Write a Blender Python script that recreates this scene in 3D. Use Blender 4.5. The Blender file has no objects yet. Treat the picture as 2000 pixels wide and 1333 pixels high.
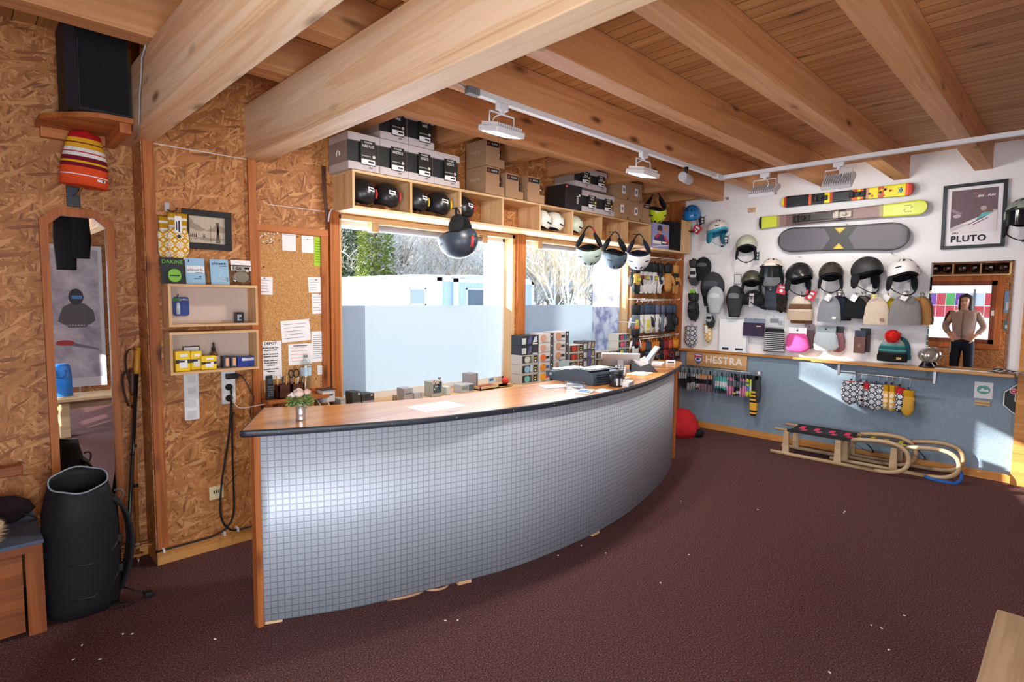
import bpy, bmesh, math, random
from math import sin, cos, pi, radians as R, sqrt
from mathutils import Vector as V, Matrix as Mx
random.seed(7)
SC = bpy.context.scene
COL = SC.collection
# ---------------------------------------------------------------- survey of the room
# camera stands at the origin, 1.6 m up; X runs along the window wall, Y along the white wall, corner at (6.62, 3.78)
FPX, YAW, PIT, ROLL, CH = 1101.54, .7906, .0763, .0102, 1.6
_f = V((cos(YAW), sin(YAW), 0)); _r = V((sin(YAW), -cos(YAW), 0)); _u = V((0, 0, 1))
FW = _f*cos(PIT) - _u*sin(PIT); _u2 = _u*cos(PIT) + _f*sin(PIT)
RT = _r*cos(ROLL) + _u2*sin(ROLL); UP = _u2*cos(ROLL) - _r*sin(ROLL)
CAM = V((0, 0, CH))
def at(px, py, ax, val):
    """where the sight line through a survey point meets the real plane ax = val"""
    d = FW + RT*((px-1000)/FPX) - UP*((py-666.5)/FPX)
    i = 'xyz'.index(ax)
    return CAM + d*((val-CAM[i])/d[i])
XR, YW, YP = 6.62, 3.78, 3.765
def wr(px, py, d=0.0): return at(px, py, 'x', XR-d)      # on the white wall, d metres out
def ww(px, py, d=0.0): return at(px, py, 'y', YW-d)
def wp(px, py, d=0.0): return at(px, py, 'y', YP-d)
RZ = -pi/2                                                 # things on the white wall face -X
# ---------------------------------------------------------------- mesh builder
class MB:
    def __init__(s): s.bm = bmesh.new(); s.mats = []
    def mi(s, m):
        if m not in s.mats: s.mats.append(m)
        return s.mats.index(m)
    def face(s, vs, m, smooth=False):
        try: f = s.bm.faces.new(vs)
        except ValueError: return None
        f.material_index = s.mi(m); f.smooth = smooth
        return f
    def box(s, x0, x1, y0, y1, z0, z1, m, T=None, bev=0, top=None):
        """axis box; top=(sx,sy) scales the upper face about its middle"""
        if x0 > x1: x0, x1 = x1, x0
        if y0 > y1: y0, y1 = y1, y0
        if z0 > z1: z0, z1 = z1, z0
        cx, cy = (x0+x1)/2, (y0+y1)/2
        P = []
        for z in (z0, z1):
            k = top if (top and z == z1) else (1, 1)
            for x, y in ((x0, y0), (x1, y0), (x1, y1), (x0, y1)):
                P.append(V((cx+(x-cx)*k[0], cy+(y-cy)*k[1], z)))
        if T: P = [T @ p for p in P]
        v = [s.bm.verts.new(p) for p in P]
        fs = [s.face([v[i] for i in q], m) for q in ((3, 2, 1, 0), (4, 5, 6, 7), (0, 1, 5, 4), (1, 2, 6, 5), (2, 3, 7, 6), (3, 0, 4, 7))]
        if bev:
            es = {e for f in fs for e in f.edges}
            r = bmesh.ops.bevel(s.bm, geom=list(es), offset=bev, segments=2, affect='EDGES', profile=.6)
            for f in r['faces']: f.smooth = True
        return s
    def tube(s, pts, r, m, seg=8, closed=False, cap=True, flat=None):
        """round bar along pts; r number or list; flat=(a,b) makes a strap of half width a, half thickness b"""
        pts = [V(p) for p in pts]; n = len(pts)
        rs = r if isinstance(r, (list, tuple)) else [r]*n
        rings = []; prev = None
        for i, p in enumerate(pts):
            if closed: t = pts[(i+1) % n] - pts[i-1]
            else: t = pts[min(i+1, n-1)] - pts[max(i-1, 0)]
            if t.length < 1e-9: t = V((0, 0, 1))
            t.normalize()
            if prev is None:
                a = V((0, 0, 1)) if abs(t.z) < .9 else V((0, 1, 0))
                nn = (a - t*a.dot(t)).normalized()
            else:
                nn = prev - t*prev.dot(t)
                nn = nn.normalized() if nn.length > 1e-6 else prev
            prev = nn; b = t.cross(nn)
            ring = []
            for k in range(seg):
                an = 2*pi*k/seg
                if flat: off = nn*(cos(an)*flat[1]) + b*(sin(an)*flat[0])
                else: off = (nn*cos(an) + b*sin(an))*rs[i]
                ring.append(s.bm.verts.new(p+off))
            rings.append(ring)
        m_ = m
        for i in range(n if closed else n-1):
            A, B = rings[i], rings[(i+1) % n]
            for k in range(seg):
                s.face((A[k], A[(k+1) % seg], B[(k+1) % seg], B[k]), m_, True)
        if cap and not closed:
            s.face(rings[0][::-1], m); s.face(rings[-1], m)
        return s
    def lathe(s, prof, m, seg=20, T=None, sx=1, sy=1, power=2, caps=True, wob=None, smooth=True):
        """profile [(r,z[,material])] spun about z; sx, sy squash; power>2 squares the section"""
        rings = []
        for q in prof:
            r, z = q[0], q[1]; ring = []
            for k in range(seg):
                a = 2*pi*k/seg; c, d = cos(a), sin(a)
                if power != 2:
                    w = (abs(c)**power + abs(d)**power)**(-1/power); c, d = c*w, d*w
                rr = r*(1+(wob(a, z) if wob else 0))
                p = V((c*rr*sx, d*rr*sy, z))
                ring.append(s.bm.verts.new(T @ p if T else p))
            rings.append(ring)
        for i in range(len(prof)-1):
            mm = prof[i][2] if len(prof[i]) > 2 else m
            A, B = rings[i], rings[i+1]
            for k in range(seg): s.face((A[k], A[(k+1) % seg], B[(k+1) % seg], B[k]), mm, smooth)
        if caps:
            if prof[0][0] > 1e-5: s.face(rings[0][::-1], prof[0][2] if len(prof[0]) > 2 else m)
            if prof[-1][0] > 1e-5: s.face(rings[-1], prof[-1][2] if len(prof[-1]) > 2 else m)
        return s
    def ball(s, c, r, m, T=None, seg=14, rings=8, sc=(1, 1, 1)):
        pr = [(max(1e-6, r*sin(pi*i/rings)), -r*cos(pi*i/rings)) for i in range(rings+1)]
        M = Mx.Translation(V(c)) @ Mx.Diagonal((sc[0], sc[1], sc[2], 1))
        if T: M = T @ M
        return s.lathe(pr, m, seg, M, caps=False)
    def prism(s, poly, m, d0, d1, T=None, plane='xz', m2=None, smooth=False):
        """polygon extruded from d0 to d1 along the missing axis"""
        def P(a, b, d):
            p = {'xz': V((a, d, b)), 'xy': V((a, b, d)), 'yz': V((d, a, b))}[plane]
            return T @ p if T else p
        A = [s.bm.verts.new(P(a, b, d0)) for a, b in poly]; B = [s.bm.verts.new(P(a, b, d1)) for a, b in poly]
        n = len(poly)
        s.face(A, m); s.face(B[::-1], m2 or m)
        for i in range(n): s.face((A[i], B[i], B[(i+1) % n], A[(i+1) % n]), m2 or m, smooth)
        return s
    def grid(s, fn, nu, nv, m, thick=0, smooth=True, closeu=False):
        """fn(u,v)->point, u,v in 0..1; m may be a function of (u,v)"""
        G = [[s.bm.verts.new(V(fn(i/nu, j/nv))) for j in range(nv+1)] for i in range(nu+(0 if closeu else 1))]
        for i in range(nu):
            i2 = (i+1) % len(G)
            for j in range(nv):
                s.face((G[i][j], G[i2][j], G[i2][j+1], G[i][j+1]), m((i+.5)/nu, (j+.5)/nv) if callable(m) else m, smooth)
        return s
    def text(s, body, size, m, T=None, ext=.0006, align='CENTER', bold=0, squeeze=1, space=1, shear=0):
        """letters standing in the xz plane, facing -y"""
        cu = bpy.data.curves.new('t', 'FONT'); cu.body = body; cu.size = size; cu.extrude = ext
        cu.align_x = align; cu.align_y = 'CENTER'; cu.resolution_u = 2; cu.offset = bold; cu.space_character = space; cu.shear = shear
        ob = bpy.data.objects.new('t', cu)
        me = ob.to_mesh()
        M = Mx.Rotation(pi/2, 4, 'X') @ Mx.Diagonal((squeeze, 1, 1, 1))
        if T: M = T @ M
        mi = s.mi(m); vs = [s.bm.verts.new(M @ v.co) for v in me.vertices]
        for p in me.polygons:
            try:
                f = s.bm.faces.new([vs[i] for i in p.vertices]); f.material_index = mi
            except ValueError: pass
        ob.to_mesh_clear(); bpy.data.objects.remove(ob); bpy.data.curves.remove(cu)
        return s
    def build(s, name, parent=None, loc=(0, 0, 0), rz=0, rx=0, ry=0, recenter=False, mod=None, solid=0, normals=True):
        if recenter:
            loc = V(recenter)
            bmesh.ops.translate(s.bm, vec=-loc, verts=s.bm.verts)
        if normals: bmesh.ops.recalc_face_normals(s.bm, faces=s.bm.faces)
        me = bpy.data.meshes.new(name); s.bm.to_mesh(me); s.bm.free()
        for m in s.mats: me.materials.append(m)
        o = bpy.data.objects.new(name, me); COL.objects.link(o)
        o.location = loc; o.rotation_euler = (rx, ry, rz)
        if parent: o.parent = parent
        if solid:
            k = o.modifiers.new('s', 'SOLIDIFY'); k.thickness = solid; k.offset = 0
        if mod: 
            k = o.modifiers.new('b', 'SUBSURF'); k.levels = mod; k.render_levels = mod
        return o
def tag(o, label=None, cat=None, group=None, kind=None):
    if label: o['label'] = label
    if cat: o['category'] = cat
    if group: o['group'] = group
    if kind: o['kind'] = kind
    return o
def thing(name, label, cat, loc=(0, 0, 0), rz=0, group=None, rx=0, ry=0):
    o = bpy.data.objects.new(name, None); COL.objects.link(o)
    o.location = loc; o.rotation_euler = (rx, ry, rz); o.empty_display_size = .05
    return tag(o, label, cat, group)
def struct(name, mb, **k): return tag(mb.build(name, **k), kind='structure')
def dup(root, label=None, group=None, loc=None, rz=None):
    """a copy of a thing with copies of its parts and sub-parts"""
    r = root.copy(); COL.objects.link(r)
    for ch in list(root.children):
        c = ch.copy(); COL.objects.link(c); c.parent = r
        for g in list(ch.children):
            d = g.copy(); COL.objects.link(d); d.parent = c
    if loc is not None: r.location = loc
    if rz is not None: r.rotation_euler[2] = rz
    if label: r['label'] = label
    if group: r['group'] = group
    return r
def rrect(w, h, r, n=4, cx=0, cz=0):
    o = []
    for k, (sx, sz) in enumerate(((1, 1), (-1, 1), (-1, -1), (1, -1))):
        for i in range(n+1):
            a = pi/2*k + pi/2*i/n
            o.append((cx+sx*(w/2-r)+r*cos(a), cz+sz*(h/2-r)+r*sin(a)))
    return o
def Tr(x=0, y=0, z=0): return Mx.Translation((x, y, z))
def Ro(a, ax): return Mx.Rotation(a, 4, ax)
def bez(p0, p1, p2, p3, n=10):
    p0, p1, p2, p3 = map(V, (p0, p1, p2, p3))
    return [p0*(1-t)**3 + p1*3*t*(1-t)**2 + p2*3*t*t*(1-t) + p3*t**3 for t in [i/n for i in range(n+1)]]
# ---------------------------------------------------------------- materials
def srgb(r, g, b):
    f = lambda c: (c/255/12.92) if c/255 <= .04045 else ((c/255+.055)/1.055)**2.4
    return (f(r), f(g), f(b), 1)
class NT:
    def __init__(s, name, rough=.5, metal=0, spec=.5, coat=0):
        s.mat = bpy.data.materials.new(name); s.mat.use_nodes = True
        s.t = s.mat.node_tree; s.n = s.t.nodes; s.b = s.n['Principled BSDF']
        s.b.inputs['Roughness'].default_value = rough; s.b.inputs['Metallic'].default_value = metal
        s.b.inputs['Specular IOR Level'].default_value = spec; s.b.inputs['Coat Weight'].default_value = coat
        s.b.inputs['Coat Roughness'].default_value = .15
    def N(s, t, **k):
        n = s.n.new(t)
        for a, v in k.items():
            if a in n.inputs.keys(): s.set(n, a, v)
            else: setattr(n, a, v)
        return n
    def set(s, n, a, v):
        if hasattr(v, 'links') or isinstance(v, bpy.types.NodeSocket): s.t.links.new(v, n.inputs[a])
        else: n.inputs[a].default_value = v
    def math(s, op, a, b=0.0, c=0.0):
        n = s.n.new('ShaderNodeMath'); n.operation = op
        for i, v in enumerate((a, b, c)):
            if isinstance(v, bpy.types.NodeSocket): s.t.links.new(v, n.inputs[i])
            else: n.inputs[i].default_value = v
        return n.outputs[0]
    def pos(s): return s.N('ShaderNodeNewGeometry').outputs['Position']
    def obj(s): return s.N('ShaderNodeTexCoord').outputs['Object']
    def uv(s): return s.N('ShaderNodeTexCoord').outputs['UV']
    def sep(s, v):
        n = s.N('ShaderNodeSeparateXYZ'); s.t.links.new(v, n.inputs[0]); return n.outputs
    def comb(s, x=0.0, y=0.0, z=0.0):
        n = s.n.new('ShaderNodeCombineXYZ')
        for i, v in enumerate((x, y, z)):
            if isinstance(v, bpy.types.NodeSocket): s.t.links.new(v, n.inputs[i])
            else: n.inputs[i].default_value = v
        return n.outputs[0]
    def map(s, v, scale=(1, 1, 1), rot=(0, 0, 0), loc=(0, 0, 0)):
        n = s.N('ShaderNodeMapping'); s.t.links.new(v, n.inputs[0])
        n.inputs['Location'].default_value = loc; n.inputs['Rotation'].default_value = rot; n.inputs['Scale'].default_value = scale
        return n.outputs[0]
    def noise(s, v, scale, detail=3, rough=.5, dist=0.0):
        n = s.N('ShaderNodeTexNoise'); s.t.links.new(v, n.inputs['Vector'])
        n.inputs['Scale'].default_value = scale; n.inputs['Detail'].default_value = detail
        n.inputs['Roughness'].default_value = rough; n.inputs['Distortion'].default_value = dist
        return n.outputs['Fac']
    def vor(s, v, scale, out='Distance', feat='F1', rnd=1.0):
        n = s.N('ShaderNodeTexVoronoi', feature=feat); s.t.links.new(v, n.inputs['Vector'])
        n.inputs['Scale'].default_value = scale; n.inputs['Randomness'].default_value = rnd
        return n.outputs[out]
    def ramp(s, f, stops, interp='LINEAR'):
        n = s.N('ShaderNodeValToRGB'); s.t.links.new(f, n.inputs[0]); n.color_ramp.interpolation = interp
        e = n.color_ramp.elements
        while len(e) < len(stops): e.new(.5)
        for i, (p, c) in enumerate(stops): e[i].position = p; e[i].color = c if len(c) == 4 else (*c, 1)
        return n.outputs[0]
    def mix(s, f, a, b, mode='MIX'):
        n = s.N('ShaderNodeMix', data_type='RGBA', blend_type=mode)
        for i, v in ((0, f), (6, a), (7, b)):
            if isinstance(v, bpy.types.NodeSocket): s.t.links.new(v, n.inputs[i])
            else: n.inputs[i].default_value = v
        return n.outputs[2]
    def color(s, c):
        if isinstance(c, bpy.types.NodeSocket): s.t.links.new(c, s.b.inputs['Base Color'])
        else: s.b.inputs['Base Color'].default_value = c
        return s
    def bump(s, h, strength=.3, dist=.01):
        n = s.N('ShaderNodeBump'); s.t.links.new(h, n.inputs['Height'])
        n.inputs['Strength'].default_value = strength; n.inputs['Distance'].default_value = dist
        s.t.links.new(n.outputs[0], s.b.inputs['Normal']); return s
_flat = {}
def flat(r, g, b, rough=.55, metal=0, spec=.5, coat=0):
    k = (r, g, b, rough, metal, coat)
    if k not in _flat:
        _flat[k] = NT('paint_%d_%d_%d_%d' % (r, g, b, int(rough*100)), rough, metal, spec, coat).color(srgb(r, g, b)).mat
    return _flat[k]
_cloth = {}
def cloth(r, g, b, rib=0, rough=.9, amt=.18):
    """knit or woven cloth: noise mottling; rib = ribs per metre in object x"""
    k = (r, g, b, rib, amt)
    if k in _cloth: return _cloth[k]
    t = NT('cloth_%d_%d_%d' % (r, g, b), rough, 0, .2); p = t.obj()
    n = t.noise(p, 260, 2, .6)
    c = srgb(r, g, b); lo = tuple(x*(1-amt*1.6) for x in c[:3])+(1,); hi = tuple(min(1, x*(1+amt)+.004) for x in c[:3])+(1,)
    t.color(t.ramp(n, [(.3, lo), (.7, hi)]))
    if rib:
        x = t.sep(p)[0]
        t.bump(t.math('SINE', t.math('MULTIPLY', x, rib*2*pi)), .6, .003)
    else: t.bump(n, .4, .002)
    _cloth[k] = t.mat
    return t.mat
def pine(name, light, mid, dark, axis, rough=.55, knots=1.0, ring=1.0, coat=0, gap=None, scale=1.0):
    """softwood with grain along axis, knots; gap=(axis, width) scores board joints"""
    t = NT(name, rough, 0, .4, coat); p = t.pos()
    i = 'xyz'.index(axis)
    sc = [1, 1, 1]; sc[i] = .045
    if gap:
        j = 'xyz'.index(gap[0]); comp = t.sep(p)[j]
        cell = t.math('FLOOR', t.math('DIVIDE', comp, gap[1]))
        off = t.comb(*[t.math('MULTIPLY', cell, 7.31) if q == i else (t.math('MULTIPLY', cell, 1.7) if q == (3-i-j) else 0.0) for q in range(3)])
        ad = t.N('ShaderNodeVectorMath', operation='ADD'); t.t.links.new(p, ad.inputs[0]); t.t.links.new(off, ad.inputs[1]); p = ad.outputs[0]
    q = t.map(p, tuple(x*scale for x in sc))
    g1 = t.noise(q, 9, 4, .55, .6); g2 = t.noise(t.map(p, tuple((x if x == 1 else .02)*scale for x in sc)), 90, 3, .6)
    w = t.math('SINE', t.math('MULTIPLY', g1, 46*ring))
    f = t.math('ADD', t.math('MULTIPLY', g1, .75), t.math('ADD', t.math('MULTIPLY', w, .05), t.math('MULTIPLY', g2, .22)))
    c = t.ramp(f, [(.28, dark), (.5, mid), (.72, light)])
    ks = [1, 1, 1]; ks[i] = .34
    kp = t.map(p, tuple(ks))
    kd = t.vor(kp, 6.5*scale); kr = t.sep(t.vor(kp, 6.5*scale, 'Color'))[0]
    kn = t.noise(p, 30, 2)
    kd = t.math('ADD', kd, t.math('MULTIPLY', kn, .05))
    km = t.math('MULTIPLY', t.math('LESS_THAN', kr, .8*knots), t.math('SUBTRACT', 1.0, t.math('SMOOTH_MIN', t.math('MULTIPLY', kd, 4.4), 1.0, .15)))
    km2 = t.math('MAXIMUM', t.math('MINIMUM', t.math('MULTIPLY', km, 1.6), 1.0), 0.0)
    c = t.mix(km2, c, tuple(x*.35 for x in dark[:3])+(1,))
    if gap:
        fr = t.math('FRACT', t.math('DIVIDE', comp, gap[1]))
        tone = t.noise(t.comb(cell, 3.3, 0.0), 5.1, 0)
        c = t.mix(t.math('MULTIPLY', t.math('SUBTRACT', tone, .35), .9), c, dark)
        ln = t.math('LESS_THAN', t.math('ABSOLUTE', t.math('SUBTRACT', fr, .5)), .475)
        c = t.mix(ln, tuple(x*.12 for x in dark[:3])+(1,), c)
        t.bump(ln, .5, .006)
    else: t.bump(f, .15, .004)
    t.color(c)
    return t.mat
def osb(name, cols, dirt):
    t = NT(name, .55, 0, .4); p = t.sep(t.pos())
    u = t.comb(t.math('ADD', p[0], p[1]), p[2], 0.0)
    wob = t.N('ShaderNodeVectorMath', operation='SCALE'); nz = t.N('ShaderNodeTexNoise'); t.t.links.new(u, nz.inputs[0]); nz.inputs['Scale'].default_value = 9
    t.t.links.new(nz.outputs['Color'], wob.inputs[0]); wob.inputs['Scale'].default_value = .018
    ad = t.N('ShaderNodeVectorMath', operation='ADD'); t.t.links.new(u, ad.inputs[0]); t.t.links.new(wob.outputs[0], ad.inputs[1]); u2 = ad.outputs[0]
    lay = []
    for k, (a, sx, sy) in enumerate(((.3, 11, 78), (1.05, 10, 68), (1.75, 12, 85), (2.45, 10, 74), (2.95, 9, 60))):
        m = t.map(u2, (1, 1, 1), (0, 0, a), (k*.37, k*.71, 0)); m = t.map(m, (sx, sy, 1))
        col = t.sep(t.vor(m, 1.0, 'Color'))
        gr = t.noise(t.map(m, (.5, 5, 1)), 1.4, 2)
        val = t.math('ADD', t.math('MULTIPLY', col[0], .62), t.math('MULTIPLY', gr, .38))
        lay.append((t.ramp(val, cols), col[1]))
    c = lay[0][0]; h = lay[0][1]
    for k in range(1, 5):
        sel = t.math('GREATER_THAN', lay[k][1], (0, .5, .64, .74, .8)[k])
        c = t.mix(sel, c, lay[k][0]); h = t.math('MAXIMUM', h, t.math('MULTIPLY', sel, lay[k][1]))
    sp = t.noise(u, 60, 2, .7)
    c = t.mix(t.math('GREATER_THAN', sp, .72), c, dirt)
    t.color(c).bump(h, .25, .004)
    return t.mat
OSB = osb('osb_board', [(.12, srgb(112, 64, 32)), (.32, srgb(168, 106, 56)), (.62, srgb(188, 126, 72)), (.9, srgb(222, 168, 110))], srgb(78, 40, 20))
GLU = {a: pine('glulam_'+a, srgb(236, 210, 180), srgb(224, 188, 150), srgb(198, 152, 110), a) for a in 'xyz'}
RAF = {a: pine('rafter_'+a, srgb(218, 164, 116), srgb(200, 142, 94), srgb(172, 114, 70), a, knots=.9) for a in 'xy'}
CEIL = pine('ceiling_planks', srgb(222, 172, 116), srgb(204, 148, 92), srgb(168, 110, 62), 'y', knots=.8, gap=('x', .094))
TRIM = {a: pine('larch_trim_'+a, srgb(205, 132, 74), srgb(182, 106, 52), srgb(140, 72, 30), a, knots=.6, ring=1.3) for a in 'xyz'}
SHELFW = {a: pine('spruce_shelf_'+a, srgb(236, 204, 162), srgb(220, 180, 132), srgb(190, 144, 96), a, knots=.5) for a in 'xyz'}
OAKX = pine('oak_ledge', srgb(206, 158, 98), srgb(180, 126, 70), srgb(140, 88, 42), 'y', rough=.35, knots=.2)
BASEW = {a: pine('baseboard_'+a, srgb(224, 166, 98), srgb(206, 142, 74), srgb(170, 104, 46), a, knots=.5) for a in 'xy'}
TOPW = pine('counter_top_wood', srgb(226, 166, 98), srgb(208, 142, 76), srgb(180, 108, 50), 'x', rough=.28, knots=.3, coat=.5)
def _carpet():
    t = NT('carpet', .95, 0, .1); p = t.pos()
    n = t.noise(p, 130, 3, .8); n2 = t.noise(p, 300, 2, .7); big = t.noise(p, 1.3, 2)
    f = t.math('ADD', t.math('MULTIPLY', n, .6), t.math('MULTIPLY', n2, .4))
    c = t.ramp(f, [(.36, srgb(26, 12, 15)), (.5, srgb(88, 54, 58)), (.6, srgb(150, 114, 110)), (.68, srgb(206, 182, 176))])
    c = t.mix(t.math('MULTIPLY', big, .35), c, srgb(88, 66, 60))
    t.color(c).bump(f, .8, .006); return t.mat
CARPET = _carpet()
def _plaster():
    t = NT('white_plaster', .8, 0, .2); p = t.pos()
    n = t.noise(t.map(p, (1, 1, 3)), 55, 3); t.color(t.ramp(n, [(.2, srgb(226, 224, 228)), (.8, srgb(240, 238, 240))])).bump(n, .25, .004); return t.mat
PLASTER = _plaster()
def _felt():
    t = NT('blue_wall_felt', .95, 0, .1); p = t.pos()
    n = t.noise(t.map(p, (1, 1, 2.2)), 120, 3, .7); b = t.noise(p, 3, 2)
    c = t.ramp(n, [(.25, srgb(104, 122, 140)), (.75, srgb(158, 174, 188))]); t.color(t.mix(t.math('MULTIPLY', b, .3), c, srgb(120, 146, 172))).bump(n, .3, .003); return t.mat
FELT = _felt()
def _panel():
    t = NT('embossed_counter_panel', .5, .3, .5); u = t.sep(t.uv())
    def edge(c):
        f = t.math('FRACT', t.math('DIVIDE', c, .0315))
        d = t.math('ABSOLUTE', t.math('SUBTRACT', f, .5))
        return t.math('MINIMUM', t.math('MAXIMUM', t.math('MULTIPLY', t.math('SUBTRACT', .44, d), 12.0), 0.0), 1.0)
    def edge2(c):
        f = t.math('FRACT', t.math('DIVIDE', c, .0315))
        d = t.math('ABSOLUTE', t.math('SUBTRACT', f, .5))
        return t.math('MINIMUM', t.math('MAXIMUM', t.math('MULTIPLY', t.math('SUBTRACT', d, .24), 20.0), 0.0), 1.0)
    h = t.math('MULTIPLY', edge(u[0]), edge(u[1]))
    rim = t.math('MULTIPLY', h, t.math('MAXIMUM', edge2(u[0]), edge2(u[1])))
    c = t.mix(h, srgb(160, 168, 180), srgb(192, 201, 212)); c = t.mix(t.math('MULTIPLY', rim, .3), c, srgb(206, 214, 224))
    t.color(c).bump(t.math('SUBTRACT', h, t.math('MULTIPLY', rim, -.25)), .2, .004); return t.mat
PANEL = _panel()
def _cork():
    t = NT('cork', .9, 0, .1); p = t.pos(); n = t.noise(p, 160, 3, .7); v = t.vor(p, 140)
    f = t.math('ADD', t.math('MULTIPLY', n, .7), t.math('MULTIPLY', v, .3))
    t.color(t.ramp(f, [(.3, srgb(146, 98, 54)), (.48, srgb(190, 140, 88)), (.7, srgb(214, 168, 116))])).bump(n, .2, .002); return t.mat
CORK = _cork()
def _mirror():
    return NT('mirror_silver', .0, 1, .5).color((.86, .88, .88, 1)).mat
MIRROR = _mirror()
def _glass(name='window_glass', tint=(.97, .99, 1, 1), base=.04):
    m = bpy.data.materials.new(name); m.use_nodes = True; t = m.node_tree; t.nodes.clear()
    o = t.nodes.new('ShaderNodeOutputMaterial'); a = t.nodes.new('ShaderNodeBsdfTransparent'); g = t.nodes.new('ShaderNodeBsdfGlossy'); x = t.nodes.new('ShaderNodeMixShader'); f = t.nodes.new('ShaderNodeLayerWeight'); p = t.nodes.new('ShaderNodeMath'); q = t.nodes.new('ShaderNodeMath')
    a.inputs[0].default_value = tint; g.inputs['Roughness'].default_value = 0; f.inputs[0].default_value = .5
    p.operation = 'POWER'; p.inputs[1].default_value = 5; q.operation = 'MULTIPLY_ADD'; q.inputs[1].default_value = .9; q.inputs[2].default_value = base
    t.links.new(f.outputs['Facing'], p.inputs[0]); t.links.new(p.outputs[0], q.inputs[0]); t.links.new(q.outputs[0], x.inputs[0]); t.links.new(a.outputs[0], x.inputs[1]); t.links.new(g.outputs[0], x.inputs[2]); t.links.new(x.outputs[0], o.inputs[0])
    return m
GLASS = _glass()
def _film():
    m = bpy.data.materials.new('frosted_film'); m.use_nodes = True; t = m.node_tree; t.nodes.clear()
    o = t.nodes.new('ShaderNodeOutputMaterial'); a = t.nodes.new('ShaderNodeBsdfTranslucent'); d = t.nodes.new('ShaderNodeBsdfDiffuse'); x = t.nodes.new('ShaderNodeMixShader')
    a.inputs[0].default_value = (.152, .188, .216, 1); d.inputs[0].default_value = (.8, .85, .9, 1); x.inputs[0].default_value = .22
    t.links.new(a.outputs[0], x.inputs[1]); t.links.new(d.outputs[0], x.inputs[2]); t.links.new(x.outputs[0], o.inputs[0])
    return m
FILM = _film()
def clear(name, tint=(.93, .96, .97, 1), base=.08): return _glass(name, tint, base)
PLASTIC = clear('clear_plastic')
def emis(name, col, st):
    t = NT(name, .4); t.color(col); t.b.inputs['Emission Color'].default_value = col; t.b.inputs['Emission Strength'].default_value = st; return t.mat
WHITE = flat(236, 236, 238, .5); PAPER = flat(240, 238, 240, .8); BLACK = flat(22, 22, 24, .5); BLACKM = flat(20, 20, 22, .75)
INK = flat(40, 42, 50, .8); INKG = flat(120, 124, 134, .8); CHROME = NT('chrome', .18, 1).color((.75, .76, .78, 1)).mat; STEEL = NT('steel', .35, 1).color((.55, .56, .58, 1)).mat
WHITEP = flat(232, 232, 232, .35); KRAFT = None
def _kraft():
    t = NT('kraft_cardboard', .85, 0, .2); p = t.obj(); n = t.noise(t.map(p, (1, 1, .2)), 180, 2)
    t.color(t.ramp(n, [(.2, srgb(158, 122, 92)), (.8, srgb(184, 148, 116))])); return t.mat
KRAFT = _kraft()
# ---------------------------------------------------------------- the room
b = MB(); b.box(-.95, 6.75, -2.7, 4.15, -.1, 0, CARPET); struct('floor', b)
b = MB(); b.box(-.95, 6.75, -2.7, 4.15, 3.01, 3.12, CEIL); struct('ceiling', b)
b = MB(); b.box(XR, 6.76, -2.7, 4.12, .955, 3.01, PLASTER); b.box(XR, 6.76, -2.7, 4.12, 0, .955, FELT); struct('wall_right', b)
W1, W2 = (1.975, 3.77), (3.885, 5.68); ZS, ZH = .80, 2.185
b = MB()
b.box(1.36, W1[0], YW, 4.12, 0, 3.01, OSB); b.box(W1[1], W2[0], YW, 4.12, 0, 3.01, OSB); b.box(W2[1], XR, YW, 4.12, 0, 3.01, OSB)
for a, c in (W1, W2):
    b.box(a, c, YW, 4.12, 0, ZS-.03, OSB); b.box(a, c, YW, 4.12, ZH, 3.01, OSB)
struct('wall_back', b)
b = MB(); b.box(.80, 1.36, YP, 4.12, 0, 3.01, OSB); struct('wall_pier', b)
b = MB(); b.box(-.95, .80, 3.98, 4.12, 0, 3.01, OSB); struct('wall_mirror', b)
# left wall with a window and a glazed door, front wall with a window
LX = -.85; LW = (1.17, 2.5, .86, 2.06); LD = (.1, 1.0, .02, 2.02); FW_ = (-.62, .78, .3, 2.2)
b = MB()
b.box(LX-.1, LX, -2.7, LD[0], 0, 3.01, OSB); b.box(LX-.1, LX, LD[1], LW[0], 0, 3.01, OSB); b.box(LX-.1, LX, LW[1], 4.0, 0, 3.01, OSB)
b.box(LX-.1, LX, LD[0], LD[1], LD[3], 3.01, OSB); b.box(LX-.1, LX, LW[0], LW[1], LW[3], 3.01, OSB); b.box(LX-.1, LX, LW[0], LW[1], 0, LW[2], OSB)
struct('wall_left', b)
b = MB(); y0 = -2.6
b.box(-.95, FW_[0], y0-.1, y0, 0, 3.01, OSB); b.box(FW_[1], 6.7, y0-.1, y0, 0, 3.01, OSB); b.box(FW_[0], FW_[1], y0-.1, y0, 0, FW_[2], OSB); b.box(FW_[0], FW_[1], y0-.1, y0, FW_[3], 3.01, OSB)
struct('wall_front', b)
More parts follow.
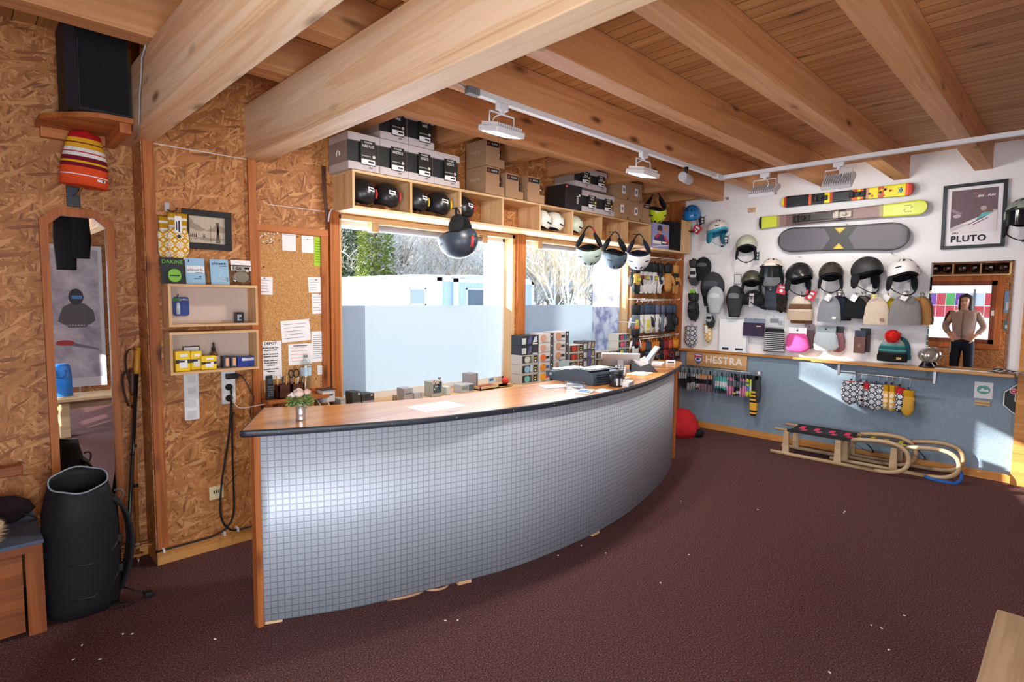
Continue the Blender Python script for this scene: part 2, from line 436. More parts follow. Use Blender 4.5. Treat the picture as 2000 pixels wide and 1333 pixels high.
# windows of the back wall: reveals outside, frame, pane, frosted film
REV = flat(236, 240, 246, .6)
def window(n, x0, x1):
    t = thing('window_%d' % n, None, None); t['kind'] = 'structure'
    f = MB()
    f.box(x0, x0+.03, YW+.003, 3.90, ZS, ZH, SHELFW['z']); f.box(x1-.03, x1, YW+.003, 3.90, ZS, ZH, SHELFW['z'])
    f.box(x0, x1, YW+.003, 3.90, ZH-.03, ZH, SHELFW['x']); f.build('inner_lining', t)
    f = MB()
    f.box(x0, x0+.02, 3.93, 4.2, ZS, ZH, REV); f.box(x1-.02, x1, 3.93, 4.2, ZS, ZH, REV); f.box(x0, x1, 3.93, 4.2, ZH-.045, ZH, REV); f.box(x0, x1, 3.93, 4.24, ZS-.02, ZS+.03, REV)
    f.build('outer_reveal', t)
    f = MB(); z1 = ZH-.03
    for a, c, d, e in ((x0+.03, x0+.055, ZS, z1), (x1-.055, x1-.03, ZS, z1), (x0+.03, x1-.03, ZS, ZS+.05), (x0+.03, x1-.03, z1-.03, z1)):
        f.box(a, c, 3.89, 3.93, d, e, WHITE)
    f.build('window_frame', t)
    f = MB(); f.face([f.bm.verts.new(p) for p in ((x0+.055, 3.912, ZS+.05), (x1-.055, 3.912, ZS+.05), (x1-.055, 3.912, z1-.03), (x0+.055, 3.912, z1-.03))], GLASS); f.build('glass_pane', t)
    f = MB(); v = [f.bm.verts.new(p) for p in ((x0+.055, 3.906, ZS+.05), (x1-.055, 3.906, ZS+.05), (x1-.055, 3.906, 1.53), (x0+.055, 3.906, 1.53))]; f.face(v, FILM)
    f.build('frosted_film', t)['label'] = 'frosted privacy film on the lower half of the pane'
window(1, *W1); window(2, *W2)
b = MB(); b.box(1.90, 5.72, 3.50, 3.905, ZS-.03, ZS, SHELFW['x']); struct('trim_1', b)
b = MB(); b.box(1.905, 1.975, YW-.03, YW+.01, .3, ZH+.02, TRIM['z']); struct('trim_2', b)
b = MB(); b.box(W1[1]+.012, W2[0], YW-.03, YW+.01, .3, ZH+.02, TRIM['z']); struct('trim_3', b)
b = MB(); b.box(5.68, 5.74, YW-.03, YW+.01, .3, ZH+.02, SHELFW['z']); struct('trim_4', b)
b = MB(); b.box(6.55, XR, 3.60, YW, 0, 3.01, TRIM['z']); struct('trim_5', b)
# posts at both edges of the pier
b = MB(); b.box(.79, .845, YP-.02, YP+.03, .09, 2.46, TRIM['z']); b.box(.785, .80, YP, 3.98, .09, 2.46, OSB); struct('trim_6', b)
b = MB(); b.box(1.355, 1.40, YP-.025, YW, .09, 2.46, TRIM['z']); struct('trim_7', b)
# left and front windows
def side_window(n, x, r, front=False):
    t = thing('window_%d' % n, None, None); t['kind'] = 'structure'; f = MB(); a0, a1, z0, z1 = r
    def bx(p, q, d, e, z, w, m):
        (f.box(p, q, d, e, z, w, m) if front else f.box(d, e, p, q, z, w, m))
    s = 1
    d0, d1 = x-.07, x+.03
    BR = pine('brown_window_frame%d' % n, srgb(150, 88, 56), srgb(128, 70, 42), srgb(96, 48, 28), 'z', knots=.3)
    for p, q, z, w in ((a0, a0+.08, z0, z1), (a1-.08, a1, z0, z1), (a0, a1, z0, z0+.08), (a0, a1, z1-.08, z1)): bx(p, q, d0, d1, z, w, BR)
    f.build('window_frame', t); f = MB(); f.face([f.bm.verts.new((u_, x-.03, v_) if front else (x-.03, u_, v_)) for u_, v_ in ((a0+.08, z0+.08), (a1-.08, z0+.08), (a1-.08, z1-.08), (a0+.08, z1-.08))], GLASS); f.build('glass_pane', t)
    f = MB()
    for p, q, z, w in ((a0-.1, a0, z0-.1, z1+.1), (a1, a1+.1, z0-.1, z1+.1), (a0, a1, z0-.1, z0), (a0, a1, z1, z1+.1)): bx(p, q, x-.001, x+.025, z, w, TRIM['z'])
    f.build('casing', t)
side_window(3, LX, LW); side_window(4, y0, FW_, True)
t = thing('door_1', None, None); t['kind'] = 'structure'; f = MB(); BRD = flat(122, 70, 44, .5)
for p, q, z, w in ((LD[0], LD[0]+.1, .02, 2.02), (LD[1]-.1, LD[1], .02, 2.02), (LD[0], LD[1], .02, .3), (LD[0], LD[1], 1.92, 2.02), (LD[0], LD[1], .95, 1.03)): f.box(LX-.06, LX-.01, p, q, z, w, BRD)
f.build('door_frame', t); f = MB(); f.face([f.bm.verts.new((LX-.037, u_, v_)) for u_, v_ in ((LD[0]+.1, .3), (LD[1]-.1, .3), (LD[1]-.1, 1.92), (LD[0]+.1, 1.92))], GLASS); f.build('glass_pane', t)
f = MB(); f.tube([(LX+.0, .2, 1.05), (LX+.05, .2, 1.05), (LX+.05, .32, 1.05)], .009, STEEL); f.build('door_handle', t)
# baseboards
b = MB(); b.box(XR-.02, XR, -2.6, 3.60, 0, .075, BASEW['y'], bev=.004); struct('baseboard_right', b)
b = MB(); b.box(.785, 1.40, YP-.022, YP, 0, .085, BASEW['x'], bev=.004); b.box(.785, .80, YP-.02, 3.96, 0, .085, BASEW['y']); struct('baseboard_pier', b)
b = MB(); b.box(-.85, .785, 3.96, 3.98, 0, .085, BASEW['x'], bev=.004); struct('baseboard_mirror', b)
# beams, rafters
for (x0, x1) in ((.712, .852), (1.35, 1.487)):
    b = MB(); b.box(x0, x1, -2.6, 3.98 if x0 < 1 else YP+.01, 2.46, 2.785, GLU['y'], bev=.006); struct('ceiling_beam', b)
for k in range(-4, 5):
    y = .643+.6165*k; b = MB(); b.box(-.85, XR, y, y+.125, 2.787, 3.008, RAF['x'], bev=.004); struct('rafter', b)
for x in (2.06, 2.74, 3.52, 4.20, 4.87, 5.6, 6.28):
    b = MB(); b.box(x, x+.09, 3.235, YW, 2.79, 3.008, RAF['y']); struct('rafter', b)
# shelf ledge of the white wall
b = MB(); b.box(XR-.05, XR, 1.98, 3.60, .955, .982, BASEW['y'], bev=.003); struct('trim_8', b)
b = MB(); b.box(XR-.17, XR, .38, 2.0, .955, .985, OAKX, bev=.006); struct('trim_9', b)
b = MB(); b.box(XR-.06, XR, .26, .365, 0, 2.05, BASEW['y'], bev=.004); b.build('trim_10')['kind'] = 'structure'
# thin plaster joint lines on the timber walls
b = MB(); b.box(.80, 1.36, YP-.003, YP, 2.452, 2.456, WHITE); b.box(1.487, 1.94, YW-.003, YW, 2.19, 2.193, WHITE); struct('trim_11', b)
# ---------------------------------------------------------------- camera, daylight
cd = bpy.data.cameras.new('camera'); cam = bpy.data.objects.new('camera', cd); COL.objects.link(cam)
cd.sensor_fit = 'HORIZONTAL'; cd.sensor_width = 36; cd.lens = 36*FPX/2000; cd.clip_start = .02; cd.clip_end = 300
m = Mx((RT, UP, -FW)).transposed().to_4x4(); m.translation = CAM; cam.matrix_world = m
SC.camera = cam
SC.view_settings.view_transform = 'Standard'; SC.view_settings.look = 'None'; SC.view_settings.gamma = 1; SC.view_settings.use_curve_mapping = False
SC.view_settings.exposure = .0
w = bpy.data.worlds.new('sky'); SC.world = w; w.use_nodes = True; nt = w.node_tree
bg = nt.nodes['Background']; bg.inputs[1].default_value = 1.8
tc = nt.nodes.new('ShaderNodeTexCoord'); sp = nt.nodes.new('ShaderNodeSeparateXYZ'); rp = nt.nodes.new('ShaderNodeValToRGB')
nt.links.new(tc.outputs['Generated'], sp.inputs[0]); nt.links.new(sp.outputs[2], rp.inputs[0]); nt.links.new(rp.outputs[0], bg.inputs[0])
rp.color_ramp.elements[0].color = (.80, .89, 1, 1); rp.color_ramp.elements[1].color = (.38, .6, 1, 1); rp.color_ramp.elements[1].position = .7
def light(name, kind, loc, aim, energy, col=(1, 1, 1), **k):
    l = bpy.data.lights.new(name, kind); l.energy = energy; l.color = col
    for a, v in k.items(): setattr(l, a, v)
    o = bpy.data.objects.new(name, l); COL.objects.link(o); o.location = loc
    o.rotation_euler = V(aim).to_track_quat('-Z', 'Y').to_euler(); return o
SUN = V((1, -1.1, -.5))
light('sun', 'SUN', (-20, 20, 8), SUN, 15.0, (1, .93, .82), angle=.009)
def daylight(name, loc, aim, sx, sy, e, col=(.86, .93, 1)):
    return light(name, 'AREA', loc, aim, e, col, shape='RECTANGLE', size=sx, size_y=sy)
daylight('daylight_door', (LX+.06, (LD[0]+LD[1])/2, 1.1), (1, .2, -.15), LD[1]-LD[0]-.2, 1.5, 75)
daylight('daylight_window_front', ((FW_[0]+FW_[1])/2, y0+.06, (FW_[2]+FW_[3])/2), (.15, 1, -.05), 1.2, 1.7, 120)
for a, c in (W1, W2): daylight('daylight_window_back', ((a+c)/2, 3.885, 1.85), (0, -1, .3), c-a-.2, .6, 22)
# ---------------------------------------------------------------- outside the windows
def _snow():
    t = NT('snow', .7, 0, .3); p = t.pos(); n = t.noise(p, 1.5, 4); t.color(t.ramp(n, [(.3, srgb(228, 236, 248)), (.7, srgb(250, 252, 255))])).bump(n, .4, .2); return t.mat
SNOW = _snow()
def _hill():
    t = NT('frosted_hillside', .9, 0, .1); p = t.pos(); n = t.noise(p, .9, 6, .7); q = t.noise(p, .12, 3)
    c = t.ramp(n, [(.34, srgb(150, 150, 128)), (.44, srgb(206, 202, 190)), (.52, srgb(240, 240, 240)), (.75, srgb(252, 252, 254))])
    t.color(t.mix(t.math('MULTIPLY', q, .4), c, srgb(214, 208, 186))).bump(n, .6, .4); return t.mat
b = MB(); G0 = -.35
b.box(-40, 90, 4.6, 40, G0-.3, G0, SNOW); b.box(-40, -.96, -30, 4.6, G0-.3, G0, SNOW); b.box(-.96, 30, -30, -2.75, G0-.3, G0, SNOW); b.box(6.9, 90, -2.75, 4.6, G0-.3, G0, SNOW)
struct('snow_ground', b)
HILL = _hill()
b = MB(); b.grid(lambda u, v: (-60+150*u, 36+60*v*1.2, G0-.02+.12*72*v*(1+.1*sin(9*u)*v)), 24, 10, HILL); struct('snowy_hillside', b)
def glow(name, c):
    m = bpy.data.materials.new(name); m.use_nodes = True; t = m.node_tree; t.nodes.clear(); o = t.nodes.new('ShaderNodeOutputMaterial'); a = t.nodes.new('ShaderNodeBsdfTranslucent'); d = t.nodes.new('ShaderNodeBsdfDiffuse'); x = t.nodes.new('ShaderNodeMixShader'); x.inputs[0].default_value = .5
    for q in (a, d): q.inputs[0].default_value = c
    t.links.new(a.outputs[0], x.inputs[1]); t.links.new(d.outputs[0], x.inputs[2]); t.links.new(x.outputs[0], o.inputs[0]); return m
def mesh_of(name, vs, fs, mats, idx=None, smooth=False):
    me = bpy.data.meshes.new(name); me.from_pydata(vs, [], fs)
    for m in mats: me.materials.append(m)
    if idx: me.polygons.foreach_set('material_index', idx)
    me.update(); return me
def bare_tree(seed, h, spread, mats):
    rn = random.Random(seed); vs, fs, idx = [], [], []
    def seg(p, q, r0, r1, mi):
        t = (q-p).normalized(); a = t.orthogonal().normalized(); c = t.cross(a); n = len(vs)
        for P, r in ((p, r0), (q, r1)):
            for k in range(3): an = 2*pi*k/3; vs.append(tuple(P+a*cos(an)*r+c*sin(an)*r))
        for k in range(3): fs.append((n+k, n+(k+1) % 3, n+3+(k+1) % 3, n+3+k)); idx.append(mi)
    def grow(p, d, L, r, lev):
        n = 3; q = p
        for i in range(n):
            d = (d+V((rn.uniform(-.22, .22), rn.uniform(-.22, .22), rn.uniform(-.05, .16)))).normalized()
            q2 = q+d*L/n; seg(q, q2, r*(1-.25*i/n), r*(1-.25*(i+1)/n), 1 if lev > 1 and rn.random() < .75 else 0); q = q2
            if lev < 3:
                for k in range(3 if lev else 4):
                    if lev and rn.random() < .12: continue
                    an = rn.uniform(0, 2*pi); e = (d*rn.uniform(.55, 1)+V((cos(an), sin(an), rn.uniform(-.1, .5)))*spread).normalized()
                    grow(q, e, L*rn.uniform(.5, .68), r*.5, lev+1)
    grow(V((0, 0, 0)), V((0, 0, 1)), h*.5, h*.009+.018, 0)
    return mesh_of('bare_tree', vs, fs, mats, idx)
BARK = flat(132, 116, 100, .9); FROST = flat(246, 244, 242, .8); STRAW = flat(206, 186, 140, .9); TWIG = flat(168, 160, 150, .9)
def conifer(seed, h, mats):
    rn = random.Random(seed); vs, fs, idx = [], [], []
    n = 96
    for i in range(n):
        f = i/n; z = h*(.08+.9*f); R_ = h*.095*(1-f)**.7+.12; k_ = max(7, int(22*(1-f)+6))
        for k in range(int(k_*1.5)):
            a = rn.uniform(0, 2*pi); q_ = R_*sqrt(rn.uniform(.08, 1))*rn.uniform(.8, 1.1); d = V((cos(a), sin(a), 0)); t_ = V((-sin(a), cos(a), 0)); z_ = z-q_*.4+rn.uniform(-.12, .12)
            L = rn.uniform(.2, .42); e = (d*rn.uniform(.3, 1)+t_*rn.uniform(-.7, .7)+V((0, 0, rn.uniform(-.6, .25)))).normalized()*L; sd = e.cross(V((0, 0, 1))); sd = (sd.normalized() if sd.length > 1e-4 else t_)*L*.26
            c0 = d*q_+V((0, 0, z_)); m0 = len(vs); vs.extend(map(tuple, (c0, c0+e*.55+sd, c0+e, c0+e*.55-sd, c0+e*.5+V((0, 0, -L*.3))))); mi = 0 if rn.random() < .6 else (1 if rn.random() < .5 else 2)
            fs.extend(((m0, m0+1, m0+2, m0+3), (m0+1, m0+4, m0+2), (m0+3, m0+2, m0+4))); idx.extend((mi, 0, 0))
    return mesh_of('foliage', vs, fs, mats, idx)
GRN = [glow('needles_bright', srgb(140, 156, 78)), glow('needles_snow', srgb(244, 244, 240)), glow('needles_yellow', srgb(188, 192, 110))]
GRN2 = [glow('needles_dark', srgb(104, 128, 92)), glow('needles_frost', srgb(244, 246, 244)), glow('needles_grey', srgb(160, 176, 140))]
cm = [conifer(3, 11, GRN), conifer(8, 13, GRN2)]
_tr = MB().lathe([(.16, 0), (.02, 11)], BARK, 7); TRK = _tr.build('trunk'); TRKM = TRK.data; bpy.data.objects.remove(TRK)
def ground_z(y): return G0 if y < 36 else G0+.12*(y-36)
for i, (px, y, k, s) in enumerate(((688, 38, 1, 1.15), (733, 35, 0, 1.3), (752, 41, 1, 1.35), (672, 39, 1, 1.2), (1028, 36, 0, .75), (1092, 42, 1, .8), (1180, 40, 1, .9), (840, 46, 1, .7))):
    p = at(px, 560, 'y', y)
    t = thing('conifer', ['dark green snow dusted conifer at the left edge of the large window', 'bright green conifer rising behind the white cabin in the large window', 'tall dark conifer just right of the bright green one outside the large window', 'thin conifer nearest the left jamb of the large window', 'small green conifer just right of the post between the windows', 'conifer behind the birch trunks in the right window', 'conifer at the right edge of the small window behind the banner', 'low conifer on the frosted slope above the white cabin roof'][i], 'tree', (p.x, y, ground_z(y)-.1), i*1.3, 'conifers outside')
    t.scale = (s, s, s)
    for nm, me in (('foliage', cm[k]), ('trunk', TRKM)):
        o = bpy.data.objects.new(nm, me); COL.objects.link(o); o.parent = t
def thicket(name, label, xs, ys, n, h, seed):
    """tangle of bare frosted twigs nobody could count: one object"""
    rn = random.Random(seed); src = [bare_tree(seed+q, h, .85+.1*q, [TWIG, FROST]) for q in range(3)]
    dat = [([v.co.copy() for v in m.vertices], [tuple(f.vertices) for f in m.polygons], [f.material_index for f in m.polygons]) for m in src]
    vs, fs, idx = [], [], []
    for q in range(n):
        px = xs[0]+(xs[1]-xs[0])*(q+rn.uniform(-.6, .6))/n; y = rn.uniform(*ys); P = at(px, 560, 'y', y); s_ = rn.uniform(.65, 1.15); D = dat[q % 3]
        M = Mx.Translation((P.x, y, ground_z(y)-.1)) @ Mx.Rotation(rn.uniform(0, 6.28), 4, 'Z') @ Mx.Diagonal((s_, s_, s_*rn.uniform(.85, 1.2), 1)); o = len(vs)
        vs.extend((M @ v)[:] for v in D[0]); fs.extend(tuple(k+o for k in f) for f in D[1]); idx.extend(D[2])
    ob = bpy.data.objects.new(name, mesh_of(name, vs, fs, [BARKT, FROSTT], idx)); COL.objects.link(ob); tag(ob, label, 'shrubs', kind='stuff')
BARKT, FROSTT = glow('frosted_bark', srgb(206, 194, 176)), glow('frost', srgb(250, 248, 244))
thicket('frosted_thicket', 'dense tangle of bare frosted shrubs behind the cabins in the large window', (655, 962), (37, 56), 24, 10, 11)
thicket('frosted_thicket', 'dense tangle of bare frosted shrubs seen through the smaller right window', (1020, 1215), (28, 48), 22, 11, 31)
birch = [bare_tree(51+q, 13, .5, [FROST, STRAW]) for q in range(2)]
for i, (px, y, lab) in enumerate(((1115, 20, 'pale forked birch trunk in the middle of the right window'), (1140, 23, 'thin pale birch right of the forked one in the right window'), (1088, 22, 'slanting thin birch left of the forked one in the right window'))):
    P = at(px, 560, 'y', y); o = bpy.data.objects.new('birch', birch[i % 2]); COL.objects.link(o); o.location = (P.x, y, G0-.05); o.rotation_euler = (0, (0, .05, -.12)[i], i*2.1); o.scale = (.55, .55, .62); tag(o, lab, 'tree', 'birches outside the right window')
b = MB(); b.lathe([(.34, 0), (.27, .6), (.25, 6), (.2, 12)], BARK, 14)  # unseen trunk added on the sun's path to shade part of the right window
for k_ in range(16): a_ = k_*2.4; z_ = 8.4+.25*k_; b.tube([(0, 0, z_), (cos(a_)*1.0, sin(a_)*1.0, z_+.2), (cos(a_)*1.8, sin(a_)*1.8, z_-.1)], .05, BARK, 5)
tag(b.build('pine_trunk', loc=(-9.74, 19.31, G0-.05)), 'bare tall pine trunk standing outside, left of what the windows show', 'tree')
def cabin(label, c0, sx, sy, top, wins):
    """container cabin: c0 near-left corner, extent +x sx, +y sy"""
    t = thing('container_cabin', label, 'cabin', (c0[0], c0[1], G0), 0, 'container cabins outside'); W = flat(188, 206, 232, .5); h = top-G0
    f = MB(); f.box(.06, sx-.06, .06, sy-.06, .1, h-.2, W)
    for i in range(int(sx/.25)): f.box(.1+i*.25, .19+i*.25, .04, .07, .3, h-.3, W)
    for i in range(int(sy/.25)): f.box(.04, .07, .1+i*.25, .19+i*.25, .3, h-.3, W)
    f.build('wall', t)
    f = MB()
    for x, y in ((0, 0), (sx-.2, 0), (0, sy-.2), (sx-.2, sy-.2)): f.box(x, x+.2, y, y+.2, 0, h, REV)
    f.box(0, sx, 0, sy, h-.22, h-.02, REV); f.box(0, sx, 0, sy, 0, .16, REV); f.build('frame', t)
    f = MB(); f.grid(lambda u, v: (-.05+(sx+.1)*u, -.05+(sy+.1)*v, h-.02+.22*(1-abs(2*u-1)**6)*(1-abs(2*v-1)**6)+.03*sin(7*u*3+v*5)), 14, 14, SNOW); f.build('roof_snow', t)
    for side, a, z0, w, hh in wins:
        f = MB(); g = MB()
        def q(mb, p0, p1, d0, d1, z, w_, m): mb.box(p0, p1, d0, d1, z, w_, m) if side == 'y' else mb.box(d0, d1, p0, p1, z, w_, m)
        for p0, p1, z, w_ in ((a, a+.08, z0, z0+hh), (a+w-.08, a+w, z0, z0+hh), (a, a+w, z0, z0+.08), (a, a+w, z0+hh-.08, z0+hh)): q(f, p0, p1, .0, .08, z, w_, WHITE)
        q(g, a+.08, a+w-.08, .03, .06, z0+.08, z0+hh-.08, flat(96, 112, 122, .15))
        o = f.build('window', t); g.build('pane', o)
    return t
p = at(858, 541, 'z', 2.65); p2 = at(724, 553, 'z', 2.65)
CBX, CBY = p.x, p.y
cabin('white sunlit container cabin in the middle of the large window', (p.x, p.y), 2.44, p2.y-p.y, 2.65, [('x', 1.2, 1.5, 1.5, .95), ('x', p2.y-p.y-3.4, 1.5, 1.5, .95)])
q = at(890, 543, 'z', 2.62)
cabin('bluish container cabin at the right of the large window with a framed window', (q.x, q.y), 6.0, 2.44, 2.62, [('y', .75, 1.45, 1.3, 1.0), ('y', 3.6, 1.45, 1.2, 1.0)])
q = at(654, 566, 'z', 2.45)
cabin('bluish container cabin at the left edge of the large window', (q.x-1.5, q.y), 5.0, 2.44, 2.45, [('y', 2.6, 1.45, 1.1, .9)])
# ---------------------------------------------------------------- the counter and what stands on it
def cspline(P, n=6):
    P = [V((*p, 0)) for p in P]; o = []
    for i in range(len(P)-1):
        a, b_, c, d = P[max(i-1, 0)], P[i], P[i+1], P[min(i+2, len(P)-1)]
        for k in range(n):
            t = k/n; o.append(.5*((2*b_)+(c-a)*t+(2*a-5*b_+4*c-d)*t*t+(3*b_-a-3*c+d)*t**3))
    o.append(P[-1]); return o
CT = thing('reception_counter', 'long curved counter with grey embossed front and wooden top', 'counter', (1.0, 2.7, 0))
def cb(mb, name, **k): return mb.build(name, CT, recenter=None, loc=(-1.0, -2.7, 0), **k)
pan = cspline([(1.004, 2.705), (1.4, 2.515), (1.834, 2.385), (2.25, 2.275), (2.675, 2.238), (3.1, 2.245), (3.586, 2.31), (4.25, 2.48), (4.75, 2.67), (5.06, 2.83)], 7)
b = MB(); uvl = b.bm.loops.layers.uv.new('UVMap'); s_ = 0; prev = None
for i in range(len(pan)-1):
    p, q = pan[i], pan[i+1]; L = (q-p).length
    vs = [b.bm.verts.new(x) for x in ((p.x, p.y, .022), (q.x, q.y, .022), (q.x, q.y, .948), (p.x, p.y, .948))]
    f = b.face(vs, PANEL, True)
    for lp, uv in zip(f.loops, ((s_, 0), (s_+L, 0), (s_+L, .918), (s_, .918))): lp[uvl].uv = uv
    s_ += L
bmesh.ops.remove_doubles(b.bm, verts=b.bm.verts, dist=1e-5)
o = cb(b, 'front_panel', normals=False); k = o.modifiers.new('s', 'SOLIDIFY'); k.thickness = .012; k.offset = 1
fr = cspline([(.914, 2.69), (1.1, 2.59), (1.39, 2.465), (1.79, 2.335), (2.24, 2.25), (2.63, 2.208), (3.1, 2.213), (3.6, 2.275), (4.2, 2.425), (4.78, 2.62), (5.08, 2.745), (5.21, 2.85), (5.2, 2.98), (5.06, 3.09)], 5)
bk = cspline([(5.06, 3.09), (4.2, 2.97), (3.4, 2.83), (2.76, 2.785), (2.12, 2.825), (1.56, 2.99), (1.205, 3.175)], 5)
outline = [(p.x, p.y) for p in fr[:-1]]+[(p.x, p.y) for p in bk]
inner = outline
b = MB(); b.prism([(x, y) for x, y in outline], TOPW, .949, .975, plane='xy'); cb(b, 'worktop')
b = MB(); EDG = flat(44, 50, 60, .45)
ed = [V((outline[-1][0], outline[-1][1], .962))]+[V((p.x, p.y, .962)) for p in fr]
for i in range(len(ed)-1): pass
b.tube([e for e in ed], .01, EDG, 6, flat=(.006, .0165))
cb(b, 'edge_strip')['label'] = 'dark rubber edge strip'
for i in range(4, len(fr)-6, 4): b = MB(); p = fr[i]; b.ball((p.x, p.y-.005, .962), .004, STEEL, None, 8, 5); cb(b, 'edge_nail')
b = MB(); b.box(.972, 1.0, 2.695, 2.75, 0, .94, TRIM['z'], bev=.002); cb(b, 'end_panel')
b = MB(); b.box(5.07, 5.13, 2.82, 3.0, 0, .94, TRIM['z']); cb(b, 'end_panel')
for x, y, a in ((1.01, 2.705, -.43), (1.93, 2.35, -.3), (3.0, 2.232, 0.05)):
    b = MB(); b.box(-.005, .075, .0, .05, 0, .024, SHELFW['x'], T=Tr(x, y, 0) @ Ro(a, 'Z')); cb(b, 'foot_block')
b = MB(); b.tube(bez((1.55, 2.48, .01), (1.6, 2.44, .012), (1.65, 2.41, .016), (1.74, 2.42, .01), 8), .007, flat(196, 150, 120, .4)); b.tube(bez((1.76, 2.42, .01), (1.8, 2.36, .012), (1.86, 2.35, .012), (1.9, 2.4, .01), 8), .007, flat(196, 150, 120, .4))
tag(b.build('cable_loop', recenter=(1.7, 2.44, 0)), 'copper coloured cable loop peeking out under the counter front', 'cable')
# shelves inside the counter keep it solid seen from behind
b = MB(); b.prism([(p.x, p.y+.012) for p in pan[4:]]+[(4.9, 2.98), (4.1, 2.86), (3.4, 2.75), (2.76, 2.7), (2.12, 2.74), (1.56, 2.9), (1.25, 2.95)], SHELFW['x'], .5, .52, plane='xy'); cb(b, 'inner_shelf')
Z1 = .975
def sheet(name, label, cat, w, h, loc, rz, lines=0, col=PAPER, ink=INKG, upright=False, group=None, rx=0, heads=(), margin=.1, th=.0008, parent=None, ry=0):
    """a sheet of paper lying (or standing, facing -y) with printed lines"""
    b = MB(); rn = random.Random(hash((w, h, lines)) % 999 + len(label or ''))
    def q(x0, x1, z0, z1, d, m):
        if upright: b.box(x0, x1, -th-d, 0 if d == 0 else -th, z0, z1, m)
        else: b.box(x0, x1, z0, z1, 0 if d == 0 else th, th+d, m)
    q(-w/2, w/2, -h/2, h/2, 0, col)
    for i in range(lines):
        y = h/2-h*margin-(i+.5)*(h*(1-2*margin))/lines; L = w*(1-2*margin)*rn.uniform(.55, 1)
        q(-w/2+w*margin, -w/2+w*margin+L, y-h*.006-.0006, y+h*.006+.0006, .0003, ink)
    for (x0, x1, z0, z1, m) in heads: q(x0*w-w/2, x1*w-w/2, z0*h-h/2, z1*h-h/2, .0004, m)
    o = b.build(name, parent, loc, rz, rx, ry)
    return tag(o, label, cat, group) if label else o
sheet('paper_sheet', 'printed A4 form lying on the wooden counter top', 'paper', .295, .2, (1.945, 2.572, Z1), -.02, 9, ink=flat(150, 170, 190, .8))
# tin vase with roses
t = thing('flower_vase', 'small tin vase of pale roses and greenery on the counter end', 'vase', (1.222, 2.742, Z1))
b = MB(); b.lathe([(.025, 0), (.0265, .002), (.026, .008), (.0255, .03), (.0262, .032), (.0255, .036), (.0258, .078), (.0275, .082), (.0235, .08), (.023, .03)], NT('tin', .3, .8).color(srgb(200, 200, 204)).mat, 20); b.build('tin_can', t)
b = MB(); rn = random.Random(2)
LEAF = [flat(118, 158, 84, .6), flat(84, 130, 66, .6), flat(160, 186, 120, .6)]
for i in range(460):
    a = rn.uniform(0, 2*pi); v_ = V((rn.gauss(0, 1), rn.gauss(0, 1), rn.gauss(0, 1))).normalized()*(.4+.6*rn.random()); r = .068*sqrt(v_.x**2+v_.y**2); z = .098+.042*v_.z; c = V((cos(a)*r, sin(a)*r, z)); d = V((cos(a+rn.uniform(-.8, .8)), sin(a+rn.uniform(-.8, .8)), rn.uniform(-.5, .8))).normalized()*rn.uniform(.01, .019); s = d.cross(V((rn.random(), rn.random(), 1))).normalized()*.0068
    b.face([b.bm.verts.new(p) for p in (c, c+d*.5+s, c+d, c+d*.5-s)], LEAF[i % 3])
for i in range(14):
    a = i*.45; b.tube([(0, 0, .06), (cos(a)*.03, sin(a)*.03, .095), (cos(a)*.062, sin(a)*.062, .1+.02*sin(i*3))], .001, LEAF[1], 4)
b.build('leaves', t, normals=False)
for x, y, z, r, m in ((-.018, -.02, .135, .026, flat(226, 196, 186, .7)), (.025, -.015, .138, .022, flat(216, 178, 166, .7)), (.0, .025, .14, .024, flat(232, 208, 198, .7)), (-.04, .01, .125, .02, flat(236, 216, 208, .7))):
    b = MB()
    for j in range(4):
        rr = r*(1-.22*j)
        b.lathe([(rr*.35, -r*.5), (rr*.85, -r*.25), (rr, r*.1+.002*j), (rr*.86, r*.42+.003*j)], m, 12, Tr(x, y, z), caps=False, wob=lambda a, zz, j=j: .13*sin(3*a+j*1.3))
    b.build('rose', t)
# card, printer, jar, trays
sheet('notepad', 'white notepad lying left of the clear plastic tray', 'notepad', .19, .13, (3.0, 2.6, Z1), -.35, 0, th=.006, col=flat(214, 216, 232, .8))
t = thing('plastic_tray', 'small clear plastic tray in front of the printer', 'tray', (3.06, 2.46, Z1), -.75)
b = MB(); b.box(-.07, .07, -.045, .045, 0, .004, PLASTIC)
for x0, x1, y0_, y1 in ((-.07, -.066, -.045, .045), (.066, .07, -.045, .045), (-.07, .07, -.045, -.041), (-.07, .07, .041, .045)): b.box(x0, x1, y0_, y1, 0, .045, clear('tray_wall', (.82, .86, .9, 1), .2))
b.build('tray_body', t); b = MB(); b.box(-.055, .05, -.035, .03, .005, .014, flat(220, 224, 228, .8)); b.build('paper_slips', t)
sheet('brochure', 'white brochure with blue cover at the front edge of the counter', 'brochure', .17, .1, (2.985, 2.315, Z1), .4, 0, th=.008, heads=((.15, .75, .3, .9, flat(96, 150, 200, .6)), (.1, .5, .1, .22, INK)))
sheet('brochure', 'thin white leaflet beside the black jar on the counter', 'brochure', .13, .09, (3.12, 2.27, Z1), .1, 0, th=.003, heads=((.2, .8, .2, .5, flat(190, 200, 214, .6)),))
t = thing('desk_printer', 'dark blue grey desktop printer with a low sloping tray', 'printer', (3.42, 2.66, Z1), -.06); t.scale = (.86, .88, .68)
PB = flat(66, 80, 94, .38); PB2 = flat(44, 50, 58, .45)
prof = [(-.27, .0), (.16, .0), (.27, .045), (.275, .085), (.265, .098), (.12, .115), (.04, .14), (-.1, .152), (-.2, .15), (-.255, .13), (-.275, .09), (-.278, .04)]
b = MB(); b.prism(prof, PB, -.21, .19, plane='yz'); b.build('housing', t)
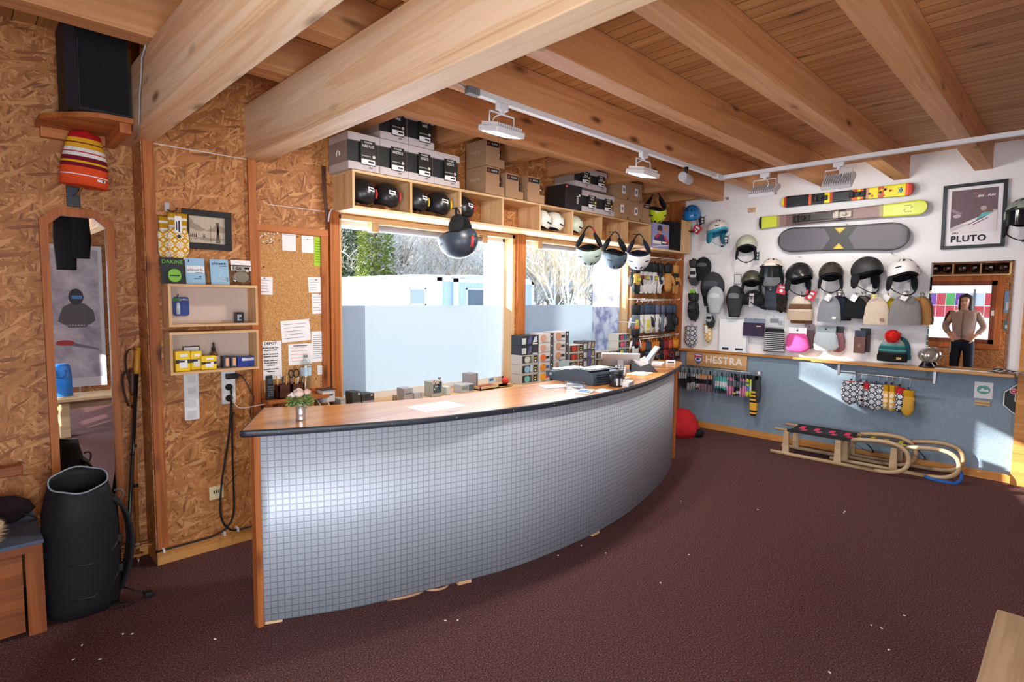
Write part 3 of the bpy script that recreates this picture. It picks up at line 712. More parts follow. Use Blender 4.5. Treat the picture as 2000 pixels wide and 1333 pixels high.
b = MB(); b.box(-.2, .18, -.24, -.02, .152, .158, PB2, bev=.003); b.box(-.15, .13, -.2, -.06, .158, .164, flat(190, 198, 208, .4)); b.build('top_cover', t)
b = MB()
for z in (.03, .055, .08, .105): b.box(-.17, .15, -.283, -.272, z, z+.01, BLACK)
b.build('output_slots', t)
b = MB(); b.lathe([(.018, 0), (.018, .004), (.014, .006)], flat(150, 160, 172, .4), 16, Tr(-.21, .21, .065) @ Ro(-pi/2, 'Y')); b.build('power_button', t)
b = MB(); b.box(-.16, .14, .1, .25, .118, .122, flat(210, 214, 220, .7), T=Ro(.0, 'X')); b.build('paper', t)
t = thing('screw_top_jar', 'black screw-top jar with a white label beside the printer', 'jar', (3.36, 2.33, Z1), -.7)
b = MB(); b.lathe([(.047, 0), (.05, .004), (.05, .082), (.046, .086)], flat(30, 34, 42, .3), 28); b.build('jar_body', t)
b = MB(); b.lathe([(.049, .086), (.0515, .09), (.0515, .108), (.047, .114), (0.001, .115)], flat(40, 46, 54, .35), 28); b.build('lid', t)
b = MB(); b.grid(lambda u, v: (.0504*sin(-.2+1.0*u), -.0504*cos(-.2+1.0*u), .012+.05*v), 8, 1, lambda u, v: flat(214, 216, 220, .6) if not (.3 < u < .62) else flat(60, 66, 76, .6)); b.build('label', t)
sheet('paper_stack', 'stack of papers under the grey card terminal', 'papers', .2, .15, (3.62, 2.5, Z1), .3, 4, th=.018)
t = thing('card_terminal', 'light grey payment terminal propped on papers, keys on top', 'terminal', (3.66, 2.5, Z1+.0195), .55)
b = MB(); b.prism([(-.1, 0), (.1, 0), (.1, .075), (.07, .08), (-.1, .03)], flat(168, 170, 174, .5), -.04, .04); b.build('terminal_body', t)
b = MB()
for i in range(4):
    for j in range(3): b.box(-.06+i*.035, -.038+i*.035, -.03+j*.022, -.015+j*.022, .04+i*.0105, .05+i*.0105, flat(60, 64, 72, .5))
b.build('keys', t)
b = MB(); b.box(-.13, -.09, -.035, .035, .0, .03, flat(90, 94, 100, .5)); b.build('card_slot', t)
t = thing('white_carton', 'flat white carton on the counter edge before the terminal', 'carton', (3.44, 2.31, Z1), .35)
b = MB(); b.box(-.08, .08, -.05, .05, 0, .03, flat(222, 222, 222, .6), bev=.002); b.build('carton_body', t); b = MB(); b.box(-.079, .079, -.0512, -.05, .012, .016, INKG); b.build('lid_seam', t)
t = thing('touch_monitor', 'grey back of a tilted flat monitor on the counter', 'monitor', (4.1, 2.8, Z1), -.95); t.scale = (.95, .95, .66)
b = MB(); T = Tr(0, 0, .16) @ Ro(.85, 'X'); b.box(-.17, .17, -.012, .012, -.13, .13, flat(176, 180, 192, .45), T=T, bev=.006); b.build('screen_back', t)
b = MB(); b.box(-.16, .16, .0121, .013, -.12, .12, flat(30, 32, 40, .15), T=T); b.build('screen', t)
b = MB(); b.box(-.09, .09, -.07, .08, 0, .012, flat(150, 154, 164, .45), bev=.004); b.box(-.025, .025, 0, .03, .01, .15, flat(180, 184, 192, .3)); b.build('stand', t)
t = thing('black_card_holder', 'black folded metal card stand holding white cards', 'card holder', (4.24, 2.66, Z1), -.85)
b = MB(); b.prism([(-.11, 0), (-.11, .1), (-.03, .045), (.05, .075), (.12, 0)], flat(26, 28, 32, .4), -.05, -.045); b.prism([(-.11, 0), (-.11, .1), (-.03, .045), (.05, .075), (.12, 0)], flat(26, 28, 32, .4), .045, .05); b.box(-.11, .12, -.05, .05, 0, .004, BLACK); b.build('stand', t)
b = MB(); b.box(-.1, .03, -.044, -.036, .0, .012, PAPER, T=Tr(0, 0, .06) @ Ro(.4, 'Y')); b.box(-.1, .03, -.03, -.022, .0, .1, PAPER, T=Tr(.03, 0, .03) @ Ro(-.5, 'Y')); b.build('cards', t)
b = MB(); b.lathe([(.06, -.02), (.066, -.015), (.066, .015), (.06, .02)], flat(46, 50, 56, .5), 24, Tr(-.02, .02, .075) @ Ro(pi/2, 'X')); tag(b.build('tape_roll', loc=(4.32, 2.74, Z1)), 'dark round tape roll standing behind the black card holder', 'tape roll')
t = thing('tablet_stand', 'tall slanted silver display stand near the counter end', 'display stand', (4.52, 2.78, Z1), -.7)
b = MB(); b.prism([(-.07, 0), (-.055, 0), (.09, .19), (.075, .195)], NT('brushed', .25, .9).color(srgb(190, 192, 196)).mat, -.06, .06); b.build('sloping_panel', t)
b = MB(); b.box(-.1, .08, -.06, .06, 0, .006, STEEL); b.prism([(.0, .0), (.012, 0), (.06, .14), (.05, .14)], STEEL, -.02, .02); b.build('foot', t)
sheet('paper_stack', 'loose white papers fanned out at the round end of the counter', 'papers', .26, .2, (4.82, 2.92, Z1), .4, 5, th=.01)
t = thing('name_plate', 'small tilted name plate at the far right end of the counter', 'name plate', (4.95, 2.80, Z1), -.8); t.scale = (.6, .6, .7)
b = MB(); b.prism([(-.03, 0), (.03, 0), (0.004, .05), (-.004, .05)], flat(226, 228, 232, .4), -.07, .07, plane='yz'); b.build('plate', t); b = MB(); b.box(-.05, .05, -.027, -.02, .012, .03, flat(50, 60, 90, .4)); b.build('dark_print', t)
sheet('paper_sheet', 'flat white leaflet right of the tilted monitor', 'paper', .21, .15, (4.1, 2.6, Z1), .2, 4, th=.002)
# ---------------------------------------------------------------- left side: mirror wall and pier
YM = 3.98
t = thing('wall_mirror', 'tall narrow mirror in a chamfered red larch frame on the chipboard wall', 'mirror', (.51, YM, 0))
def octo(w, z0, z1, c): return [(-w+c, z0), (w-c, z0), (w, z0+c*1.1), (w, z1-c*.9), (w-c, z1), (-w+c, z1), (-w, z1-c*.9), (-w, z0+c*1.1)]
b = MB(); A, B_ = octo(.165, .05, 2.065, .075), octo(.128, .09, 2.025, .06)
for d0, d1 in ((-.035, 0),):
    for i in range(8):
        j = (i+1) % 8; q = [A[i], A[j], B_[j], B_[i]]
        b.prism(q, TRIM['z'], d0, d1)
b.build('frame', t)
b = MB(); b.face([b.bm.verts.new((x, -.012, z)) for x, z in B_], MIRROR); b.build('mirror_glass', t)
# beanie on its hook
t = thing('wall_hook', 'black metal display hook on the wall above the tall mirror', 'hook', (.50, YM, 2.14))
b = MB(); b.box(-.03, .03, -.008, 0, -.06, .06, flat(36, 42, 52, .4), bev=.003); b.build('plate', t)
b = MB(); b.tube(bez((0, -.008, 0), (.02, -.04, -.005), (.03, -.1, .02), (.035, -.13, .09), 10), .005, CHROME); b.build('peg', t)
t = thing('striped_beanie', 'red, orange, yellow and white striped knit beanie above the tall mirror', 'beanie', (.535, YM-.12, 2.18), .1, ry=.06)
CR = [cloth(*c) for c in ((232, 84, 40), (250, 246, 236), (120, 22, 40), (240, 180, 40), (196, 30, 34))]
bands = [(.0, 0), (.045, 0), (.05, 1), (.055, 0), (.09, 0), (.095, 2), (.11, 2), (.115, 3), (.122, 3), (.126, 2), (.145, 2), (.15, 1), (.165, 1), (.17, 4), (.176, 1), (.19, 1), (.195, 3), (.215, 3), (.22, 2), (.226, 3), (.24, 3), (.25, 4), (.28, 4), (.3, 4), (.305, 4)]
prof = []
for z, c in bands:
    f = z/.3; r = .108*(1-.42*max(0, f-.25)**1.5/.65) if z < .285 else .03
    prof.append((r*(1 if z < .3 else .1), z, CR[c]))
b = MB(); b.lathe(prof, CR[0], 36, sx=1, sy=.55, wob=lambda a, z: .012*sin(36*a)*0+.05*sin(3*a+z*20)*max(0, (z-.12))/.2); b.build('knit_body', t)
b = MB(); b.box(.03, .07, -.066, -.062, .03, .042, PAPER, T=Ro(.25, 'Z')); b.box(.056, .064, -.068, -.064, .032, .04, INK, T=Ro(.25, 'Z')); b.build('brand_tab', t)
# speaker on a corner shelf
t = thing('corner_shelf', 'red wooden quarter-round corner shelf under the black speaker', 'shelf', (.55, YM, 2.46))
def qr(y): return [(-.2+.40*i/10, -.40+.10*(1-((i-7)/7)**2)-.06) for i in range(11)]
b = MB(); b.prism([(-.20, 0)]+[(-.20+.36*i/10, -.22-.24*sin(pi/2*min(1, i/7))) for i in range(11)]+[(.16, 0)], TRIM['x'], .02, .045, plane='xy'); b.build('board', t)
b = MB(); b.box(-.18, .1, -.05, 0, -.03, .02, TRIM['x']); b.box(.1, .15, -.44, 0, -.03, .02, TRIM['y']); b.build('batten', t)
t = thing('loudspeaker', 'large black loudspeaker box on the corner shelf under the rafters', 'loudspeaker', (.56, 3.68, 2.507))
b = MB(); b.prism([(-.115, -.12), (-.075, -.155), (.135, -.155), (.135, .2), (-.115, .2)], flat(24, 24, 28, .7), 0, .46, plane='xy'); b.build('cabinet', t)
b = MB(); b.box(-.07, .13, -.162, -.156, .012, .45, cloth(26, 26, 28)); b.build('grille_cloth', t)
b = MB(); b.prism([(-.117, -.118), (-.077, -.158), (-.08, -.16), (-.12, -.12)], flat(44, 44, 52, .4), .01, .45, plane='xy'); b.build('bevel_strip', t)
b = MB(); p = [(.705, 3.2, 2.78), (.703, 3.28, 2.74), (.704, 3.31, 2.66), (.703, 3.35, 2.58), (.704, 3.37, 2.5), (.702, 3.38, 2.46), (.712, 3.44, 2.453), (.74, 3.6, 2.452), (.752, 3.72, 2.45)]
b.tube(p, .004, flat(150, 150, 156, .5), 6); tag(b.build('speaker_cable', recenter=p[4]), 'thin grey cable running down the first big ceiling beam', 'cable')
# pier: mittens, picture
KNY, KNW = (214, 160, 26), (240, 232, 214)
def pattern(name, bg, fg, s=60, band=None, bandcol=None):
    """nordic knit: stars and lozenges in object x, z"""
    t = NT(name, .95, 0, .1); p = t.sep(t.obj()); x, z = t.math('MULTIPLY', p[0], s), t.math('MULTIPLY', p[2], s)
    a = t.math('ABSOLUTE', t.math('SUBTRACT', t.math('FRACT', x), .5)); c = t.math('ABSOLUTE', t.math('SUBTRACT', t.math('FRACT', z), .5))
    d = t.math('FRACT', t.math('MULTIPLY', t.math('ADD', a, c), 2.0)); m = t.math('GREATER_THAN', d, .55)
    cr = t.math('LESS_THAN', t.math('MINIMUM', a, c), .06); m = t.math('ABSOLUTE', t.math('SUBTRACT', m, cr))
    col = t.mix(m, srgb(*bg), srgb(*fg))
    t.color(col).bump(t.noise(t.obj(), 300, 2), .4, .002); return t.mat
P_YEL = pattern('yellow_snowflake_knit', KNY, KNW, 19); P_BLK = pattern('black_nordic_knit', (26, 30, 44), (232, 234, 240), 19); P_GRY = pattern('grey_nordic_knit', (62, 68, 84), (226, 228, 234), 17)
def mitten(mb, w, h, body, cuff, cuff_h, th=.02, thumb=1, edge=None, T=None, stripes=()):
    """hangs cuff up from z=0 down to -h; thumb=+1/-1 side"""
    T = T or Mx()
    pr = []
    n = 10
    L = h-cuff_h
    for i in range(n+1):
        f = i/n; z = -h+L*f
        r = w/2*(sin(min(1, f*2.2+.06)*pi/2)**.8)*(1 if f < .75 else 1-.18*(f-.75)/.25)
        pr.append((max(.002, r), z, body))
    k = 6
    for i in range(k+1):
        f = i/k; z = -cuff_h+cuff_h*f; m = cuff
        if edge and f >= .99: m = edge
        for a, c, mm in stripes:
            if a <= f <= c: m = mm
        pr.append((w/2*(.82+.1*f), z, m))
    pr.append((w/2*.88, -.006, edge or cuff))
    mb.lathe(pr, body, 18, T, sy=th*2/w, caps=True)
    if thumb:
        q = T @ Tr(thumb*w*.38, 0, -cuff_h-h*.08) @ Ro(thumb*.32, 'Y')
        mb.lathe([(.002, -h*.36), (w*.14, -h*.3), (w*.17, -h*.18), (w*.15, 0), (w*.05, .02)], body, 12, q, sy=.7)
t = thing('wall_hook', 'small steel screw hook above the yellow mittens', 'hook', (.905, YP, 2.10)); b = MB()
b.box(-.012, .012, -.004, 0, -.02, .03, STEEL); b.build('plate', t); b = MB(); b.tube(bez((0, -.004, -.01), (.0, -.06, -.03), (.04, -.07, -.03), (.035, -.06, 0), 8), .003, BLACK); b.build('hook', t)
t = thing('yellow_mittens', 'pair of yellow and white snowflake knit mittens beside the framed picture', 'mittens', (.925, YP-.035, 2.07))
CY, CW_ = cloth(*KNY, rib=160), cloth(*KNW)
b = MB(); mitten(b, .115, .28, P_YEL, CY, .085, .016, -1, T=Tr(-.02, .014, -.02), stripes=((.45, .6, CW_), (.0, .12, CW_))); b.build('mitten', t)
b = MB(); mitten(b, .115, .285, P_YEL, CY, .085, .016, 0, T=Tr(.02, -.012, 0), stripes=((.5, .62, CW_), (.0, .12, CW_))); b.build('mitten', t)
b = MB(); b.box(.0, .035, -.034, -.032, -.115, -.02, PAPER); b.box(.006, .012, -.0345, -.034, -.1, -.05, INK); b.box(.018, .026, -.0345, -.034, -.11, -.045, INK); b.tube([(.015, -.033, -.02), (.012, -.02, .01)], .001, BLACK, 4); b.build('hang_tag', t)
b = MB(); b.lathe([(.01, 0), (.01, .003), (.004, .004)], flat(30, 40, 50, .5), 12, Tr(.02, -.03, -.135) @ Ro(pi/2, 'X')); b.build('button_badge', t)
def frame_things(name, label, cat, c, w, h, fw, fm, rz=0, d=.02, ry=0, group=None):
    t = thing(name, label, cat, c, rz, group, ry=ry)
    b = MB()
    for q in ((-w/2, w/2, h/2-fw, h/2), (-w/2, w/2, -h/2, -h/2+fw), (-w/2, -w/2+fw, -h/2+fw, h/2-fw), (w/2-fw, w/2, -h/2+fw, h/2-fw)): b.box(q[0], q[1], -d, 0, q[2], q[3], fm, bev=.002)
    b.build('frame', t); return t
t = frame_things('framed_picture', 'black framed drawing of two skis standing before mountains', 'picture', (1.113, YP-.001, 1.99), .272, .232, .036, flat(28, 28, 30, .4))
b = MB(); SEP = flat(196, 180, 160, .8); SEPD = flat(112, 96, 84, .8); SEPM = flat(160, 142, 122, .8)
b.box(-.1, .1, -.006, -.004, -.08, .08, SEP)
b.prism([(-.1, .01), (-.1, .066), (-.085, .06), (-.07, .035), (-.05, .03), (-.03, .012), (.0, .0), (-.04, -.01)], SEPM, -.0075, -.006); b.prism([(-.01, -.005), (.02, .01), (.05, .03), (.07, .034), (.1, .02), (.1, -.01)], SEPM, -.0075, -.006)
for x in (-.09, -.082, -.072, -.062, -.02, -.015, -.06): b.prism([(x-.004, -.045), (x, -.022), (x+.004, -.045)], SEPD, -.008, -.006)
for i in range(9): b.box(-.095+.012*i, -.085+.03*i, -.0078, -.006, -.06+.004*(i % 4), -.0585+.004*(i % 4), SEPD)
b.build('drawing', t)
b = MB()
for s in (-1, 1): b.box(-.005, .005, -.0095, -.008, -.075, .05, SEPD, T=Tr(.06, 0, 0) @ Ro(.1*s, 'Y'))
b.box(.018, .02, -.0095, -.008, -.07, .03, SEPD); b.build('drawn_skis', t)
# two shallow box shelves
def box_shelf(label, z0, z1):
    t = thing('box_shelf', label, 'shelf', (1.105, YP, z0), 0, 'box shelves on the pier'); h = z1-z0; w = .245; b = MB(); k = .014
    b.box(-w, w, -.145, 0, 0, k, SHELFW['x']); b.box(-w, w, -.145, 0, h-k, h, SHELFW['x']); b.box(-w, -w+k, -.145, 0, k, h-k, SHELFW['z']); b.box(w-k, w, -.145, 0, k, h-k, SHELFW['z']); b.build('case', t)
    b = MB(); b.box(-w+k, w-k, -.008, 0, k, h-k, flat(206, 186, 172, .7)); b.build('back_panel', t); return t
box_shelf('upper pale wooden box shelf with a blue blister pack inside', 1.415, 1.66); box_shelf('lower pale wooden box shelf holding yellow first aid tins', 1.14, 1.385)
zt = 1.662; yb = YP-.05
t = thing('accessory_pack', 'black hanging card with a green lock, left on the upper box shelf', 'pack', (.905, yb-.03, zt), rx=-.12)
b = MB(); b.box(-.06, .06, -.003, 0, 0, .15, flat(34, 38, 40, .5)); b.build('card', t); b = MB(); b.prism(rrect(.064, .075, .03, cx=.005, cz=.045), flat(126, 190, 66, .5), -.02, -.003); b.box(-.02, .03, -.0215, -.02, .04, .048, flat(30, 60, 30, .6)); b.build('green_case', t); b = MB(); b.text('DAKINE', .03, flat(110, 190, 60, .5), Tr(0, -.004, .125), ext=.0004); b.build('lettering', t)
def bluepack(label, x, top):
    t = thing('pamphlet', label, 'pamphlet', (x, yb, zt), rx=-.14, group='light blue packs on the upper box shelf'); b = MB(); LB = flat(150, 192, 222, .5)
    b.box(-.052, .052, -.006, 0, 0, .155, LB); b.build('card', t); b = MB()
    z = .085 if top == 0 else .13
    if top == 0: b.box(-.045, .05, -.0068, -.006, .067, .108, PAPER); b.box(-.01, .03, -.0068, -.006, .03, .034, INK); b.box(-.035, -.03, -.0068, -.006, .13, .145, INK); b.box(.02, .03, -.0068, -.006, .04, .048, INK)
    b.text('planet:b', .026, INK, Tr(0, -.0072, z), ext=.0003); b.box(0, .042, -.007, -.006, z-.018, z-.015, INK)
    if top:
        for P in ([(-.03, .1), (.02, .09), (-.01, .05), (.03, .03)], [(-.03, .02), (.035, .02)], [(.01, .11), (.03, .1)]): b.tube([(x_, -.0075, z_) for x_, z_ in P], .002, PAPER, 5)
        for i in range(4): b.box(.034, .046, -.0068, -.006, .02+.007*i, .0225+.007*i, INK)
    b.build('print', t)
bluepack('light blue pamphlet with a white name band, on the upper box shelf', 1.03, 0); bluepack('light blue pamphlet with a white running figure, on the upper box shelf', 1.165, 1)
t = thing('plastic_bag', 'clear plastic bag with white header card, right on the upper box shelf', 'bag', (1.29, yb, zt), rx=-.1)
b = MB(); b.box(-.06, .06, -.004, -.001, .125, .155, PAPER); b.box(-.06, .06, -.006, -.004, .09, .118, flat(216, 214, 214, .6)); b.text('1 GA', .024, INK, Tr(-.025, -.007, .104), ext=.0003, bold=.001); b.box(.02, .05, -.0065, -.006, .1, .112, INK); b.build('header_card', t)
b = MB(); b.lathe([(.002, 0), (.05, .004), (.056, .03), (.058, .08), (.06, .125)], clear('cellophane', (.8, .82, .8, 1), .16), 16, sy=.22, wob=lambda a, z: .05*sin(7*a+z*90)); b.build('clear_pouch', t); b = MB(); b.lathe([(.044, -.006), (.046, 0), (.044, .006)], flat(176, 168, 150, .5), 20, Tr(0, 0, .052) @ Ro(pi/2, 'X'), sy=.75); b.build('disc', t)
t = thing('blister_pack', 'blue blister pack hanging at the left of the upper box shelf', 'pack', (.955, YP-.014, 1.53))
b = MB(); b.prism(rrect(.086, .112, .014, cx=0, cz=0), flat(40, 66, 140, .45), -.004, 0); b.box(-.043, 0, -.005, -.004, .03, .05, flat(60, 120, 60, .5)); b.text('LABELLO', .014, PAPER, Tr(.022, -.0055, .04), ext=.0003); b.build('card', t); b = MB(); b.lathe([(.011, -.045), (.011, .0), (.009, .02), (.002, .024)], flat(190, 206, 222, .3), 12, Tr(-.018, -.014, 0)); b.build('stick', t); b = MB(); b.tube([(-.02, -.002, .055), (-.02, -.03, .062), (-.02, -.03, .075)], .0025, BLACK, 6); b.build('peg', t)
t = thing('film_box', 'tiny black box standing at the right of the upper box shelf', 'box', (1.26, YP-.075, 1.43)); b = MB(); b.box(-.024, .024, -.015, .015, 0, .064, flat(30, 32, 36, .4), bev=.001); b.build('carton', t); b = MB(); b.box(-.015, .01, -.0162, -.015, .012, .05, flat(150, 160, 170, .5)); b.box(-.004, .018, -.017, -.016, .02, .034, BLACK); b.build('print', t)
def tin(label, x, y, h, w):
    t = thing('first_aid_tin', label, 'tin', (x, y, 1.155), 0, 'yellow first aid tins'); b = MB(); Y_ = flat(240, 206, 30, .35)
    b.box(-w/2, w/2, -.022, .022, 0, h, Y_, bev=.008); b.build('tin_body', t); b = MB(); b.box(-w/2+.001, w/2-.001, -.0235, .0235, h*.4, h*.58, flat(36, 38, 40, .5)); b.box(-w*.25, w*.28, -.0245, -.0235, h*.18, h*.55, PAPER); b.box(-w*.2, w*.3, -.0245, -.022, h*.72, h*.86, PAPER); b.box(-w*.3, w*.1, -.0252, -.0245, h*.45, h*.54, INK); b.build('label_band', t)
tin('tall yellow first aid tin, leftmost in the lower box shelf', .93, YP-.1, .118, .078); tin('yellow first aid tin behind and right of the leftmost one', 1.008, YP-.07, .112, .062); tin('short yellow first aid tin in the middle of the lower box shelf', 1.068, YP-.1, .082, .084)
t = frame_things('small_card', 'small white card in a dark frame behind the yellow tins', 'card', (1.0, YP-.02, 1.255), .092, .075, .006, flat(60, 44, 40, .5), d=.006); b = MB(); b.box(-.04, .04, -.004, -.001, -.032, .032, PAPER); b.box(-.03, .02, -.0045, -.004, -.002, .002, INKG); b.build('card_face', t)
t = thing('spray_bottle', 'small brown spray bottle with black nozzle in the lower box shelf', 'bottle', (1.115, YP-.055, 1.155)); b = MB(); b.lathe([(.02, 0), (.023, .004), (.023, .085), (.012, .105)], flat(96, 62, 48, .25), 18); b.build('bottle_body', t); b = MB(); b.lathe([(.012, .105), (.012, .125), (.006, .13), (.006, .15), (.002, .158)], BLACK, 12); b.build('nozzle', t); b = MB(); b.grid(lambda u, v: (.0235*sin(-1+2*u), -.0235*cos(-1+2*u), .015+.06*v), 8, 1, flat(206, 174, 160, .6)); b.build('label', t)
for i, (x, lab) in enumerate(((1.172, 'small dark box with orange front beside the spray bottle'), (1.213, 'small dark box with orange front nearest the blue box'))):
    t = thing('small_carton', lab, 'box', (x, YP-.075, 1.155), .05, 'small dark boxes in the lower box shelf'); b = MB(); b.box(-.018, .018, -.025, .025, 0, .072-.004*i, flat(54, 66, 80, .4)); b.build('carton', t); b = MB(); b.box(-.006, .012, -.0262, -.025, .01, .06, flat(224, 172, 130, .5)); b.build('print', t)
t = thing('blue_carton', 'flat dark blue box at the right of the lower box shelf', 'box', (1.287, YP-.07, 1.155)); b = MB(); b.box(-.05, .05, -.03, .03, 0, .062, flat(38, 62, 150, .4), bev=.002); b.build('carton', t); b = MB(); b.box(-.025, .046, -.0315, -.03, .036, .054, flat(214, 218, 230, .5)); b.build('label', t)
# switches, sockets, cables on the pier
t = thing('light_switch', 'white vertical strip of four light switches on the chipboard pier', 'switch', (.998, YP, .986)); b = MB(); b.prism(rrect(.08, .285, .008), WHITEP, -.01, 0); b.build('plate', t)
for i in range(4):
    z = .105-.07*i; b = MB(); b.prism(rrect(.058, .056, .004, cz=z), WHITEP, -.014, -.01); b.prism([(-.021, z-.02), (.021, z-.02), (.021, z+.02), (-.021, z+.02)], flat(214, 214, 214, .3), -.018, -.014); b.build('rocker', t)
t = thing('socket_outlet', 'white triple socket with black plugs on the chipboard pier', 'socket', (1.208, YP, 1.022)); b = MB(); b.prism(rrect(.08, .212, .006), WHITEP, -.012, 0); b.build('plate', t)
for i in range(3): b = MB(); b.lathe([(.025, 0), (.025, .004), (.021, .004), (.02, -.004)], WHITEP, 22, Tr(0, -.011, .07-.07*i) @ Ro(pi/2, 'X')); b.build('socket_ring', t)
for i, (z, lab) in enumerate(((1.092, 'black mains adapter in the top socket of the triple outlet'), (1.022, 'black plug in the middle socket of the triple outlet'), (.952, 'black plug in the bottom socket of the triple outlet'))):
    t = thing('mains_plug', lab, 'plug', (1.208, YP-.013, z), 0, 'plugs in the wall outlet'); b = MB()
    if i == 0: b.box(-.02, .05, -.035, 0, -.016, .016, BLACK, bev=.005)
    else: b.lathe([(.021, 0), (.021, .012), (.012, .02), (.009, .038)], BLACK, 16, Ro(pi/2, 'X'))
    b.build('plug_body', t); b = MB(); b.tube([(0, -.035, 0), (0, -.045, -.012), (0, -.042, -.035)], .007, BLACK, 8) if i else b.tube([(.05, -.018, 0), (.065, -.018, .004)], .004, BLACK, 6); b.build('strain_relief', t)
cyl = lambda pts, r, m, lab, n='power_cable': tag((lambda b_: b_.tube(pts, r, m, 7).build(n, recenter=pts[0]))(MB()), lab, 'cable')
y = YP-.03
cyl(bez((1.208, YP-.055, .985), (1.2, y, .6), (1.15, y, .55), (1.135, y, .32), 14)+bez((1.135, y, .3), (1.12, y, .17), (1.17, y, .10), (1.225, y, .096), 8)+[(1.3, y, .094), (1.375, y-.01, .095)], .006, BLACK, 'thick black power cable looping down left and away along the baseboard')
cyl(bez((1.212, YP-.055, .92), (1.21, y, .6), (1.215, y, .5), (1.215, y, .3), 12)+bez((1.215, y, .28), (1.215, y, .13), (1.16, y, .1), (1.05, y, .094), 10)+[(.95, y, .093), (.85, y, .092), (.775, y, .09)], .006, BLACK, 'thick black power cable hanging straight and running left along the baseboard')
cyl(bez((1.272, YP-.03, 1.1), (1.31, y, 1.06), (1.32, y-.01, 1.0), (1.345, y-.02, .95), 8)+bez((1.345, y-.02, .93), (1.31, y, .85), (1.33, y, .8), (1.36, y-.05, .72), 8), .003, BLACK, 'thin black cord from the adapter down behind the counter')
cyl(bez((1.235, YP-.01, .93), (1.25, y, .86), (1.28, y, .88), (1.41, 3.68, .90), 10), .0035, flat(226, 206, 200, .5), 'white wire from the outlet strip to the counter')
t = thing('cream_socket', 'cream wall plate with three dark slots low on the pier', 'socket', (1.12, YP, .362)); b = MB(); b.prism(rrect(.082, .082, .004), flat(232, 214, 170, .4), -.01, 0); b.build('plate', t); b = MB()
for i in range(3): b.box(-.016+.013*i, -.01+.013*i, -.0115, -.009, -.004, .016, BLACK)
b.build('slots', t)
for i, (x, z) in enumerate(((.815, .09), (1.15, .097), (1.23, .1))):
    b = MB(); b.box(-.006, .006, -.04, .012, -.012, .012, WHITEP, bev=.002); o = b.build('cable_clip', loc=(x, YP-.012, z)); tag(o, ['white cable clip at the left corner of the pier baseboard', 'white cable clip left of the cable loop on the baseboard', 'white cable clip right of the cable loop on the baseboard'][i], 'clip', 'cable clips')
# cork board
t = thing('cork_board', 'large cork pin board in a larch frame beside the window', 'pin board', (1.65, YW, 1.485)); w, h = .245, .575; b = MB()
for q in ((-w, w, h-.045, h), (-w, w, -h, -h+.045), (w-.055, w, -h+.045, h-.045), (-w, -w+.02, -h+.045, h-.045)): b.box(q[0], q[1], -.022, 0, q[2], q[3], TRIM['x' if q[1]-q[0] > .1 else 'z'], bev=.002)
b.build('frame', t); b = MB(); b.box(-w+.02, w-.055, -.008, 0, -h+.045, h-.045, CORK); b.build('cork_sheet', t)
def cp(px, py): return at(px, py, 'y', YW-.009)
def note(x0, y0_, x1, y1_, label, lines=0, col=PAPER, ink=INKG, heads=(), rot=0.0, **k):
    a, c = cp(x0, y0_), cp(x1, y1_); w, h = abs(c.x-a.x), abs(a.z-c.z)
    o = sheet('pinned_note', label, 'note', w, h, ((a.x+c.x)/2, YW-.009, (a.z+c.z)/2), 0, lines, col, ink, True, 'notes on the cork board', heads=heads, ry=rot, **k); return o
note(551, 456, 578, 491, 'blank white note at the top middle of the cork board', 0, heads=((.1, .9, .92, .94, INKG),)); note(589, 460, 613, 495, 'blank white note overlapping the green one', 0)
o = note(613, 463, 636, 521, 'bright green card pinned at the top right of the cork board', 9, flat(164, 206, 50, .7), flat(70, 110, 30, .7), rot=.02)
note(504, 541, 533, 576, 'small receipt near the left edge of the cork board', 5, rot=.03); note(602, 541, 628, 572, 'upper of two small receipts at the right of the cork board', 5, rot=-.03); note(609, 574, 635, 613, 'lower small receipt with a light blue square', 6, heads=((.7, .85, .1, .22, flat(90, 190, 220, .7)),), rot=-.02)
note(549, 626, 606, 666, 'wide handwritten note in the middle of the cork board', 5, rot=-.06); note(608, 648, 635, 706, 'long printed list at the right of the cork board', 12)
note(563, 673, 609, 711, 'timetable with orange lines low on the cork board', 5, ink=flat(226, 136, 96, .8), heads=((.2, .8, .88, .93, flat(90, 110, 140, .8)),))
note(600, 714, 608, 734, 'narrow slip half behind the water bottle', 3); note(620, 715, 635, 731, 'tiny square note low on the cork board', 4)
a, c = cp(506, 668), cp(551, 740); t = thing('depot_notice', 'white DEPOT notice with bold black lines at the lower left of the cork board', 'notice', ((a.x+c.x)/2, YW-.009, (a.z+c.z)/2)); w, h = c.x-a.x, a.z-c.z; b = MB(); b.box(-w/2, w/2, -.0008, 0, -h/2, h/2, PAPER); b.build('sheet', t)
b = MB(); zz = h*.44
for s_, sz in (('DEPOT', .026), ('', 0), ('Ski bitte vor der Ture', .0115), ('schneefrei machen.', .0115), ('', 0), ('Nur Ski, Snowboards,', .0115), ('Langlaufski abstellen!', .0115), ('', 0), ('Schuhe, Schafe und', .0115), ('Stocke mussen zu', .0115), ('verbleiben!', .0115), ('', 0), ('Fotografieren an ihre', .0115), ('Nummern.', .0115)):
    if s_: b.text(s_, sz, BLACKM, Tr(0, -.001, zz), ext=.0002, bold=.0007)
    zz -= h*(.07 if sz > .02 else .062 if s_ else .04)
b.build('lettering', t)
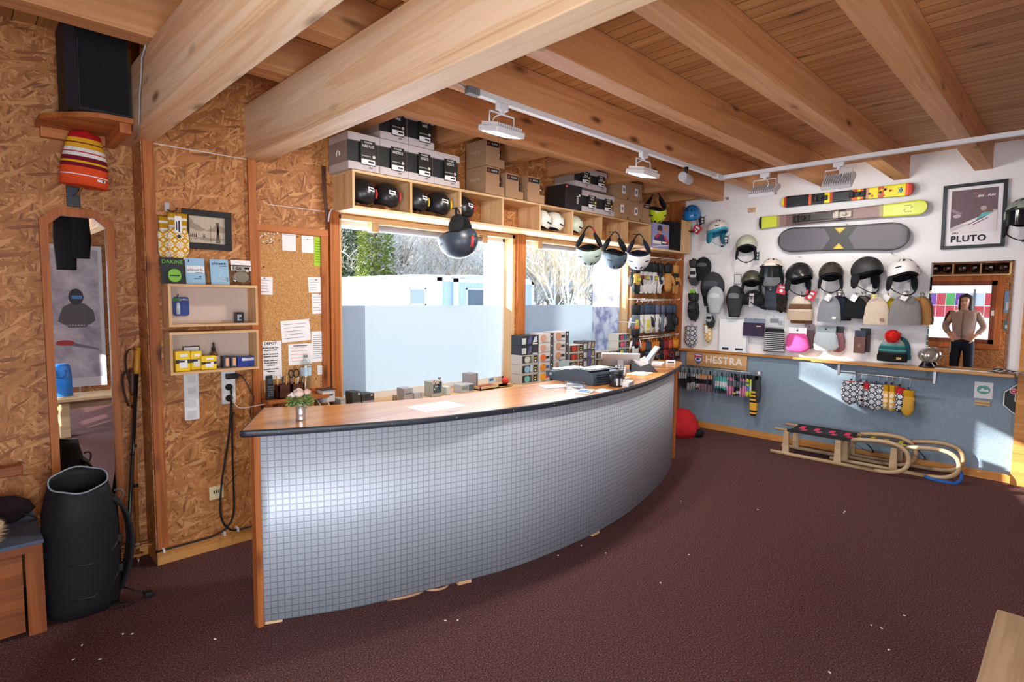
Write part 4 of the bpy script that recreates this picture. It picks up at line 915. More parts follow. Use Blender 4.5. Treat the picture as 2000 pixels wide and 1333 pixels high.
# push pins
def pin_mesh(m): 
    o = MB().lathe([(.0035, .0), (.002, .004), (.0045, .008), (.0045, .01), (.001, .011)], m, 8, Ro(pi/2, 'X')).build('push_pin'); me = o.data; bpy.data.objects.remove(o); return me
PW, PR = pin_mesh(flat(240, 238, 232, .4)), pin_mesh(flat(150, 24, 28, .4))
rn = random.Random(9)
pins = [(rn.uniform(507, 545), rn.uniform(454, 476), PW) for _ in range(24)]+[(536, 490, PW)]+[(506, 459, PR), (515, 463, PR), (521, 476, PR), (531, 475, PR), (546, 469, PR)]+[(581, 463, PR), (600, 468, PR), (516, 544, PR), (623, 575, PR), (604, 626, PR), (515, 522, PR), (617, 740, PR), (606, 718, PR), (617, 547, PR)]
for i, (x, y, m) in enumerate(pins):
    p = cp(x, y); o = bpy.data.objects.new('push_pin', m); COL.objects.link(o); o.location = (p.x, YW-.0075, p.z)
    if m == PW: tag(o, 'white push pin in the cluster at the top left of the cork board', 'pin', 'white push pins')
    elif i < 30: tag(o, 'dark red push pin among the white ones on the cork board', 'pin', 'red push pins in the cluster')
    else: tag(o, 'dark red push pin %s' % ['between the two top blank notes', 'on the blank note beside the green card', 'on the receipt at the left edge of the board', 'above the receipt with the blue square', 'at the corner of the wide handwritten note', 'alone in the empty cork at the left', 'alone in the bare cork under the timetable', 'on the slip behind the bottle', 'on the upper receipt at the right'][i-30], 'pin')
# little desk shelf under the board
t = thing('desk_shelf', 'small larch shelf board under the cork board', 'shelf', (1.6, YW, .9)); b = MB(); b.box(-.195, .22, -.15, -.023, 0, .022, TRIM['x'], bev=.003); b.build('board', t); 
for q in (-.18, .1): b = MB(); b.box(q, q+.02, -.13, 0, -.1, 0, TRIM['z']); b.build('bracket', t)
zs = .9235
t = thing('cordless_phone', 'black cordless telephone standing at the left of the desk shelf', 'telephone', (1.445, YW-.08, zs), rx=-.1); b = MB(); b.box(-.026, .026, -.014, .014, 0, .155, flat(30, 32, 36, .4), top=(.75, .8), bev=.004); b.build('handset', t); b = MB(); b.box(-.015, .015, -.0155, -.013, .1, .135, flat(70, 84, 90, .2)); b.build('display', t); b = MB()
for i in range(5):
    for j in range(3): b.box(-.017+.0125*j, -.008+.0125*j, -.018, -.014, .02+.014*i, .029+.014*i, flat(96, 100, 106, .5))
b.build('keys', t)
t = thing('pen_holder', 'dark brown two-part wooden pen box on the desk shelf', 'pen holder', (1.57, YW-.085, zs)); b = MB(); WD = pine('walnut', srgb(120, 66, 40), srgb(92, 46, 28), srgb(62, 28, 16), 'x', knots=0)
for x0 in (-.085, .005):
    for q in ((x0, x0+.006, -.035, .035), (x0+.074, x0+.08, -.035, .035), (x0, x0+.08, -.035, -.029), (x0, x0+.08, .029, .035)): b.box(q[0], q[1], q[2], q[3], 0, .09, WD)
    b.box(x0, x0+.08, -.035, .035, 0, .006, WD)
b.build('box', t)
def stick(nm, label, x, y, m, L, a, bb=0): 
    b = MB(); b.tube([(0, 0, 0), (L*sin(a), L*sin(bb), L*cos(a))], .004, m, 8); tag(b.build(nm, loc=(x, y, zs+.0065)), label, nm.replace('_', ' '), 'pens and tools in the pen box')
for x, m, L, a, lab in ((1.5, flat(206, 150, 80, .5), .145, -.1, 'tan pencil leaning left in the pen box'), (1.515, BLACK, .14, .12, 'black marker in the left half of the pen box'), (1.53, flat(40, 46, 60, .4), .135, -.05, 'dark blue pen in the left half of the pen box'), (1.545, flat(214, 166, 100, .5), .14, .06, 'light wood pencil near the middle of the pen box'), (1.635, flat(30, 32, 38, .4), .13, .2, 'dark pen leaning right in the pen box'), (1.62, flat(210, 214, 220, .4), .125, .1, 'silver pen at the right of the pen box')): stick('pen', lab, x, YW-.085, m, L, a)
for i, (x, a, m2, lab) in enumerate(((1.59, -.05, STEEL, 'black handled scissors standing in the pen box'), (1.61, .06, flat(200, 152, 92, .5), 'round black handled tool with wooden shaft in the pen box'))):
    t = thing('scissors' if i == 0 else 'hand_tool', lab, 'scissors' if i == 0 else 'tool', (x, YW-.085, zs+.0065), ry=a); b = MB(); b.box(-.006, .006, -.002, .002, 0, .12, m2); b.build('blade' if i == 0 else 'shaft', t)
    b = MB(); b.tube([(.018*cos(q*pi/8)*(1 if i else .8), 0, .15+.026*sin(q*pi/8)) for q in range(16)], .0045, BLACK, 7, closed=True); b.build('handle', t)
t = thing('water_bottle', 'clear ribbed plastic water bottle standing on the desk shelf', 'bottle', (1.685, YW-.085, zs)); b = MB(); BT = clear('bottle_plastic', (.86, .92, .93, 1), .14)
pr = [(.03, 0), (.036, .006)]+[(.036-.0025*(i % 2), .012+.011*i) for i in range(10)]+[(.036, .13), (.0365, .135), (.0365, .2), (.034, .225), (.018, .25), (.013, .26)]
b.lathe(pr, BT, 26); b.build('bottle_body', t); b = MB(); b.lathe([(.0145, .26), (.0145, .275), (.013, .277)], flat(150, 150, 148, .5), 14); b.build('cap', t); b = MB(); b.grid(lambda u, v: (.0372*sin(-2.2+4.4*u), -.0372*cos(-2.2+4.4*u), .138+.055*v), 16, 1, lambda u, v: flat(176, 206, 220, .5) if int(u*16) % 3 else flat(210, 226, 234, .5)); b.build('label', t)
t = thing('card_reader', 'small white device with a dark slot beside the window post', 'device', (1.83, YW-.085, .862)); b = MB(); b.box(-.045, .045, -.04, .04, 0, .085, WHITEP, bev=.004); b.build('case', t); b = MB(); b.box(-.02, .03, -.042, -.039, .045, .054, INK); b.build('slot', t); b = MB(); b.box(-.055, .05, -.05, .05, .086, .09, flat(60, 50, 46, .6)); b.build('dark_lid', t)
for i, x in enumerate((1.735, 1.80)): cyl(bez((x, YW-.05, .905), (x+.02, YW-.12, .9), (x+.03, YW-.14, .84), (x+.04, YW-.14, .78), 8), .0035, WHITEP, ['white cord hanging under the desk shelf left of the white device', 'white cord hanging below the white device'][i], 'cord')
cyl(bez((1.95, YW-.01, 2.2), (1.92, YW-.03, 2.23), (1.9, YW-.03, 2.2), (1.897, YW-.02, 2.12), 8), .006, WHITEP, 'white cable curling under the left end of the helmet shelf')
for i in range(3): cyl([(1.86+.012*i, YW-.01, 2.5), (1.868+.008*i, YW-.012, 2.3), (1.88+.006*i, YW-.012, 2.2), (1.888+.003*i, YW-.01, 2.07)], .005, flat(112, 72, 56, .5), 'brown cables bundled down the wall left of the helmet shelf')
for o in [o for o in COL.objects if o.get('label', '').startswith('brown cables')]: o['group'] = 'brown cable bundle'
# old ski poles leaning in the corner
def pole(label, tip, top, shaft, grip, bands, lower=None):
    tip, top = V(tip), V(top); t = thing('ski_pole', label, 'ski pole', tip, 0, 'old ski poles in the corner'); d = top-tip; L = d.length; T = d.to_track_quat('Z', 'Y').to_matrix().to_4x4()
    b = MB(); b.lathe([(.002, 0), (.004, .03), (.008, .05)], STEEL, 10, T); b.build('tip', t); b = MB(); b.lathe([(.0095, .05), (.0095, L*.3, lower or shaft), (.0105, L*.3), (.0105, L-.15)], shaft, 12, T) if not lower else b.lathe([(.010, .05, lower), (.010, L*.24, shaft), (.0105, L*.245, shaft), (.0105, L-.15)], shaft, 12, T); b.build('shaft', t)
    b = MB(); b.lathe([(.013, L-.16), (.017, L-.13), (.015, L-.06), (.018, L-.01), (.012, L)], grip, 14, T); b.build('grip', t); b = MB(); b.tube([T @ V(p) for p in bez((0, .01, L-.02), (.06, .06, L+.02), (.05, .05, L-.12), (.02, .03, L-.22), 10)], .004, flat(52, 30, 22, .6), 6, flat=(.009, .002)); b.build('wrist_strap', t)
    b = MB(); Q = T @ Tr(0, 0, .13)
    b.tube([Q @ V((.075*cos(k*pi/12), .075*sin(k*pi/12), .004*sin(k))) for k in range(24)], .0055, flat(150, 98, 56, .5), 7, closed=True)
    for k in range(4): b.tube([Q @ V((.012*cos(k*pi/2), .012*sin(k*pi/2), 0)), Q @ V((.075*cos(k*pi/2), .075*sin(k*pi/2), 0))], .004, flat(170, 130, 90, .6), 6, flat=(.006, .002))
    b.lathe([(.016, -.012), (.018, 0), (.016, .012)], flat(150, 128, 104, .5), 12, Q); b.build('basket', t)
    for z in bands: b = MB(); b.lathe([(.0125, z*L), (.0125, z*L+.02)], BLACK, 12, T, caps=True); b.build('tape_band', t)
pole('black ski pole with a yellow grip and a silver lower end, leaning nearest', (.615, 3.67, .004), (.768, 3.935, 1.285), flat(26, 28, 30, .3), flat(206, 146, 40, .4), (.52,), flat(178, 160, 130, .4))
pole('bamboo ski pole with black tape bands behind the black pole', (.70, 3.80, .004), (.735, 3.94, 1.16), flat(176, 108, 52, .45), flat(84, 50, 34, .5), (.4, .6, .8))
# black roll-top pack
t = thing('backpack', 'open black roll-top backpack standing on the carpet before the mirror', 'backpack', (.405, 3.49, 0), .0); BK = cloth(34, 34, 38, amt=.1, rough=.55)
b = MB(); pr = []
for z, r in ((.0, .13), (.012, .148), (.06, .155), (.2, .158), (.34, .155), (.46, .154), (.54, .15), (.6, .143), (.65, .137), (.69, .134), (.692, .128), (.66, .129), (.56, .136), (.4, .14), (.1, .14)): pr.append((r, z))
pr = [(r_*(1 if z_ < .57 else 1-.1*min(1, (z_-.57)/.1)), z_*.965) for r_, z_ in pr]
b.lathe(pr, BK, 32, sx=1.0, sy=.78, power=2.5, wob=lambda a, z: .025*sin(5*a+z*9)*(z/.7)+.03*sin(9*a+3)*max(0, z-.5)*3+.02*sin(2*a+z*6))
for v_ in b.bm.verts:
    if v_.co.z > .5: v_.co.z += (v_.co.z-.5)*2.6*v_.co.y
b.build('pack_body', t)
b = MB(); b.tube([(.119*cos(k*pi/16), .119*sin(k*pi/16)*.8, .668+.119*sin(k*pi/16)*.8*.168*2.6+.004*sin(5*k*pi/16)) for k in range(32)], .004, flat(150, 170, 184, .4), 6, closed=True); b.build('rim_binding', t)
for s in (0, 1):
    b = MB(); b.tube(bez((.12, .05-.09*s, .56), (.22, .06-.1*s, .5), (.24, .04-.08*s, .25), (.15, .03-.06*s, .07), 14), .02, flat(30, 30, 32, .8), 8, flat=(.036, .01)); b.build('shoulder_strap', t)
for z0, z1 in ((.36, .27), (.2, .1)):
    b = MB(); b.tube([(.155, -.03, z0), (.12, -.085, z0-.045), (.02, -.116, z1), (-.06, -.112, z1+.01)], .01, BLACK, 6, flat=(.012, .002)); b.box(.13, .16, -.07, -.04, z0-.035, z0+.005, BLACK, bev=.004); b.build('compression_strap', t)
b = MB(); b.tube([(.14, -.03, .08), (.2, -.06, .04), (.26, -.09, .012)], .01, BLACK, 6, flat=(.01, .002)); b.box(.24, .28, -.12, -.08, .004, .03, BLACK, bev=.004); b.tube([(.1, -.1, .03), (.16, -.13, .012), (.19, -.12, .008)], .01, BLACK, 6, flat=(.012, .003)); b.build('loose_strap', t)
b = MB(); b.tube(bez((.145, 0, .58), (.19, -.02, .6), (.2, -.01, .54), (.15, .01, .5), 8), .006, flat(110, 92, 80, .6), 6); b.build('haul_loop', t)
# bench with carpeted top, fur and bag
t = thing('box_bench', 'wooden box bench with blue grey carpet top at the left edge', 'bench', (-.3, 3.67, 0)); b = MB(); DW = {a: pine('bench_wood_'+a, srgb(176, 104, 54), srgb(148, 80, 38), srgb(108, 52, 22), a) for a in 'xz'}
b.box(-.54, .47, -.29, .285, .02, .42, DW['x']); b.build('body', t); b = MB(); b.box(.48, .545, -.305, -.27, 0, .43, DW['z']); b.box(.52, .545, -.27, .285, 0, .43, DW['z']); b.box(-.54, .545, -.31, -.29, .4, .432, DW['x']); b.build('corner_post', t)
b = MB(); b.box(-.54, .55, -.315, .285, .432, .45, cloth(92, 104, 126, amt=.25), bev=.004); b.build('carpet_top', t)
b = MB(); rn = random.Random(4); FUR = cloth(226, 206, 176, amt=.12)
b.lathe([(.02, -.06), (.1, -.05), (.14, 0), (.145, .06), (.12, .11), (.06, .13), (.002, .132)], FUR, 30, sx=1.5, sy=1.0, wob=lambda a, z: .05*sin(7*a+z*30))
for i in range(2600):
    a = rn.uniform(0, 2*pi); z = rn.uniform(-.06, .125); r = .145*sqrt(max(.05, 1-((z-.03)/.11)**2)); c = V((cos(a)*r*1.5, sin(a)*r, z)); n = V((cos(a), sin(a), .4+z*4)).normalized()*rn.uniform(.012, .028)+V((rn.uniform(-.012, .012), rn.uniform(-.012, .012), -.008)); s = n.cross(V((0, 0, 1)))
    if s.length < 1e-5: continue
    s = s.normalized()*.0025; b.face([b.bm.verts.new(p) for p in (c-s, c+s, c+n)], FUR)
o = b.build('sheepskin', loc=(-.11, 3.37, .505), normals=False); tag(o, 'cream sheepskin draped over the front of the bench', 'sheepskin')
b = MB(); b.lathe([(.02, 0), (.13, .004), (.15, .03), (.13, .08), (.09, .115), (.03, .125), (.002, .12)], cloth(40, 24, 34), 26, sx=1.2, sy=.8, wob=lambda a, z: .09*sin(3*a+z*14)+.05*sin(7*a)); t = thing('dark_bag', 'crumpled dark purple bag lying at the back of the bench', 'bag', (.06, 3.76, .452)); b.build('bag_body', t); b = MB(); b.tube(bez((.12, -.06, .05), (.2, -.09, .01), (.21, -.1, .0), (.16, -.11, .006), 6), .005, flat(30, 18, 26, .8), 6); b.build('drawstring', t)
t = thing('rail_end', 'short brown wooden rail end on the wall at the left edge', 'rail', (.1, YM, .66)); b = MB(); b.box(-.4, .12, -.1, -.055, -.02, .035, DW['x'], bev=.008); b.build('rail', t); b = MB(); b.box(-.4, .0, -.055, 0, -.02, .5, DW['z']); b.build('upright', t)
# ---------------------------------------------------------------- helmets, helmet shelf, cartons, gloves
PADM = cloth(30, 30, 34, amt=.08)
def helmet(name, label, loc, rz, shell, pad=None, rx=0, ry=0, accent=None, brim=0, clip=None, sticker=False, visor=None, strapc=None, slots=True, group=None, s=1.0, pads=True, hang=False, gloss=.35, vent=None, low=0.0, logo=False, strap=True):
    """ski helmet, centre of the head at the origin, brow towards -y; hang=True turns the strap up into a loop"""
    t = thing(name, label, 'helmet', loc, rz, group, rx=rx, ry=ry); t.scale = (s, s, s)
    A, B_, C_ = .108, .136, .118
    vent = vent or flat(12, 12, 14, .6)
    def low_(a):   # rim latitude
        fr = max(0, -sin(a)); bk = max(0, sin(a))
        return -.2+.26*fr**2-.38*bk**2-.06*abs(cos(a))-low
    def pt(u, v, k=1.0, cut=0):
        a = 2*pi*u; l0 = low_(a)+cut; p = l0+(pi/2-l0)*v
        c = max(0, cos(p)); br = brim*max(0, -sin(a))**3*max(0, 1-v*5)
        return V((A*k*cos(a)*c, (B_*k+br)*sin(a)*c, C_*k*sin(p)))
    def mf(u, v):
        if accent and v < .1: return accent
        if slots:
            du = abs(((u-.75+.5) % 1)-.5)
            if .55 < v < .78 and (.055 < du < .085 or .14 < du < .16): return vent
            if .22 < v < .3 and .1 < du < .15: return vent
            dr = abs(((u-.25+.5) % 1)-.5)
            if .5 < v < .66 and .04 < dr < .07: return vent
            if .2 < v < .27 and dr < .12 and dr > .03: return vent
        return shell
    b = MB(); nu, nv = 44, 16
    b.grid(lambda u, v: pt(u, v), nu, nv, mf, closeu=True)
    b.grid(lambda u, v: pt(u, 0, 1-.07*v), nu, 1, shell, closeu=True); o = b.build('shell', t)
    b = MB(); b.grid(lambda u, v: pt(u, v, .925), nu, 8, pad or PADM, closeu=True)
    b.grid(lambda u, v: pt(u, -.1*(1-v), .89, 0), nu, 1, pad or PADM, closeu=True); b.build('liner', t)
    if pads:
        for sx in (-1, 1):
            b = MB(); T = Tr(sx*(.078 if hang else .09), .015, -.09 if hang else -.07) @ Ro((.5 if hang else -.12)*sx, 'Y')
            b.lathe([(.012, -.082), (.036, -.062), (.048, -.02), (.048, .02), (.03, .05)], pad or PADM, 16, T, sx=.42 if hang else .34, sy=1.05 if hang else 1.0); b.build('ear_pad', t)
    b = MB()
    if not strap: pass
    elif hang:
        b.tube(bez((-.06, .01, -.13), (-.04, 0, -.17), (-.025, -.01, -.205), (0, -.01, -.212), 7)+bez((0, -.01, -.212), (.025, -.01, -.205), (.04, 0, -.17), (.06, .01, -.13), 7), .008, BLACK, 7, flat=(.010, .003))
        if strapc: b.tube([(-.046, .0, -.16), (-.036, -.01, -.185), (-.022, -.01, -.203)], .009, strapc, 7, flat=(.012, .005))
    else:
        b.tube(bez((-.092, -.01, -.12), (-.08, -.07, -.165), (-.03, -.09, -.185), (0, -.09, -.187), 7)+bez((0, -.09, -.187), (.03, -.09, -.185), (.08, -.07, -.165), (.092, -.01, -.12), 7), .006, strapc or BLACK, 7, flat=(.007, .003))
    b.build('chin_strap', t) if strap else b.bm.free()
    if not hang and pads:
        b = MB(); b.box(-.014, .014, -.1, -.084, -.196, -.178, BLACK, bev=.003); b.build('buckle', t)
    if clip:     # goggle strap holder at the back
        b = MB(); 
        pts = [pt(.25+.085*sg, vv, 1.03) for sg, vv in ((1, .2), (1, .32), (1, .46))]
        b.tube(pts, .01, clip, 8, flat=(.004, .012)); b.build('goggle_clip', t)
    if sticker:
        b = MB(); b.grid(lambda u, v: pt(.155+.085*u, .36+.12*v, 1.012), 6, 3, PAPER); b.build('name_sticker', t); b = MB(); b.grid(lambda u, v: pt(.165+.06*u, .4+.045*v, 1.018), 6, 2, INK); b.build('sticker_print', t)
    if logo:
        b = MB(); b.grid(lambda u, v: pt(.73+.04*u, .3+.06*v, 1.01), 4, 2, logo); b.build('brow_logo', t)
    if visor:
        b = MB(); b.grid(lambda u, v: V(((A+.004)*cos(pi*1.12+u*pi*.76), (B_+.01)*sin(pi*1.12+u*pi*.76), -.08+.105*v)), 18, 4, visor); b.build('visor', t)
        b = MB(); b.tube([((A+.005)*cos(pi*1.12+u/14*pi*.76), (B_+.011)*sin(pi*1.12+u/14*pi*.76), .027) for u in range(15)], .007, BLACK, 6); b.build('visor_frame', t)
    return t
# --- cubby shelf over the windows
CX0, CX1, CZ0, CZ1, CYF, CW = 1.945, 5.678, 2.195, 2.452, 3.505, .4665
t = thing('cubby_shelf', 'long pale wooden cubby shelf of eight boxes above the windows', 'shelf', (CX0, YW, CZ0)); k = .018
b = MB(); b.box(0, CX1-CX0, CYF-YW, 0, 0, k, SHELFW['x'], bev=.001); b.build('bottom_board', t); b = MB(); b.box(0, CX1-CX0, CYF-YW, 0, CZ1-CZ0-k, CZ1-CZ0, SHELFW['x'], bev=.001); b.build('top_board', t)
for i in range(9): b = MB(); x = i*(CX1-CX0-k)/8; b.box(x, x+k, CYF-YW+.001, 0, k, CZ1-CZ0-k, SHELFW['z']); b.build('divider', t)
HBLK = flat(28, 28, 31, .32); RED_, YEL_ = flat(226, 58, 62, .4), flat(238, 196, 40, .4)
ci = CZ0+k+.101
for x, cl, lab, rz in ((2.07, RED_, 'black helmet with red clip, left one in the first cubby', .2), (2.275, RED_, 'black helmet with red clip, right one in the first cubby', -.15), (2.525, YEL_, 'black helmet with yellow clip, left one in the second cubby', .2), (2.745, YEL_, 'black helmet with yellow clip, right one in the second cubby', -.1), (2.985, RED_, 'black helmet with red clip alone in the third cubby', .1)):
    helmet('ski_helmet', lab, (x, 3.63, ci+.008), pi+rz+.35, HBLK, clip=cl, sticker=True, slots=True, group='black helmets in the cubbies', s=.86, pads=False, low=.25, strap=False)
HWH = flat(224, 222, 214, .3); HSG = flat(204, 212, 194, .35)
for x, sh, lab in ((3.94, HWH, 'white helmet at the left of the fifth cubby'), (4.12, HWH, 'white helmet with dark clip, right one in the fifth cubby'), (4.41, HSG, 'pale green helmet with a red clip in the sixth cubby')):
    helmet('ski_helmet', lab, (x, 3.63, ci+.008), pi+.5, sh, clip=RED_ if sh is HSG else flat(70, 62, 56, .4), slots=True, s=.86, pads=False, low=.25, strap=False, group='pale helmets in the cubbies')
# --- helmets hanging by their straps from the shelf edge
def hanger(label, px, py, rz, shell, **k):
    p = at(px, py-4, 'y', 3.43); helmet('ski_helmet', label, (p.x, 3.43, p.z), rz, shell, hang=True, rx=pi, s=1.18, **k)
    b = MB(); b.tube([(0, .075, .24), (0, -.03, .236), (0, -.04, .256)], .004, STEEL, 6); tag(b.build('shelf_hook', loc=(p.x, 3.43, p.z+.012)), 'small hook on the shelf edge holding the %s' % label.split(',')[0], 'hook')
hanger('black helmet with red clip hanging upside down, alone before the large window', 895, 474, .5, flat(48, 58, 72, .35), clip=RED_, low=.1)
hanger('sage green helmet hanging upside down, left of three by the right window', 1150, 497, 2.2, flat(168, 188, 180, .4), strapc=flat(170, 40, 44, .6))
hanger('dark blue grey helmet hanging upside down, middle of three by the right window', 1200, 505, 2.5, flat(78, 96, 112, .35))
hanger('white vented helmet hanging upside down, right of three by the right window', 1247, 507, 2.2, flat(226, 230, 234, .3), pad=cloth(40, 44, 66))
# --- cartons on top of the shelf
GRYC = flat(196, 186, 188, .6); GRYD = flat(150, 132, 124, .7); LBL = flat(30, 28, 28, .5); ZT = CZ1+.003
def helmet_carton(label, x0, x1, z0, z1, line, yf=3.5, dot=None, side=False):
    t = thing('helmet_carton', label, 'carton', ((x0+x1)/2, yf, z0), 0, 'grey helmet cartons'); w = (x1-x0)/2-.002; h = z1-z0-.002; d = .27; e = .05
    b = MB(); b.box(-w, w, 0, d, 0, e, GRYC); b.build('base_tray', t); b = MB(); b.box(-w, w, 0, d, h-e, h, GRYC); b.build('lid_tray', t)
    b = MB(); b.box(-w+.001, w-.001, .02, d-.001, e, h-e, flat(34, 34, 38, .6)); b.box(-w, -w+.003, .02, d, e, h-e, GRYD); b.build('inner_sleeve', t)
    b = MB(); lx0, lx1 = -w*.22, w*.72; b.box(lx0, lx1, -.002, .02, e-.012, h-e+.012, LBL); b.build('label_panel', t); cx = (lx0+lx1)/2
    b = MB(); b.box(lx0+.004, lx1-.004, -.003, -.002, e-.006, e+.028, PAPER); b.box(cx, lx1-.012, -.0035, -.003, e+.006, e+.018, INK)
    b.text('POWDER', .017, PAPER, Tr(cx, -.003, h-e-.002), ext=.0003, squeeze=.9); b.text(line, .026, PAPER, Tr(cx, -.003, h-e-.026), ext=.0003, squeeze=.72)
    for i in range(6): b.box(lx0+.008+i*.012, lx0+.015+i*.012, -.003, -.002, e+.046, e+.053, flat(190, 186, 180, .6))
    b.prism([(lx1-.012+.011*cos(q*pi/6), e+.05+.011*sin(q*pi/6)) for q in range(12)], dot or flat(210, 206, 200, .6), -.0035, -.0025)
    b.box(w*.3, w*.55, -.001, 0, .018, .03, flat(130, 120, 120, .6)); b.build('print', t)
    b = MB(); b.lathe([(.004, 0), (.06, .01), (.07, .06), (.05, .1), (.001, .115)], flat(20, 22, 26, .12), 18, Tr(w*.9-.03, .03, e+.006) , sx=.34, sy=.3, wob=lambda a, z: .1*sin(5*a+z*60)); b.build('clear_window_wrap', t)
    if side:
        b = MB(); b.tube([(-w-.001, .12, h*.42), (-w-.001, .12, h*.5), (-w-.001, .14, h*.57), (-w-.001, .16, h*.5), (-w-.001, .16, h*.42)], .004, PAPER, 6); b.build('side_mark', t)
xs = [1.912, 2.153, 2.387, 2.62, 2.868]
for i, (nm, lab) in enumerate((('NINE PLUS', 'grey helmet carton at the far left of the bottom row'), ('NINE PLUS', 'second grey helmet carton from the left in the bottom row'), ('EDGE FS', 'third grey helmet carton from the left in the bottom row'), ('EDGE FS', 'fourth grey helmet carton, nearest the kraft boxes, bottom row'))):
    helmet_carton(lab, xs[i], xs[i+1], ZT, ZT+.243, nm, side=(i == 0))
helmet_carton('grey helmet carton, left of the two on the upper row under the rafters', 2.157, 2.389, ZT+.245, ZT+.48, 'NINE'); helmet_carton('grey helmet carton, right of the two on the upper row under the rafters', 2.391, 2.622, ZT+.245, ZT+.48, 'NINE')
def kraft(label, x0, x1, z0, z1, cut=True, yf=3.5, band=None, d=.25):
    t = thing('kraft_carton', label, 'carton', ((x0+x1)/2, yf, z0), 0, 'brown cartons on the shelf'); w = (x1-x0)/2-.002; h = z1-z0-.002; b = MB()
    if cut: b.prism([(-w, 0), (w, 0), (w, h*.32), (w*.45, h*.32), (w*.45, h), (-w, h)], KRAFT, 0, d)
    else: b.box(-w, w, 0, d, 0, h, KRAFT)
    b.build('box', t)
    if cut:
        b = MB(); b.box(-w*.9, w*.38, -.002, 0, h-.052, h-.012, LBL); b.build('label_panel', t); b = MB(); b.box(-w*.8, -w*.6, -.003, -.002, h-.04, h-.024, flat(170, 40, 50, .5)); b.text('FLAXTA', .018, PAPER, Tr(-w*.1, -.003, h-.032), ext=.0003); b.build('print', t)
        b = MB(); b.lathe([(.01, 0), (.05, .02), (.055, .07), (.02, .11)], clear('bag%d' % int(x0*100), (.7, .7, .7, 1), .2), 14, Tr(w*.72, .05, h*.33), sx=.6, sy=.8, wob=lambda a, z: .12*sin(4*a+z*50)); b.build('clear_bag', t)
        b = MB(); b.text('FLAXTA', .032, flat(206, 180, 156, .7), Tr(-w-.001, .13, h*.55) @ Ro(-pi/2, 'Z'), ext=.0003); b.build('side_print', t)
    elif band == 'tag':
        b = MB(); b.box(-.03, .03, -.002, 0, h*.3, h*.72, PAPER); b.box(-.018, .018, -.003, -.002, h*.42, h*.6, INKG); b.build('label', t); b = MB(); b.prism([(w-.05, .006), (w-.02, .006), (w-.03, .03)], BLACK, -.001, .001); b.build('hand_hole', t)
    return t
kraft('brown carton, bottom of the pair with cut-away fronts left of the black box', 3.14, 3.355, ZT, ZT+.225); kraft('brown carton stacked on top of the cut-away pair', 3.14, 3.355, ZT+.227, ZT+.44)
kraft('brown carton with cut-away front next right of the stacked pair', 3.37, 3.585, ZT, ZT+.205); kraft('brown carton with cut-away front beside the large black box', 3.635, 3.86, ZT, ZT+.22)
t = thing('black_carton', 'large black carton with a small orange mark on the helmet shelf', 'carton', (4.275, 3.5, ZT), 0); b = MB(); b.box(-.122, .122, 0, .23, 0, .225, flat(34, 33, 36, .5), bev=.002); b.build('box', t); b = MB(); b.box(-.118, -.09, -.002, 0, .195, .212, flat(226, 86, 40, .5)); b.build('orange_mark', t); b = MB()
for i in range(4): b.box(.05, .075, -.002, 0, .06+.02*i, .072+.02*i, flat(200, 200, 200, .5))
b.box(.08, .1, -.002, 0, .13, .15, flat(220, 220, 220, .5)); b.build('print', t)
YD = flat(236, 210, 40, .5)
helmet_carton('grey helmet carton with yellow dot, left of the pair by the black box', 4.405, 4.66, ZT, ZT+.205, 'RIDGE', dot=YD); helmet_carton('grey helmet carton with yellow dot, right of the pair by the brown boxes', 4.662, 4.945, ZT, ZT+.205, 'RIDGE', dot=YD)
helmet_carton('grey helmet carton with yellow dot, upper left on the black box', 4.30, 4.555, ZT+.228, ZT+.42, 'RIDGE', dot=YD); helmet_carton('grey helmet carton with yellow dot, upper right beside the rafter', 4.557, 4.80, ZT+.228, ZT+.42, 'RIDGE', dot=YD)
kraft('brown carton with white label, left of the plain pair near the corner', 4.95, 5.225, ZT, ZT+.2, False, band='tag'); kraft('brown carton with white label, right of the plain pair near the corner', 5.227, 5.47, ZT, ZT+.2, False, band='tag')
kraft('brown carton on top of the plain pair, left', 5.0, 5.22, ZT+.202, ZT+.4, False, band='tag'); kraft('brown carton on top of the plain pair, right', 5.232, 5.46, ZT+.202, ZT+.4, False, band='tag'); kraft('narrow brown carton at the right end of the helmet shelf', 5.482, 5.66, ZT, ZT+.21)
# --- corner shelf: skier display, black speaker, lime visor
t = thing('corner_shelf', 'wooden corner shelf right of the cubbies', 'shelf', (6.1, YW, 2.165)); b = MB(); b.box(-.41, .44, -.3, 0, 0, .022, SHELFW['x']); b.build('board', t); b = MB(); b.box(-.2, .1, -.06, 0, -.04, 0, TRIM['x']); b.build('batten', t); b = MB(); b.box(.24, .44, -.3, -.28, .022, .4, SHELFW['z']); b.build('side_board', t)
t = thing('display_box', 'printed display box with a skier picture in the corner shelf', 'display box', (5.88, 3.50, 2.189)); b = MB(); b.box(-.18, .175, 0, .22, 0, .285, flat(150, 150, 196, .5)); b.build('box', t); b = MB()
b.prism([(-.15, .06), (-.14, .15), (-.07, .19), (.04, .19), (.12, .14), (.16, .06)], flat(52, 50, 100, .6), -.003, 0); b.prism([(.05, .18), (.1, .17), (.17, .09), (.15, .07), (.08, .13)], flat(214, 40, 80, .6), -.004, -.003); b.prism([(-.13, .15), (-.05, .2), (-.02, .18), (-.1, .13)], flat(200, 40, 76, .6), -.004, -.003)
